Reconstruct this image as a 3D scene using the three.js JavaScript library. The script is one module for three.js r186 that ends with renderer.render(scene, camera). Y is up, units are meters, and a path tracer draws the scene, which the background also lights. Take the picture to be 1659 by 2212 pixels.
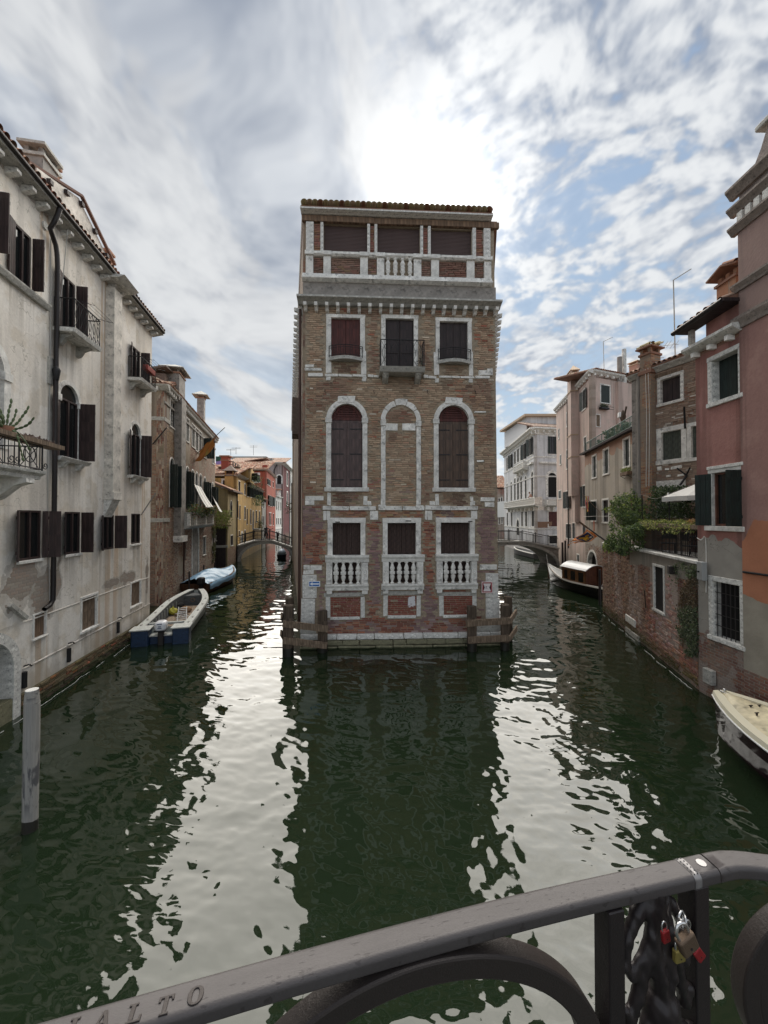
import * as THREE from 'three';
import { mergeGeometries } from 'three/addons/utils/BufferGeometryUtils.js';
import { RoundedBoxGeometry } from 'three/addons/geometries/RoundedBoxGeometry.js';
import { MarchingCubes } from 'three/addons/objects/MarchingCubes.js';
import { FontLoader } from 'three/addons/loaders/FontLoader.js';
import { TextGeometry } from 'three/addons/geometries/TextGeometry.js';

// ---------------------------------------------------------------- camera, sky, sun, exposure
const EYE = 5, FOCAL = 831, PCX = 829.5, PCY = 1106, PITCH = 0.015;      // survey units: the photograph at 1659 x 2212
const scene = new THREE.Scene();
const camera = new THREE.PerspectiveCamera(2 * Math.atan(PCY / FOCAL) * 180 / Math.PI, 0.75, 0.05, 2000);
camera.position.set(0, EYE, 0);
camera.rotation.set(PITCH, 0, 0);
const renderer = new THREE.WebGLRenderer({ antialias: true });
renderer.setSize(768, 1024);
renderer.toneMapping = THREE.LinearToneMapping;
renderer.toneMappingExposure = 1.2;
renderer.shadowMap.enabled = true;
const SUN = new THREE.Vector3(0.13, 0.82, -1).normalize();
const sun = new THREE.DirectionalLight(new THREE.Color(1.0, 0.94, 0.84), 5);
sun.position.copy(SUN).multiplyScalar(120); sun.target.position.set(0, 0, -20);
sun.castShadow = true; sun.shadow.radius = 152;   // a veiled sun: its light comes from a wide bright patch of cloud sun.shadow.mapSize.set(2048, 2048);
Object.assign(sun.shadow.camera, { left: -60, right: 60, top: 80, bottom: -60, near: 1, far: 320 });
scene.add(sun, sun.target);

// ---- seeded noise
function rng(seed) { let a = seed >>> 0; return () => { a = (a + 0x6D2B79F5) | 0; let t = Math.imul(a ^ (a >>> 15), 1 | a); t = (t + Math.imul(t ^ (t >>> 7), 61 | t)) ^ t; return ((t ^ (t >>> 14)) >>> 0) / 4294967296; }; }
const R0 = rng(7);
const PERM = new Uint8Array(512), VAL = new Float32Array(256), GX = new Float32Array(256), GY = new Float32Array(256);
{ const p = [...Array(256).keys()]; for (let i = 255; i > 0; i--) { const j = Math.floor(R0() * (i + 1)); [p[i], p[j]] = [p[j], p[i]]; } for (let i = 0; i < 512; i++) PERM[i] = p[i & 255]; for (let i = 0; i < 256; i++) { VAL[i] = R0(); const a = R0() * 6.2832; GX[i] = Math.cos(a); GY[i] = Math.sin(a); } }
const fade = (t) => t * t * t * (t * (t * 6 - 15) + 10);
function vn(x, y) {                                              // value noise, 0..1
  const xf = Math.floor(x), yf = Math.floor(y), u = fade(x - xf), v = fade(y - yf), X = xf & 255, Y = yf & 255;
  const a = PERM[X] + Y, b = PERM[(X + 1) & 255] + Y;
  const p = VAL[PERM[a & 511 & 255]], q = VAL[PERM[b & 255]], r = VAL[PERM[(a + 1) & 255]], s = VAL[PERM[(b + 1) & 255]];
  return p + (q - p) * u + (r - p + (p - q - r + s) * u) * v;
}
function gn(x, y) {                                              // gradient noise, about -0.7..0.7
  const xf = Math.floor(x), yf = Math.floor(y), fx = x - xf, fy = y - yf, u = fade(fx), v = fade(fy), X = xf & 255, Y = yf & 255;
  const h = (i, j, dx, dy) => { const k = PERM[(PERM[(X + i) & 255] + Y + j) & 255]; return GX[k] * dx + GY[k] * dy; };
  const p = h(0, 0, fx, fy), q = h(1, 0, fx - 1, fy), r = h(0, 1, fx, fy - 1), s = h(1, 1, fx - 1, fy - 1);
  return p + (q - p) * u + (r - p + (p - q - r + s) * u) * v;
}
function fbm(x, y, o = 5, g = 0.5) { let s = 0, a = 1, n = 0; for (let i = 0; i < o; i++) { s += a * vn(x, y); n += a; a *= g; x = x * 2.03 + 17.3; y = y * 2.03 + 9.7; } return s / n; }
const clamp = (x, a = 0, b = 1) => x < a ? a : x > b ? b : x;
const ss = (a, b, x) => { const t = clamp((x - a) / (b - a)); return t * t * (3 - 2 * t); };
const lerp = (a, b, t) => a + (b - a) * t;
const mix3 = (a, b, t) => [a[0] + (b[0] - a[0]) * t, a[1] + (b[1] - a[1]) * t, a[2] + (b[2] - a[2]) * t];

// ---- the sky: high thin cloud, streaked to the left and dappled to the right, bright round the veiled sun
function skyColor(x, y, z) {
  if (y < -0.02) return [0.16, 0.17, 0.16];
  const k = 1 / (Math.max(y, 0) + 0.30), X = x * k, Z = z * k, az = x / Math.hypot(x, z, 0.02);
  const sd = x * SUN.x + y * SUN.y + z * SUN.z, ang = Math.acos(clamp(sd, -1, 1));
  const glow = Math.exp(-Math.pow(ang / 0.20, 2)), halo = Math.exp(-ang / 0.40);
  let c = mix3([0.56, 0.70, 0.79], [0.20, 0.30, 0.49], Math.pow(clamp(y), 0.6));
  const right = ss(-0.02, 0.34, az + 0.34 * (fbm(X * 0.7 + 4, Z * 0.7, 3) - 0.5));
  // streaked veil, drawn out towards the sun
  const wx = X + 0.7 * (fbm(X * 0.9 + 20, Z * 0.7, 4) - 0.5), wz = Z + 0.8 * (fbm(X * 0.7, Z * 0.6 + 50, 3) - 0.5);
  const st = 0.42 * fbm(wx * 3.0 + 200, wz * 1.5 + 66, 6, 0.55) + 0.33 * fbm(wx * 7.5 + 13, wz * 4.2 + 31, 5, 0.56) + 0.25 * fbm(wx * 6.1 + 6200, wz * 6.1 + 9, 5, 0.6);
  // dapples
  const qx = X + 0.13 * (fbm(X * 3.2 + 9, Z * 3.2 + 2, 3) - 0.5), qz = Z + 0.13 * (fbm(X * 3.1 + 77, Z * 3.1 + 5, 3) - 0.5);
  const big = fbm(qx * 2.6 + 41.5, qz * 2.6 + 12.3, 3), cell = fbm(qx * 18 - qz * 5 + 2, qz * 21 + 4, 5, 0.56), fine = fbm(qx * 44, qz * 46, 3, 0.5);
  const dp = 0.50 * big + 0.42 * cell + 0.08 * fine;
  const low = ss(0.46, 0.16, y) * ss(0.0, -0.30, az);            // thinner low on the left
  const covL = ss(0.40, 0.60, st), covR = ss(0.40, 0.55, dp + 0.05 * halo);
  let cov = lerp(Math.max(covL, 0.86 * (1 - low)), covR, right);
  cov = Math.max(cov, 0.8 * glow);
  const wisp = fbm(wx * 15 + 5, wz * 12 + 2, 4, 0.62), litL = ss(0.28, 0.70, 0.72 * st + 0.28 * wisp), litR = ss(0.27, 0.70, 0.62 * cell + 0.10 * big + 0.28 * fine);
  const lit = lerp(litL, litR, right);
  let cl = mix3(mix3([0.23, 0.26, 0.32], [0.23, 0.28, 0.37], right), mix3([0.64, 0.655, 0.67], [0.69, 0.71, 0.73], right), lit);
  const hz = ss(0.34, 0.02, y); cl = mix3(cl, [0.84, 0.85, 0.84], 0.6 * hz);
  c = mix3(c, cl, clamp(cov));
  c = mix3(c, [0.80, 0.84, 0.84], 0.4 * hz);
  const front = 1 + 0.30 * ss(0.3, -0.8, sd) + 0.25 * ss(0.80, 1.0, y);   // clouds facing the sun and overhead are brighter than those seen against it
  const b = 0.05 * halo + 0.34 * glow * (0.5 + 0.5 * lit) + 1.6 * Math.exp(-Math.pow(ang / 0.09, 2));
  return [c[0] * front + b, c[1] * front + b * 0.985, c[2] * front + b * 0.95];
}
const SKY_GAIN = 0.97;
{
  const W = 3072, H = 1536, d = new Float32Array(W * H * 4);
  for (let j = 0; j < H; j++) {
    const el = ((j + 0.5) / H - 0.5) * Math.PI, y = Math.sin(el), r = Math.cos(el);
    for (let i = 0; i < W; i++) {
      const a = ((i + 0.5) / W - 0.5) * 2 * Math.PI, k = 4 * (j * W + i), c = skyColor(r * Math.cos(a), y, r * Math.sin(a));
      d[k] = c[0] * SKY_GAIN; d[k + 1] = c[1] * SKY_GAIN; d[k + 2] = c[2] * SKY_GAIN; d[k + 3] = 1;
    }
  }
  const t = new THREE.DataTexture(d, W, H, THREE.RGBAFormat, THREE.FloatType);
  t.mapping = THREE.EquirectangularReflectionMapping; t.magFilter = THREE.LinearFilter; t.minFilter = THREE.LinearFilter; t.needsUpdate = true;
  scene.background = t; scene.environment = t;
}

// ---------------------------------------------------------------- survey: a sight line from the eye meets a surface of the place
const PC = Math.cos(PITCH), PS = Math.sin(PITCH);
const ray = (X, Y) => { const a = (X - PCX) / FOCAL, b = (PCY - Y) / FOCAL; return [a, b * PC + PS, b * PS - PC]; };
const at = (X, Y, d) => { const r = ray(X, Y), k = d / -r[2]; return new THREE.Vector3(r[0] * k, EYE + r[1] * k, -d); };
const onLevel = (X, Y, h = 0) => { const r = ray(X, Y), k = (h - EYE) / r[1]; return new THREE.Vector3(r[0] * k, h, r[2] * k); };
const sheet = (ox, oy, k) => (x, y) => [(ox + x * k) / 1.82279, (oy + y * k) / 1.82279];   // survey sheets at a larger scale
const cA = sheet(1100, 740, .57866), cB = sheet(1100, 1500, .57866), cC = sheet(1080, 2000, .5907), cD = sheet(0, 400, .40687), cE = sheet(0, 1250, .38577), cF = sheet(0, 1900, .5425),
  cG = sheet(560, 1400, .42953), cR = sheet(1920, 1560, .34961), cS = sheet(2150, 1000, .52682), cT = sheet(2300, 1750, .43641), cU = sheet(2300, 2200, .43641), cV = sheet(2600, 450, .38441),
  cW = sheet(1800, 3300, .7378), cX = sheet(0, 3500, 1.085), cY = sheet(840, 1780, .20795), cBoat = sheet(500, 2200, .27728), cCab = sheet(2160, 2040, .15672), cTer = sheet(2440, 1840, .217);

// ---------------------------------------------------------------- objects, parts
const used = {};
function numbered(n) { if (!(n in used)) { used[n] = 0; return n; } return n + '_' + String(++used[n]).padStart(3, '0'); }
function tag(o, label, category, group, kind) { if (label) o.userData.label = label; if (category) o.userData.category = category; if (group) o.userData.group = group; if (kind) o.userData.kind = kind; return o; }
function thing(name, label, category, [x, y, z] = [0, 0, 0], turn = 0, group) {
  const o = new THREE.Group(); o.name = numbered(name); o.position.set(x, y, z); o.rotation.y = turn; scene.add(o);
  return tag(o, label, category, group);
}
const I4 = new THREE.Matrix4();
function put(mesh, parent, frame) {                               // hang a mesh, given in the axes of a frame, on its thing or part
  mesh.castShadow = mesh.receiveShadow = true;
  parent.updateWorldMatrix(true, false);
  const m = new THREE.Matrix4().copy(parent.matrixWorld).invert().multiply(frame || I4);
  m.multiply(mesh.matrix.compose(mesh.position, mesh.quaternion, mesh.scale));
  m.decompose(mesh.position, mesh.quaternion, mesh.scale);
  parent.add(mesh); return mesh;
}
function part(name, geo, m, parent, frame, kind) {
  const g = Array.isArray(geo) ? merge(geo) : geo, o = new THREE.Mesh(g, m); o.name = name;
  if (kind) o.userData.kind = kind;
  return put(o, parent, frame);
}
function merge(list) {
  const gs = list.map((g) => { const q = g.index ? g.toNonIndexed() : g.clone(); for (const k of Object.keys(q.attributes)) if (!['position', 'normal', 'uv'].includes(k)) q.deleteAttribute(k); if (!q.attributes.uv) q.setAttribute('uv', new THREE.BufferAttribute(new Float32Array(q.attributes.position.count * 2), 2)); q.morphAttributes = {}; return q; });
  return mergeGeometries(gs);
}
function uvBox(g, k = 1) {                                        // texture coordinates in metres from the dominant side of each face
  const q = g.index ? g.toNonIndexed() : g, p = q.attributes.position, n = p.count, uv = new Float32Array(n * 2);
  const a = new THREE.Vector3(), b = new THREE.Vector3(), c = new THREE.Vector3();
  for (let i = 0; i < n; i += 3) {
    a.fromBufferAttribute(p, i); b.fromBufferAttribute(p, i + 1).sub(a); c.fromBufferAttribute(p, i + 2).sub(a); b.cross(c);
    const x = Math.abs(b.x), y = Math.abs(b.y), z = Math.abs(b.z);
    for (let j = i; j < i + 3; j++) { const [u, v] = z >= x && z >= y ? [p.getX(j), p.getY(j)] : x >= y ? [p.getZ(j), p.getY(j)] : [p.getX(j), p.getZ(j)]; uv[2 * j] = u * k; uv[2 * j + 1] = v * k; }
  }
  q.setAttribute('uv', new THREE.BufferAttribute(uv, 2)); return q;
}
function bx(x0, x1, y0, y1, z0, z1) { const g = new THREE.BoxGeometry(Math.abs(x1 - x0), Math.abs(y1 - y0), Math.abs(z1 - z0)); g.translate((x0 + x1) / 2, (y0 + y1) / 2, (z0 + z1) / 2); return uvBox(g); }
function rbx(x0, x1, y0, y1, z0, z1, r = 0.012) { const w = Math.abs(x1 - x0), h = Math.abs(y1 - y0), d = Math.abs(z1 - z0); const g = new RoundedBoxGeometry(w, h, d, 1, Math.min(r, w * .45, h * .45, d * .45)); g.translate((x0 + x1) / 2, (y0 + y1) / 2, (z0 + z1) / 2); return uvBox(g); }
function rough(g, a = 0.01, f = 6, seed = 0) {                    // uneven hewn or worn surface
  const p = g.attributes.position, v = new THREE.Vector3();
  for (let i = 0; i < p.count; i++) { v.fromBufferAttribute(p, i); const s = seed + v.z * f; p.setXYZ(i, v.x + a * 2 * (vn(v.y * f + s, v.z * f + seed) - .5), v.y + a * 2 * (vn(v.x * f + s, v.z * f + 7 + seed) - .5), v.z + a * 2 * (vn(v.x * f + 3 + seed, v.y * f + s) - .5)); }
  g.computeVertexNormals(); return g;
}
const V = (x, y, z) => new THREE.Vector3(x, y, z);
function tube(pts, r, seg = 6, n = 0, closed = false) { const c = new THREE.CatmullRomCurve3(pts.map((p) => p.isVector3 ? p : V(...p)), closed, 'catmullrom', 0.5); return new THREE.TubeGeometry(c, n || Math.max(2, pts.length * 4), r, seg, closed); }
function bar(a, b, r, seg = 6, r2 = r) { a = a.isVector3 ? a : V(...a); b = b.isVector3 ? b : V(...b); const d = b.clone().sub(a), g = new THREE.CylinderGeometry(r2, r, d.length(), seg); g.applyQuaternion(new THREE.Quaternion().setFromUnitVectors(V(0, 1, 0), d.clone().normalize())); g.translate((a.x + b.x) / 2, (a.y + b.y) / 2, (a.z + b.z) / 2); return g; }
function beam(a, b, w, h) { a = a.isVector3 ? a : V(...a); b = b.isVector3 ? b : V(...b); const d = b.clone().sub(a), g = new THREE.BoxGeometry(w, h, d.length()); const m = new THREE.Matrix4().lookAt(b, a, V(0, 1, 0)); g.applyMatrix4(m); g.translate((a.x + b.x) / 2, (a.y + b.y) / 2, (a.z + b.z) / 2); return uvBox(g); }
function lathe(pts, seg = 14) { return new THREE.LatheGeometry(pts.map(([r, y]) => new THREE.Vector2(r, y)), seg); }
function prism(pts, depth, z0 = 0, holes = [], bevel = 0) {
  const s = pts instanceof THREE.Shape ? pts : new THREE.Shape(pts.map(([x, y]) => new THREE.Vector2(x, y)));
  for (const h of holes) s.holes.push(h);
  const g = new THREE.ExtrudeGeometry(s, { depth, bevelEnabled: bevel > 0, bevelSize: bevel, bevelThickness: bevel, bevelSegments: 1, curveSegments: 14 }); g.translate(0, 0, z0); return g;
}

// ---------------------------------------------------------------- wall frames: x along the wall, y up, z out of it
class Frame {
  constructor(A, B) {
    this.A = V(A[0], 0, A[1]); this.B = V(B[0], 0, B[1]); this.u = this.B.clone().sub(this.A); this.L = this.u.length(); this.u.divideScalar(this.L);
    this.turn = Math.atan2(-this.u.z, this.u.x); this.n = V(-this.u.z, 0, this.u.x);
    this.m = new THREE.Matrix4().makeRotationY(this.turn).setPosition(this.A);
  }
  uv([X, Y], out = 0) { const r = ray(X, Y), d = V(...r), o = V(0, EYE, 0), P = this.A.clone().addScaledVector(this.n, out); const k = P.sub(o).dot(this.n) / d.dot(this.n); const q = o.addScaledVector(d, k).sub(this.A); return [q.dot(this.u), q.y]; }
  rect(c, x0, y0, x1, y1, out = 0) { const a = this.uv(c(x0, y0), out), b = this.uv(c(x1, y1), out); return [Math.min(a[0], b[0]), Math.max(a[0], b[0]), Math.min(a[1], b[1]), Math.max(a[1], b[1])]; }
  // rectangle from the two heights seen at its middle and the two ends
  box(c, x0, x1, xm, yt, yb, out = 0) { const a = this.uv(c(x0, yt), out)[0], b = this.uv(c(x1, yt), out)[0]; return [Math.min(a, b), Math.max(a, b), this.uv(c(xm, yb), out)[1], this.uv(c(xm, yt), out)[1]]; }
  at(s, h, o = 0) { return this.A.clone().addScaledVector(this.u, s).addScaledVector(this.n, o).setY(h); }
}

// ---------------------------------------------------------------- textures and materials
const LIN2B = new Uint8Array(4097); for (let i = 0; i <= 4096; i++) { const c = i / 4096; LIN2B[i] = Math.round(255 * (c <= 0.0031308 ? 12.92 * c : 1.055 * Math.pow(c, 1 / 2.4) - 0.055)); }
function dataTex(w, h, fn, srgb = true, repeat) {
  const d = new Uint8Array(w * h * 4);
  for (let j = 0; j < h; j++) for (let i = 0; i < w; i++) { const c = fn((i + .5) / w, (j + .5) / h), k = 4 * (j * w + i); for (let q = 0; q < 3; q++) d[k + q] = srgb ? LIN2B[(clamp(c[q]) * 4096) | 0] : 255 * clamp(c[q]); d[k + 3] = 255; }
  const t = new THREE.DataTexture(d, w, h, THREE.RGBAFormat, THREE.UnsignedByteType); t.magFilter = THREE.LinearFilter; t.minFilter = THREE.LinearMipmapLinearFilter; t.wrapS = t.wrapT = THREE.RepeatWrapping;
  if (srgb) t.colorSpace = THREE.SRGBColorSpace; if (repeat) t.repeat.set(...repeat); t.needsUpdate = true; return t;
}
// tileable fbm by blending shifted copies
function tfbm(u, v, f, o, sx = 0) { const a = fbm(u * f + sx, v * f, o), b = fbm((u - 1) * f + sx, v * f, o), c = fbm(u * f + sx, (v - 1) * f, o), d = fbm((u - 1) * f + sx, (v - 1) * f, o); return lerp(lerp(a, b, u), lerp(c, d, u), v); }
const T = {};
T.stain = dataTex(512, 512, (u, v) => { const a = tfbm(u, v, 4, 6), b = tfbm(u, v, 14, 4, 30), s = tfbm(u, v, 40, 3, 11); const q = clamp(0.66 + 0.75 * (a - .5) + 0.5 * (b - .5) + .25 * (s - .5)) * (1 - .5 * ss(.60, .74, tfbm(u, v, 9, 5, 77))); return [q, q, q * .99]; }, true);
T.bump = dataTex(512, 512, (u, v) => { const q = .5 * tfbm(u, v, 9, 6, 5) + .5 * tfbm(u, v, 34, 4, 60); return [q, q, q]; }, false);
T.wood = dataTex(256, 512, (u, v) => { const g = vn(u * 46 + 2 * vn(u * 5, v * 3), v * 3), a = fbm(u * 16, v * 1.4 + 9, 4); const q = clamp(.45 + .4 * g * a + .6 * (a - .4)); return [q, q, q]; }, true);
T.woodBump = dataTex(256, 512, (u, v) => { const g = vn(u * 60 + 2 * vn(u * 5, v * 3), v * 3); return [g, g, g]; }, false);
function tex(t, s) { const q = t.clone(); q.repeat.set(s, s); q.needsUpdate = true; return q; }
const lin = (c) => new THREE.Color().setRGB(c[0], c[1], c[2]);
function mat(c, o = {}) {
  const m = new (o.phys ? THREE.MeshPhysicalMaterial : THREE.MeshStandardMaterial)({ color: lin(c), roughness: o.r ?? 0.85, metalness: o.m ?? 0 });
  if (o.tex) m.map = o.tex; if (o.bump) { m.bumpMap = o.bump; m.bumpScale = o.bs ?? 0.01; }
  return m;
}
const stainT = tex(T.stain, 0.7), stainF = tex(T.stain, 2.3), bumpT = tex(T.bump, 1.3), bumpF = tex(T.bump, 4), woodT = tex(T.wood, 1.6), woodB = tex(T.woodBump, 1.6);
const K = 1.45;                                                  // the stain map's mean is about 1/K
const M = {
  stone: mat([.74 * K, .725 * K, .69 * K], { tex: stainT, bump: bumpT, bs: .006 }),
  stoneB: mat([.66 * K, .65 * K, .62 * K], { tex: stainF, bump: bumpF, bs: .006 }),
  stoneD: mat([.42 * K, .41 * K, .38 * K], { tex: stainF, bump: bumpT, bs: .012 }),
  stoneM: mat([.20 * K, .19 * K, .12 * K], { tex: stainF, bump: bumpF, bs: .015 }),
  cement: mat([.27 * K, .25 * K, .23 * K], { tex: stainT, bump: bumpT, bs: .01 }),
  iron: mat([.018, .018, .02], { r: .55, m: .3 }),
  ironB: mat([.04, .035, .034], { r: .5, m: .4 }),
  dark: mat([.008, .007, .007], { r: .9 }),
  glass: mat([.012, .014, .015], { r: .12, phys: true }),
  shBrown: mat([.045 * K, .026 * K, .024 * K], { tex: woodT, bump: woodB, bs: .004, r: .7 }),
  shDark: mat([.028 * K, .017 * K, .017 * K], { tex: woodT, bump: woodB, bs: .004, r: .65 }),
  shRed: mat([.085 * K, .022 * K, .018 * K], { tex: woodT, bump: woodB, bs: .004, r: .7 }),
  shGreen: mat([.008 * K, .018 * K, .015 * K], { tex: woodT, bump: woodB, bs: .004, r: .6 }),
  shPeel: mat([.055 * K, .035 * K, .03 * K], { tex: tex(T.wood, 4.2), bump: woodB, bs: .008, r: .9 }),
  wood: mat([.20 * K, .13 * K, .085 * K], { tex: woodT, bump: woodB, bs: .006, r: .85 }),
  woodG: mat([.20 * K, .145 * K, .10 * K], { tex: tex(T.wood, 2.6), bump: woodB, bs: .012, r: .95 }),
  pile: mat([.125 * K, .092 * K, .066 * K], { tex: tex(T.wood, 1.4), bump: woodB, bs: .03, r: 1 }),
  tile: mat([.33, .17, .11], { bump: bumpF, bs: .004 }), tileB: mat([.50, .38, .27], { bump: bumpF, bs: .004 }), tileC: mat([.24, .13, .09], { bump: bumpF, bs: .004 }), tileM: mat([.50, .43, .25], { bump: bumpF, bs: .004 }),
  soffit: mat([.16 * K, .12 * K, .10 * K], { tex: stainF, r: .95 }),
  pipe: mat([.022, .018, .018], { r: .5, m: .2 }), pipeR: mat([.07, .035, .025], { r: .6, m: .2 }),
  white: mat([.75, .75, .73], { r: .6 }), leaf: null,
};
// ---------------------------------------------------------------- wall, window and brick builders
const hole = (r) => { const p = new THREE.Path(); p.moveTo(r[0], r[2]); p.lineTo(r[0], r[3]); p.lineTo(r[1], r[3]); p.lineTo(r[1], r[2]); p.closePath(); return p; };
function archPath(P, r, g = 0) {                                  // opening with a round head, widened by g
  const s0 = r[0] - g, s1 = r[1] + g, R = (s1 - s0) / 2, c = (s0 + s1) / 2, sp = r[3] + g - R;
  P.moveTo(s0, r[2]); P.lineTo(s0, sp); P.absarc(c, sp, R, Math.PI, 0, true); P.lineTo(s1, r[2]); P.closePath(); return P;
}
function paintedWall(w, h, px, fn, bump = .012, r = .95) {        // one texture over a whole wall: fn(s, h) -> [linear colour, height]
  const W = Math.min(2048, Math.max(64, Math.round(w * px))), H = Math.min(2048, Math.max(64, Math.round(h * px)));
  const hb = new Float32Array(W * H);
  let i = 0; const t = dataTex(W, H, (u, v) => { const c = fn(u * w, v * h); hb[i++] = c[3] ?? .5; return c; });
  i = 0; const b = dataTex(W, H, () => { const q = hb[i++]; return [q, q, q]; }, false);
  for (const q of [t, b]) { q.repeat.set(1 / w, 1 / h); q.wrapS = q.wrapT = THREE.ClampToEdgeWrapping; }
  return mat([1, 1, 1], { tex: t, bump: b, bs: bump, r });
}
function plaster(o) {                                             // colours of old render: mottled, streaked, soiled towards the water
  const seed = o.seed ?? 0;
  return (s, h) => {
    const a = fbm(s * .55 + seed, h * .55, 6), b = fbm(s * 2.3 + seed, h * 2.3 + 4, 5), f = vn(s * 22 + seed, h * 22), g = vn(s * 60, h * 60 + seed);
    let c = mix3(o.c, o.c2, ss(.38, .62, a)); c = mix3(c, o.c3 ?? o.c2, ss(.52, .72, b) * (o.k3 ?? .5));
    const st = fbm(s * 3.2 + seed * 1.7, h * .16 + seed, 5), st2 = fbm(s * 8 + 40, h * .3 + seed, 3);
    const q = 1 - (o.streak ?? .3) * ss(.48, .72, st) - .12 * (st2 - .5);
    c = c.map((x) => x * q * (.93 + .1 * f + .06 * g));
    if (o.rust) { const rs = ss(.60, .74, vn(s * 2.1 + 5 + seed, .5 + h * .02)) * ss(.35, .6, fbm(s * 1.5 + 9, h * .22 + 3, 3)) * ss(.45, .55, vn(s * 9, h * .1)); c = mix3(c, [.48, .30, .15], rs * o.rust); }
    const gr = ss((o.grime ?? 1) * (0.4 + 1.4 * fbm(s * .9 + 3, h * .5 + seed, 4)), 0, h) * (o.gk ?? .8); c = mix3(c, o.gc ?? [.16, .14, .10], gr);
    let e = .5 + .3 * (b - .5) + .12 * (f - .5) + .1 * (g - .5);
    if (o.over) { const r = o.over(s, h, c, e); if (r) { c = r; e = r[3] ?? e; } }
    return [c[0], c[1], c[2], e];
  };
}
function brickPaint(s, h, cols, seed = 0) {                       // far brickwork and brick seen under failed render
  const row = Math.floor(h / .075), ox = (row & 1) * .13, col = Math.floor((s + ox) / .26), fs = (s + ox) / .26 - col, fh = h / .075 - row;
  const k = vn(col * 7.3 + seed, row * 3.7), m = fs < .06 || fs > .96 || fh < .16 ? 1 : 0;
  let c = cols[Math.min(cols.length - 1, Math.floor(k * 1.25 * cols.length)) % cols.length]; const v = .8 + .4 * vn(col * 3.1, row * 9.1 + seed);
  c = c.map((x) => x * v); const n = fbm(s * 1.3 + seed, h * 1.3, 4); c = mix3(c, [.30, .27, .22], .35 * ss(.45, .7, n));
  if (m) return [.24, .215, .18, .25]; return [c[0], c[1], c[2], .55 + .2 * k];
}
const BR = { tan: [[.26, .175, .115], [.30, .21, .14], [.22, .14, .09], [.33, .245, .17], [.24, .15, .10], [.28, .13, .085]], red: [[.20, .075, .05], [.24, .10, .065], [.16, .06, .045], [.27, .13, .085], [.19, .09, .07]], pale: [[.34, .26, .19], [.42, .34, .27], [.28, .20, .15], [.36, .22, .15]], brown: [[.21, .135, .095], [.16, .10, .075], [.26, .17, .12], [.24, .12, .08]] };

const brickGeos = [0, 1, 2, 3].map((k) => { const g = new THREE.BoxGeometry(1, 1, 1), p = g.attributes.position, r = rng(90 + k), off = {}; for (let i = 0; i < p.count; i++) { const key = [p.getX(i) > 0, p.getY(i) > 0, p.getZ(i) > 0].join(); off[key] ??= [r() - .5, r() - .5, r() - .5]; const o = off[key]; p.setXYZ(i, p.getX(i) + o[0] * .05, p.getY(i) + o[1] * .16, p.getZ(i) + o[2] * .12); } g.computeVertexNormals(); return g; });
const brickMats = {};
function brickMat(c) { const q = c.map((x) => Math.round(Math.pow(x, .45) * 22)); const k = q.join(); return brickMats[k] ??= mat(q.map((x) => Math.pow(x / 22, 1 / .45)), { bump: bumpF, bs: .004, r: .95 }); }
const brickInst = mat([1, 1, 1], { bump: bumpF, bs: .004, r: .95 });
// real bricks over a wall: fn(s, h) -> colour or null where there is no brick to see; the nearest 300 are pieces, the rest one part
function bricks(root, frame, s0, s1, h0, h1, fn, o = {}) {
  const r = rng(o.seed ?? 5), L = o.L ?? .26, H = o.H ?? .075, list = [];
  let row = 0;
  for (let h = h0; h + H <= h1 + .001; h += H, row++) {
    let s = s0 - (row & 1 ? L / 2 : 0) - r() * .03;
    while (s < s1) {
      let w = L * (.9 + .2 * r()); if (r() < .22) w *= .52;
      const a = Math.max(s, s0), b = Math.min(s + w, s1);
      if (b - a > .05) { const c = fn((a + b) / 2, h + H / 2, a, b); const j = r(); if (c && j > (o.miss ?? .012)) { const k = .78 + .44 * r(); list.push({ s: (a + b) / 2, h: h + H / 2 + (r() - .5) * .006, w: b - a - .013 - r() * .006, c: [c[0] * k, c[1] * k, c[2] * k], o: (r() - .5) * (o.uneven ?? .012) - (r() < .05 ? .018 : 0), t: H - .014 - r() * .006, g: Math.floor(r() * 4), rz: (r() - .5) * .02 }); } }
      s += w;
    }
  }
  const eye = V(0, EYE, 0); for (const b of list) b.d = frame.at(b.s, b.h).distanceTo(eye); list.sort((p, q) => p.d - q.d);
  const D = .09, z = (o.out ?? .012) - D / 2, n1 = Math.min(o.single ?? 300, list.length), e = new THREE.Euler();
  for (let i = 0; i < n1; i++) { const b = list[i], m = new THREE.Mesh(brickGeos[b.g], brickMat(b.c)); m.name = 'brick'; m.position.set(b.s, b.h, z + b.o); m.scale.set(b.w, b.t, D); m.rotation.z = b.rz; put(m, root, frame.m); }
  if (list.length > n1) {
    const im = new THREE.InstancedMesh(brickGeos[0], brickInst, list.length - n1), m = new THREE.Matrix4(), q = new THREE.Quaternion();
    for (let i = n1; i < list.length; i++) { const b = list[i]; q.setFromEuler(e.set(0, 0, b.rz)); m.compose(V(b.s, b.h, z + b.o), q, V(b.w, b.t, D)); im.setMatrixAt(i - n1, m); im.setColorAt(i - n1, lin(b.c)); }
    im.name = 'brickwork'; im.userData.kind = 'stuff'; put(im, root, frame.m);
  }
}

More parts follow.
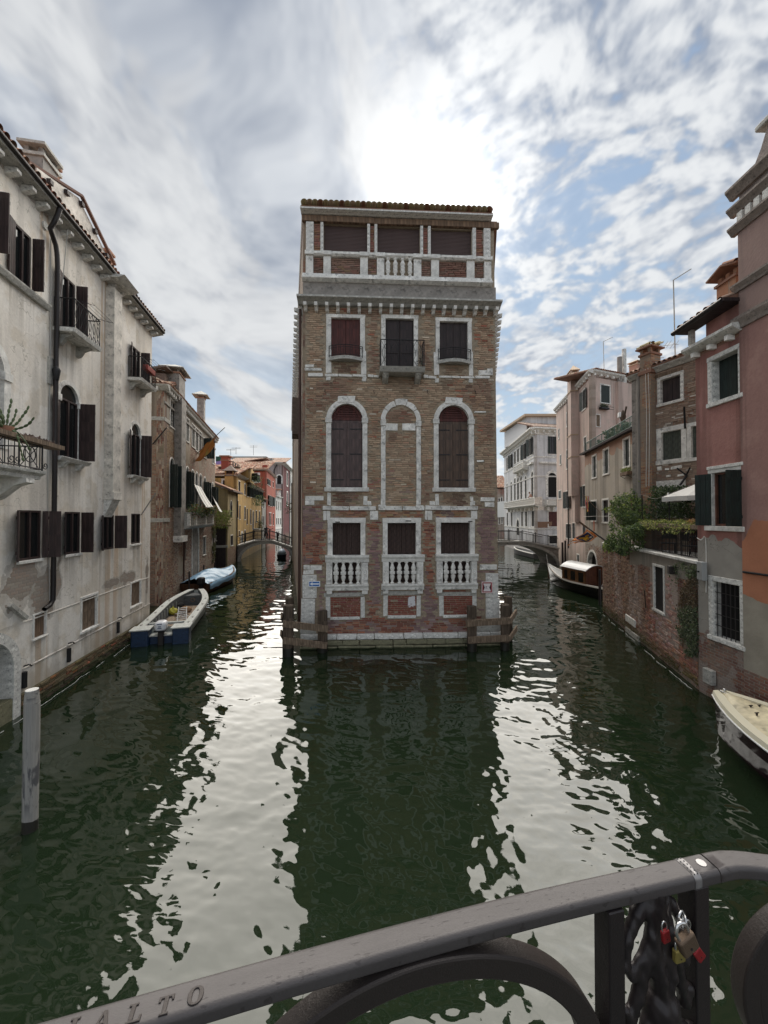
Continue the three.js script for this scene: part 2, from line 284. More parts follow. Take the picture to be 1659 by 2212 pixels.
// a shutter leaf hinged at x = 0, opening to +x: boards, battens and iron straps
function leafGeo(w, h, t = .045, boards = 3) { const gs = []; for (let i = 0; i < boards; i++) gs.push(bx(i * w / boards + .004, (i + 1) * w / boards - .004, 0, h, 0, t * .7 + (i % 2) * .004)); gs.push(bx(.01, w - .01, h * .14, h * .14 + .08, t * .7, t + .006), bx(.01, w - .01, h * .82, h * .82 + .08, t * .7, t + .006)); return merge(gs); }
function shutterLeaf(parent, frame, s, h0, h1, w, side, deg, m, out = .03) {   // side -1: hinged at the left jamb, +1: at the right; deg: 0 closed, 90 straight out, 180 folded back
  const g = leafGeo(w, h1 - h0); if (side > 0) g.scale(-1, 1, 1); if (side > 0) { const p = g.attributes.position; for (let i = 0; i < p.count; i += 3) { for (const k of ['position', 'normal', 'uv']) { const A = g.attributes[k], n = A.itemSize; for (let j = 0; j < n; j++) { const t = A.array[i * n + j]; A.array[i * n + j] = A.array[(i + 2) * n + j]; A.array[(i + 2) * n + j] = t; } } } g.computeVertexNormals(); }
  const o = new THREE.Mesh(g, m); o.name = 'shutter'; o.position.set(s, h0, out); o.rotation.y = (side > 0 ? 1 : -1) * deg * Math.PI / 180; return put(o, parent, frame.m);
}
/* window: r = [s0, s1, h0, h1] clear opening. o.arch round head; o.f frame width; o.fm frame material; o.sill overhang; o.fill 'shut' | 'pane' | 'dark' | 'bars'; o.m shutter material; o.open [left deg, right deg] */
function windowIn(root, F, r, o = {}) {
  const [s0, s1, h0, h1] = r, f = o.f ?? .12, d = o.d ?? .16, fm = o.fm ?? M.stone, pr = o.pr ?? .03, gs = [];
  let w;
  if (o.arch) {
    const sh = archPath(new THREE.Shape(), r, f), g = prism(sh, d + pr, -d, [archPath(new THREE.Path(), r)]);
    w = part(o.name ?? 'window', uvBox(g), fm, root, F.m);
    if (o.imp) { const sp = h1 - (s1 - s0) / 2; for (const s of [s0 - f - .03, s1 - .03]) part('impost', rbx(s, s + f + .06, sp - .14, sp + .06, -d, pr + .035), fm, w, F.m); }
    if (o.key) part('keystone', rbx((s0 + s1) / 2 - o.key, (s0 + s1) / 2 + o.key, h1 - .02, h1 + f + .08, -.05, pr + .05), fm, w, F.m);
  } else if (f > 0) {
    const j = o.uneven ?? .01, R = rng(Math.round(s0 * 99 + h0 * 37 + 5));
    w = part(o.name ?? 'window', rough(rbx(s0 - f - j, s1 + f + j, h1, h1 + (o.ft ?? f), -d, pr), j * .5, 5, s0), fm, root, F.m);
    part('jamb', rough(rbx(s0 - f, s0, h0, h1, -d, pr - .004), j * .6, 4, h0), fm, w, F.m); part('jamb', rough(rbx(s1, s1 + f, h0, h1, -d, pr - .004), j * .6, 4, h1), fm, w, F.m);
    if (o.noSill !== true && !o.sill) part('sill', rbx(s0 - f - .02, s1 + f + .02, h0 - f * .9, h0, -d, pr + .03), fm, w, F.m);
  } else { w = part(o.name ?? 'window', bx(s0 + .001, s1 - .001, h1 - .03, h1 - .001, -d, -d + .05), M.shDark, root, F.m); }
  if (o.sill) part('sill', rbx(s0 - f - .06, s1 + f + .06, h0 - (o.st ?? .11), h0, -d, o.sill), fm, w, F.m);
  const z = -(o.back ?? .1), fill = o.fill ?? 'shut', m = o.m ?? M.shBrown, hx = o.arch ? h1 - (s1 - s0) / 2 : h1, n = o.leaves ?? 2;
  if (fill === 'shut') {
    const top = o.arch && o.lunette ? hx : h1;
    for (let i = 0; i < n; i++) {
      const a = lerp(s0, s1, i / n) + .004, b = lerp(s0, s1, (i + 1) / n) - .004, gs = [], nb = o.boards ?? 2;
      if (o.arch && !o.lunette) { const sh = new THREE.Shape(), R = (s1 - s0) / 2, c = (s0 + s1) / 2; sh.moveTo(a, h0); for (let k = 0; k <= 8; k++) { const x = lerp(a, b, k / 8); sh.lineTo(x, hx + Math.sqrt(Math.max(0, R * R - (x - c) * (x - c))) - .01); } sh.lineTo(b, h0); gs.push(uvBox(prism(sh, .05, z - .05))); }
      else for (let k = 0; k < nb; k++) gs.push(bx(lerp(a, b, k / nb) + .003, lerp(a, b, (k + 1) / nb) - .003, h0 + .01, top - .01, z - .05, z + (k % 2) * .005));
      const sh = part('shutter', gs, m, w, F.m);
      if (o.straps) { for (const k of [.12, .5, .87]) part('hinge_strap', bx(i ? b - (b - a) * .8 : a, i ? b : a + (b - a) * .8, lerp(h0, top, k) - .02, lerp(h0, top, k) + .02, z + .006, z + .016), M.iron, w, F.m); }
      if (o.panels) for (const k of [[.06, .30], [.36, .56], [.62, .95]]) part('shutter_panel', rbx(a + .05, b - .05, lerp(h0, top, k[0]), lerp(h0, top, k[1]), z, z + .022, .012), m, w, F.m);
    }
    if (o.arch && o.lunette) { const R = (s1 - s0) / 2 - .005, c = (s0 + s1) / 2; const sh = new THREE.Shape(); sh.absarc(c, hx, R, 0, Math.PI, false); sh.closePath(); const inner = new THREE.Path(); inner.absarc(c, hx + .06, R * .74, 0, Math.PI, false); inner.closePath(); part('lunette_frame', uvBox(prism(sh, .07, z - .06, [inner])), o.lm ?? M.shRed, w, F.m); for (let k = 0; k < 5; k++) { const y = hx + .06 + k * R * .15, hw = Math.sqrt(Math.max(0.01, R * R * .5476 - Math.pow(y - hx - .06, 2))); part('louvre', bx(c - hw, c + hw, y, y + R * .12, z - .05, z - .02), o.lm ?? M.shRed, w, F.m); } }
  } else {
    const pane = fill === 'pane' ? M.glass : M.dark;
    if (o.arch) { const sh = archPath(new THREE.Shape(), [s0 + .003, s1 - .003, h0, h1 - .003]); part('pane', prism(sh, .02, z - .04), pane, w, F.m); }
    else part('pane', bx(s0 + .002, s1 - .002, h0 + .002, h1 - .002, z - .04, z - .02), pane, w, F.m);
    if (fill === 'pane') { const fm2 = o.sash ?? M.shBrown, c = (s0 + s1) / 2; part('sash', [bx(s0, s0 + .05, h0, hx, z - .019, z + .03), bx(s1 - .05, s1, h0, hx, z - .019, z + .03), bx(c - .03, c + .03, h0, hx, z - .019, z + .035), bx(s0 + .05, c - .03, hx - .05, hx, z - .019, z + .03), bx(c + .03, s1 - .05, hx - .05, hx, z - .019, z + .03), bx(s0 + .05, c - .03, h0, h0 + .06, z - .019, z + .03), bx(c + .03, s1 - .05, h0, h0 + .06, z - .019, z + .03)], fm2, w, F.m); }
    if (fill === 'bars') { const gs = []; const nb = o.nb ?? 5; for (let i = 0; i < nb; i++) { const x = lerp(s0, s1, (i + .5) / nb); gs.push(bar([x, h0, -.05], [x, h1, -.05], .012)); } for (let i = 1; i < 5; i++) gs.push(bar([s0, lerp(h0, h1, i / 5), -.05], [s1, lerp(h0, h1, i / 5), -.05], .01)); part('window_grille', gs, M.ironB, w, F.m, 'stuff'); }
  }
  if (o.open) { const lw = (s1 - s0) / 2 * (o.lw ?? 1), top = o.arch ? hx + .04 : h1; if (o.open[0] != null) shutterLeaf(w, F, s0, h0 + .01, top - .01, lw, -1, o.open[0], m, o.lo ?? pr); if (o.open[1] != null) shutterLeaf(w, F, s1, h0 + .01, top - .01, lw, 1, o.open[1], m, o.lo ?? pr); }
  return w;
}
// wall sheet with openings; wins: list of [rect, options]
function wallPart(root, F, s0, s1, h0, h1, wins, m, o = {}) {
  const out = o.outline ?? [[s0, h0], [s1, h0], [s1, h1], [s0, h1]];
  const holes = wins.map(([r, q]) => { const f = q.f ?? .12; const g = q.arch ? f : f; const rr = [Math.max(r[0] - (q.f === 0 ? 0 : f * .98), s0 + .02), Math.min(r[1] + (q.f === 0 ? 0 : f * .98), s1 - .02), r[2] - (q.sill || q.noSill ? .0 : f * .85 * (q.f === 0 || q.arch ? 0 : 1)), r[3] + (q.f === 0 ? 0 : (q.ft ?? f) * .97)]; return q.arch ? archPath(new THREE.Path(), [r[0], r[1], Math.max(r[2], h0 + .02), r[3]], f * .97) : hole([rr[0], rr[1], Math.max(rr[2], h0 + .02), rr[3]]); });
  const t = o.t ?? .4; const w = part('wall', prism(out, t, -t + (o.z ?? 0), holes), m, root, F.m);
  for (const [r, q] of wins) windowIn(root, F, r, q);
  return w;
}
// plain closing walls, floor and a low roof so that nothing shines through
function shell(root, pts, h, m = M.cement, roof = M.tileC) {
  const s = new THREE.Shape(pts.map(([x, z]) => new THREE.Vector2(x, -z)));
  const g = new THREE.ExtrudeGeometry(s, { depth: .2, bevelEnabled: false }); g.rotateX(-Math.PI / 2); g.translate(0, h - .2, 0); part('ceiling', g, roof, root);
}
function cornice(root, F, s0, s1, h, prof, m, name = 'cornice') { const g = prism(prof.map(([o, y]) => [o, y]), s1 - s0, 0); g.rotateY(-Math.PI / 2); g.rotateY(Math.PI); g.rotateY(Math.PI); g.scale(-1, 1, 1); return g; }
// moulding: profile [out, height] run along the wall from s0 to s1
function moulding(root, F, s0, s1, prof, m, name = 'cornice', parent = root) {
  const p = [], uv = [], n = prof.length;
  const P = (s, i) => [s, prof[i][1], prof[i][0]];
  const quad = (a, b, c, d) => { p.push(...a, ...b, ...c, ...a, ...c, ...d); };
  const seg = Math.max(1, Math.ceil((s1 - s0) / 1.2));
  for (let k = 0; k < seg; k++) for (let i = 0; i < n; i++) { const j = (i + 1) % n, a = lerp(s0, s1, k / seg), b = lerp(s0, s1, (k + 1) / seg); quad(P(a, i), P(a, j), P(b, j), P(b, i)); }
  const tri = THREE.ShapeUtils.triangulateShape(prof.map(([x, y]) => new THREE.Vector2(x, y)), []);
  const cw = THREE.ShapeUtils.isClockWise(prof.map(([x, y]) => new THREE.Vector2(x, y)));
  for (const [a, b, c] of tri) { const t1 = [P(s0, a), P(s0, b), P(s0, c)], t2 = [P(s1, c), P(s1, b), P(s1, a)]; p.push(...t1.flat(), ...t2.flat()); }
  const g = new THREE.BufferGeometry(); g.setAttribute('position', new THREE.Float32BufferAttribute(p, 3)); g.computeVertexNormals(); uvBox(g);
  return part(name, g, m, parent, F.m);
}
const tileGeo = (() => { const g = new THREE.CylinderGeometry(.085, .07, .42, 8, 1, true, Math.PI / 2, Math.PI); g.rotateX(Math.PI / 2); return g; })();   // half round, along z
const tileMatI = mat([1, 1, 1], { bump: bumpF, bs: .004, r: .95 }); tileMatI.side = THREE.DoubleSide;
for (const k of ['tile', 'tileB', 'tileC', 'tileM']) M[k].side = THREE.DoubleSide;
// roof slope covered with half-round tiles: three corners, eave start, eave end, point up the slope from the eave start
function tiledSlope(root, P, Q, Up, cols, name = 'roof') {
  P = P.clone(); const u = Q.clone().sub(P), v = Up.clone().sub(P), L = u.length(), H = v.length(); u.normalize(); v.normalize(); const n = u.clone().cross(v).normalize(); if (n.y < 0) n.negate();
  const g = new THREE.BufferGeometry(), c = [P, Q, Q.clone().addScaledVector(v, H), Up].map((p) => p.clone().addScaledVector(n, -.02)), c2 = c.map((p) => p.clone().addScaledVector(n, -.1)); const ps = [];
  const quad = (a, b, d, e) => ps.push(a, b, d, a, d, e); quad(...c); quad(c2[3], c2[2], c2[1], c2[0]); for (let i = 0; i < 4; i++) { const j = (i + 1) % 4; quad(c[i], c2[i], c2[j], c[j]); }
  g.setFromPoints(ps); g.computeVertexNormals(); uvBox(g); const slab = part(name, g, M.tileC, root);
  const nu = Math.max(2, Math.floor(L / .2)), nv = Math.max(2, Math.floor(H / .34)), im = new THREE.InstancedMesh(tileGeo, tileMatI, nu * nv), r = rng(Math.round(L * 100 + H * 10)), X = u.clone(), Z = v.clone().negate(), Y = n;
  const flip = X.clone().cross(Y).dot(Z) < 0; if (flip) X.negate();
  const m = new THREE.Matrix4(); let k = 0;
  for (let i = 0; i < nu; i++) for (let j = 0; j < nv; j++) { const q = P.clone().addScaledVector(u, (i + .5) * L / nu).addScaledVector(v, (j + .45) * H / nv).addScaledVector(n, -.015 + .02 * r()); m.makeBasis(X, Y, Z).setPosition(q); im.setMatrixAt(k, m); const c0 = cols[Math.floor(r() * cols.length)], s = .75 + .5 * r(); im.setColorAt(k++, lin(c0.map((x) => x * s))); }
  im.name = 'roof_tiles'; im.userData.kind = 'stuff'; put(im, slab); return slab;
}
const TILES = [[.40, .21, .14], [.46, .29, .20], [.34, .16, .11], [.52, .40, .30], [.30, .20, .15]];
function downpipe(root, F, pts, r, m) { return part('downpipe', tube(pts, r, 8, pts.length * 6), m, root, F.m); }
function chimneyOn(root, F, s0, s1, z0, z1, h0, h1, m, o = {}) {  // Venetian chimney: shaft, neck and flared or tiled cap
  const ch = part('chimney', bx(s0, s1, h0, h1, z0, z1), m, root, F.m), a = o.over ?? .14, cm = o.cm ?? M.stoneD, cs = (s0 + s1) / 2, cz = (z0 + z1) / 2;
  part('chimney_band', rbx(s0 - .05, s1 + .05, h1 - .12, h1 - .02, z0 - .05, z1 + .05), o.bm ?? M.stoneD, ch, F.m);
  const gap = o.gap ?? .22; for (const x of [s0 + .07, s1 - .07]) for (const z of [z0 + .07, z1 - .07]) part('chimney_pier', bx(x - .06, x + .06, h1, h1 + gap, z - .06, z + .06), m, ch, F.m);
  const w = (s1 - s0) / 2 + a, d = (z1 - z0) / 2 + a, t = h1 + gap, k = o.peak ?? .3;
  if (o.flat) part('chimney_cap', rbx(cs - w, cs + w, t, t + .09, cz - d, cz + d), cm, ch, F.m);
  else { const g = new THREE.ConeGeometry(Math.SQRT2, 1, 4); g.rotateY(Math.PI / 4); g.scale(w, k, d); g.translate(cs, t + k / 2 + .05, cz); part('chimney_cap', merge([bx(cs - w, cs + w, t, t + .05, cz - d, cz + d), uvBox(g)]), cm, ch, F.m); }
  return ch;
}
function ironPanel(s0, s1, h0, h1, z, o = {}) {                   // flat wrought-iron panel: rails, uprights and crossed bows
  const gs = [bar([s0, h1, z], [s1, h1, z], .018), bar([s0, h0, z], [s1, h0, z], .014)], n = o.n ?? Math.max(2, Math.round((s1 - s0) / .12));
  for (let i = 0; i <= n; i++) { const x = lerp(s0, s1, i / n); gs.push(bar([x, h0, z], [x, h1, z], i % n ? .008 : .013, 5)); }
  if (o.bows) for (let i = 0; i < n; i += 2) { const a = lerp(s0, s1, i / n), b = lerp(s0, s1, Math.min(1, (i + 2) / n)), m = (h0 + h1) / 2, q = (b - a) / 2; gs.push(tube([[a, h0, z], [a + q * 1.6, m, z], [a, h1, z]], .007, 4, 10), tube([[b, h0, z], [b - q * 1.6, m, z], [b, h1, z]], .007, 4, 10)); }
  return gs;
}
function turnG(gs, s, z, deg) { for (const g of gs) { g.translate(-s, 0, -z); g.rotateY(deg * Math.PI / 180); g.translate(s, 0, z); } return gs; }
function ironBox(s0, s1, h0, h1, z, o = {}) { const d = z - .02; return [...ironPanel(s0, s1, h0, h1, z, o), ...turnG(ironPanel(s0, s0 + d, h0, h1, 0, { n: 3 }), s0, 0, -90).map((g) => g.translate(0, 0, .02)), ...turnG(ironPanel(s1, s1 + d, h0, h1, 0, { n: 3 }), s1, 0, -90).map((g) => g.translate(0, 0, .02))]; }
const balusterGeo = (h, r) => lathe([[.0, 0], [r * .8, 0], [r * .8, .06 * h], [r * .5, .08 * h], [r * .45, .12 * h], [r * .95, .27 * h], [r * .98, .33 * h], [r * .7, .42 * h], [r * .9, .44 * h], [r * .9, .57 * h], [r * .7, .59 * h], [r * 1.0, .68 * h], [r * .95, .74 * h], [r * .45, .90 * h], [r * .5, .93 * h], [r * .8, .95 * h], [r * .8, h], [0, h]], 12);

// leaves: a few small bent faces on stems, spread through a volume
const leafG = (() => { const s = new THREE.Shape(); s.moveTo(0, 0); s.quadraticCurveTo(.5, .35, 0, 1); s.quadraticCurveTo(-.5, .35, 0, 0); const g = new THREE.ShapeGeometry(s, 3), p = g.attributes.position; for (let i = 0; i < p.count; i++) p.setZ(i, .25 * p.getX(i) * p.getX(i) * 4 - .18 * p.getY(i) * p.getY(i)); g.computeVertexNormals(); return g; })();
const leafM = new THREE.MeshPhysicalMaterial({ color: 0xffffff, roughness: .6, transmission: .35, thickness: 0, side: THREE.DoubleSide }); leafM.roughness = .9;
function leaves(parent, pts, size, cols, seed = 1, name = 'foliage') {   // pts: [position, spread direction]
  const r = rng(seed), im = new THREE.InstancedMesh(leafG, leafM, pts.length), m = new THREE.Matrix4(), q = new THREE.Quaternion(), e = new THREE.Euler();
  pts.forEach((p, i) => { e.set(r() * 6.28, r() * 6.28, r() * 6.28); q.setFromEuler(e); const k = size * (.6 + .8 * r()); m.compose(p, q, V(k, k, k)); im.setMatrixAt(i, m); const c = cols[Math.floor(r() * cols.length)], b = .7 + .6 * r(); im.setColorAt(i, lin(c.map((x) => x * b))); });
  im.name = name; im.userData.kind = 'stuff'; return put(im, parent);
}
const GREENS = [[.045, .085, .025], [.06, .11, .03], [.035, .065, .022], [.09, .13, .035], [.05, .08, .04]];
// ---------------------------------------------------------------- ground and water
{
  const g = new THREE.PlaneGeometry(2400, 2400, 1, 1); g.rotateX(-Math.PI / 2); g.translate(0, -1.6, -300);
  const o = new THREE.Mesh(g, mat([.06, .055, .045])); o.name = 'ground'; tag(o, 'dark silt bed of the lagoon under the canal water', 'ground', null, 'structure'); scene.add(o);
}
const WAVES = 1.55;
function waveHeight(x, z) {
  const a = .35 * fbm(x * .22 + 3, z * .22 + 8, 2) + .65, wx = x + .5 * gn(x * .5 + 9, z * .5), wz = z + .5 * gn(x * .5, z * .5 + 31);
  const sw = gn(wx * .36 + 5, wz * .58 + 2) * .018 + gn(wx * .75 + 15, wz * 1.4 + 7) * .014 + gn(wx * 1.7 + 3, wz * 3.0 + 71) * .0118 + gn(wx * 3.6, wz * 6.4 + 11) * .0074 + gn(x * 8 + 7, z * 13) * .0033;
  return a * sw * WAVES;
}

{
  const xs = 560, ds = []; for (let d = -14; d < 1.6; d += .8) ds.push(d); for (let d = 1.6; d < 150; d *= 1.0068) ds.push(d); ds.push(260, 500, 900);
  const n = ds.length, pos = new Float32Array(n * (xs + 1) * 3), idx = new Uint32Array((n - 1) * xs * 6);
  let k = 0; for (let j = 0; j < n; j++) { const d = ds[j], w = 4 + Math.max(0, d) * 1.25 + (d > 200 ? d : 0); for (let i = 0; i <= xs; i++) { const x = (i / xs * 2 - 1) * w, z = -d; pos[k++] = x; pos[k++] = d < 1 ? 0 : waveHeight(x, z) * Math.min(1, 60 / d); pos[k++] = z; } }
  k = 0; for (let j = 0; j < n - 1; j++) for (let i = 0; i < xs; i++) { const a = j * (xs + 1) + i, b = a + xs + 1; idx[k++] = a; idx[k++] = a + 1; idx[k++] = b; idx[k++] = b; idx[k++] = a + 1; idx[k++] = b + 1; }
  const g = new THREE.BufferGeometry(); g.setAttribute('position', new THREE.BufferAttribute(pos, 3)); g.setIndex(new THREE.BufferAttribute(idx, 1)); g.computeVertexNormals();
  const m = new THREE.MeshPhysicalMaterial({ color: lin([.010, .0185, .0085]), roughness: .03, ior: 1.56 });
  const o = new THREE.Mesh(g, m); o.name = 'canal_water'; o.receiveShadow = true; tag(o, 'rippled dark green canal water parting round the brick palazzo', 'water', null, 'structure'); scene.add(o);
}

// ---------------------------------------------------------------- the brick palazzo between the two canals
{
  const A = onLevel(652, 1398), B = onLevel(1078, 1391), F = new Frame([A.x, A.z], [B.x, B.z]), W = F.L;
  const farL = [-10.6, -45], farR = [11.2, -42], FL = new Frame(farL, [A.x, A.z]), FR = new Frame([B.x - .13, B.z - .06], farR);
  const P = thing('brick_palazzo', 'tall narrow brick palazzo with stone arched windows standing between two canals', 'palazzo', [A.x, 0, A.z], F.turn);
  const bx3 = (c, x0, x1, yt, yb) => F.box(c, x0, x1, (x0 + x1) / 2, yt, yb);
  const hAt = (c, x, y) => F.uv(c(x, y))[1], sAt = (c, x, y) => F.uv(c(x, y))[0];
  const ex = [], exA = [];                                        // stone and openings: no brick there
  const wins = [];
  const add = (r, o) => { wins.push([r, o]); const f = o.f ?? .12; if (o.arch) exA.push([r[0] - f, r[1] + f, r[2], r[3] + f]); else ex.push([r[0] - f, r[1] + f, r[2], r[3] + (o.ft ?? f)]); };
  // ground floor
  const gw = [[388, 575, 100, 505], [755, 945, 100, 500], [1110, 1305, 98, 495]].map(([a, b, t, q]) => bx3(cC, a, b, t, q));
  gw.forEach((r, i) => add(r, { f: .19, ft: .2, m: M.shPeel, boards: 3, noSill: true, back: .2, d: .25, pr: .025 }));
  // piano nobile
  const a1 = bx3(cB, 352, 566, 155, 725), a3 = bx3(cB, 1082, 1290, 165, 727);
  const shA = mat([.085 * K, .052 * K, .048 * K], { tex: woodT, r: .55 }), shB = mat([.085 * K, .050 * K, .032 * K], { tex: woodT, r: .55 });
  add(a1, { arch: true, f: .19, imp: true, m: shA, lunette: true, lm: M.shRed, straps: true, boards: 2, st: .16, sill: .07, d: .22, back: .16 });
  add(a3, { arch: true, f: .19, imp: true, m: shB, lunette: true, lm: M.shRed, straps: true, boards: 2, st: .16, sill: .07, d: .22, back: .16 });
  // third floor
  const t1 = bx3(cA, 352, 550, 885, 1168), t2 = bx3(cA, 722, 915, 890, 1250), t3 = bx3(cA, 1090, 1282, 910, 1180);
  add(t1, { f: .19, ft: .14, m: M.shRed, boards: 2, noSill: true, d: .2 }); add(t2, { f: .17, ft: .15, m: M.shDark, boards: 1, panels: true, noSill: true, d: .2 }); add(t3, { f: .16, ft: .15, m: M.shDark, boards: 2, noSill: true, d: .2 });
  const hC = F.uv(cA(800, 739), .42)[1] - .2, hTop = hAt(cA, 800, 205), hEave = F.uv(cA(800, 150), .38)[1], eL = F.uv(cA(140, 160), .38)[0], eR = F.uv(cA(1457, 190), .38)[0], cL = F.uv(cA(116, 720), .42)[0], cRt = F.uv(cA(1520, 775), .42)[0];
  const core = mat([.46, .37, .27], { tex: stainF, bump: bumpF, bs: .01 });
  // loggia shutters
  const sw = [[303, 597, 250, 455], [668, 955, 265, 470], [1030, 1308, 282, 488]].map(([a, b, t, q]) => bx3(cA, a, b, t, q));
  const loggia = sw.map((r) => hole(r));
  const holes = wins;
  const holesFn = holes.map(([r, o]) => o.arch ? archPath(new THREE.Path(), r, .17) : hole([r[0] - .17, r[1] + .17, r[2], r[3] + .12]));
  part('wall', prism([[0, 0], [W, 0], [W - .13, hTop], [.05, hTop]], .42, -.42 - .018, [...holesFn, ...loggia]), core, P, F.m);
  for (const [r, o] of wins) windowIn(P, F, r, o);
  sw.forEach((r) => { const w = part('roller_shutter', bx(r[0] - .05, r[1] + .05, r[2] - .05, r[3] + .1, -.16, -.12), M.shDark, P, F.m); const n = Math.round((r[3] - r[2]) / .055); const sl = new THREE.CylinderGeometry(.028, .028, r[1] - r[0], 6); sl.rotateZ(Math.PI / 2); sl.scale(1, 1, .5); for (let i = 0; i < n; i++) { const m = new THREE.Mesh(sl, shA); m.name = 'slat'; m.position.set((r[0] + r[1]) / 2, r[2] + (i + .5) * .055, -.115); put(m, w, F.m); } });
  // long side walls, rear, roof plate
  const sideM = paintedWall(FL.L, hTop, 40, plaster({ c: [.30, .22, .16], c2: [.36, .28, .2], c3: [.22, .15, .11], seed: 8, over: (s, h, c) => fbm(s * .5, h * .5 + 3, 4) > .47 ? brickPaint(s, h, BR.brown, 3) : null }));
  part('wall', prism([[0, 0], [FL.L, 0], [FL.L, hEave], [0, hEave]], .4, -.4), sideM, P, FL.m); part('wall', prism([[0, 0], [FR.L, 0], [FR.L, hEave], [0, hEave]], .4, -.4), sideM, P, FR.m);
  const FB = new Frame(farR, farL); part('wall', prism([[0, 0], [FB.L, 0], [FB.L, hEave], [0, hEave]], .4, -.4), core, P, FB.m);
  // ---- stone
  const st = (name, c, x0, x1, yt, yb, o = {}) => { const r = bx3(c, x0, x1, yt, yb), m = o.m ?? M.stone, z = o.z ?? .03; ex.push([r[0] - .01, r[1] + .01, r[2] - .01, r[3] + .01]); const g = rbx(r[0], r[1], r[2], r[3], -.3, z, .015); return part(name, o.smooth ? g : rough(g, o.a ?? .018, 7, x0 * .13 + yt), m, o.p ?? P, F.m); };
  for (const [a, b] of [[297, 475], [477, 655], [676, 835], [838, 985], [990, 1160], [1163, 1348]]) st('string_course', cB, a, b, 850 + (a % 5), 879, { z: .06 });
  for (const q of [[300, 322, 885, 948], [324, 348, 886, 950], [615, 670, 884, 945], [990, 1006, 882, 944], [1009, 1040, 882, 945], [1303, 1345, 885, 942], [175, 300, 783, 812], [175, 237, 815, 846], [1367, 1462, 795, 822], [1398, 1463, 825, 857], [725, 805, 290, 338], [835, 925, 290, 338], [325, 350, 760, 845], [573, 600, 785, 846], [598, 625, 818, 847], [1060, 1085, 770, 846], [1022, 1058, 820, 846], [1297, 1318, 786, 818], [1297, 1330, 820, 848], [1325, 1405, 206, 217], [1343, 1390, 540, 552]]) st('stone_block', cB, ...q);
  for (const q of [[315, 353, 1102, 1260], [556, 592, 1110, 1268], [1050, 1085, 1118, 1275], [1290, 1318, 1115, 1280], [318, 350, 1286, 1312], [563, 592, 1288, 1318], [1058, 1085, 1296, 1325], [1288, 1314, 1300, 1326], [175, 236, 1203, 1222], [172, 286, 1226, 1244], [196, 296, 1258, 1282], [1412, 1450, 1230, 1245], [1354, 1450, 1245, 1278], [312, 400, 1266, 1284], [402, 495, 1269, 1285], [497, 590, 1270, 1286], [602, 640, 1272, 1290], [642, 676, 1274, 1289], [980, 1012, 1274, 1296], [1015, 1070, 1280, 1297], [1088, 1170, 1280, 1294], [1172, 1230, 1282, 1296], [1232, 1325, 1284, 1298], [1330, 1428, 1282, 1300]]) st('stone_block', cA, ...q);
  for (const q of [[197, 240, 382, 412], [242, 318, 382, 413], [195, 265, 414, 442], [1370, 1484, 378, 412]]) st('stone_block', cC, ...q);
  st('quoin', cC, 188, 283, 446, 600, { m: M.stoneB, z: .035 }); st('quoin', cC, 180, 272, 603, 770, { m: M.stoneB, z: .035 }); st('quoin', cC, 1408, 1492, 436, 600, { m: M.stoneB, z: .035, a: .03 }); st('quoin', cC, 1408, 1500, 603, 745, { m: M.stoneB, z: .035, a: .03 });
  st('stone_block', cC, 172, 280, 775, 850, { m: M.stoneD }); st('stone_block', cC, 1350, 1506, 752, 822, { m: M.stoneD });
  // blind middle arch
  { const r = bx3(cB, 722, 931, 165, 845), R = (r[1] - r[0]) / 2, c = (r[0] + r[1]) / 2, sp = r[3] - R, f = .18, n = 5; exA.push([r[0] - f, r[1] + f, r[2], r[3] + f, 1]);
    for (let i = 0; i < n; i++) { const a0 = Math.PI * i / n + .012, a1 = Math.PI * (i + 1) / n - .012, s = new THREE.Shape(), k = i === 2 ? f + .07 : f + (i % 2) * .02; s.absarc(c, sp, R + k, a0, a1, false); s.absarc(c, sp, R, a1, a0, true); s.closePath(); part('arch_stone', rough(uvBox(prism(s, .33, -.3)), .015, 6, i), M.stone, P, F.m); }
    for (const x of [r[0] - f, r[1]]) { part('impost', rough(rbx(x - .02, x + f + .02, sp - .22, sp - .01, -.3, .05), .012, 6, x), M.stone, P, F.m); let h = r[2]; for (const q of [.2, .55, 1.0]) { const t = Math.min(sp - .23, r[2] + (sp - .23 - r[2]) * q); part('jamb', rough(rbx(x, x + f, h + .004, t, -.3, .03), .014, 6, h), M.stone, P, F.m); h = t; } }
    for (const x of [r[0] - f - .1, r[1] - .02]) part('stone_block', rough(rbx(x, x + f + .12, r[2] - .1, r[2], -.3, .045), .015, 6, x), M.stone, P, F.m); }
  // fragments of the arched hoods
  for (const r of [a1, a3]) part('keystone', rough(rbx((r[0] + r[1]) / 2 - .34, (r[0] + r[1]) / 2 + .34, r[3] + .04, r[3] + .3, -.3, .05), .03, 5, r[0]), M.stone, P, F.m);
  // blind windows of the water storey
  for (const [x0, x1, yt, yb] of [[374, 575, 592, 725], [757, 948, 582, 714], [1130, 1322, 585, 712]]) {
    const f = 30; const w = st('blind_window', cC, x0 - 44, x1 + 26, yt - 27, yt, { m: M.stoneD, z: .02 });
    for (const [a, b] of [[x0 - f, x0], [x1, x1 + f - 2]]) st('jamb', cC, a, b, yt + 1, yb + 8, { m: M.stoneB, z: .015, p: w }); st('sill', cC, x0 - 4, x1 - 6, yb + 1, yb + 20, { m: M.stoneB, z: .04, p: w });
    const r = bx3(cC, x0, x1, yt, yb); ex.push(r);
    bricks(P, F, r[0], r[1], r[2], r[3], () => [.23, .075, .055], { out: -.004, single: 40, seed: x0, uneven: .004, miss: 0 });
  }
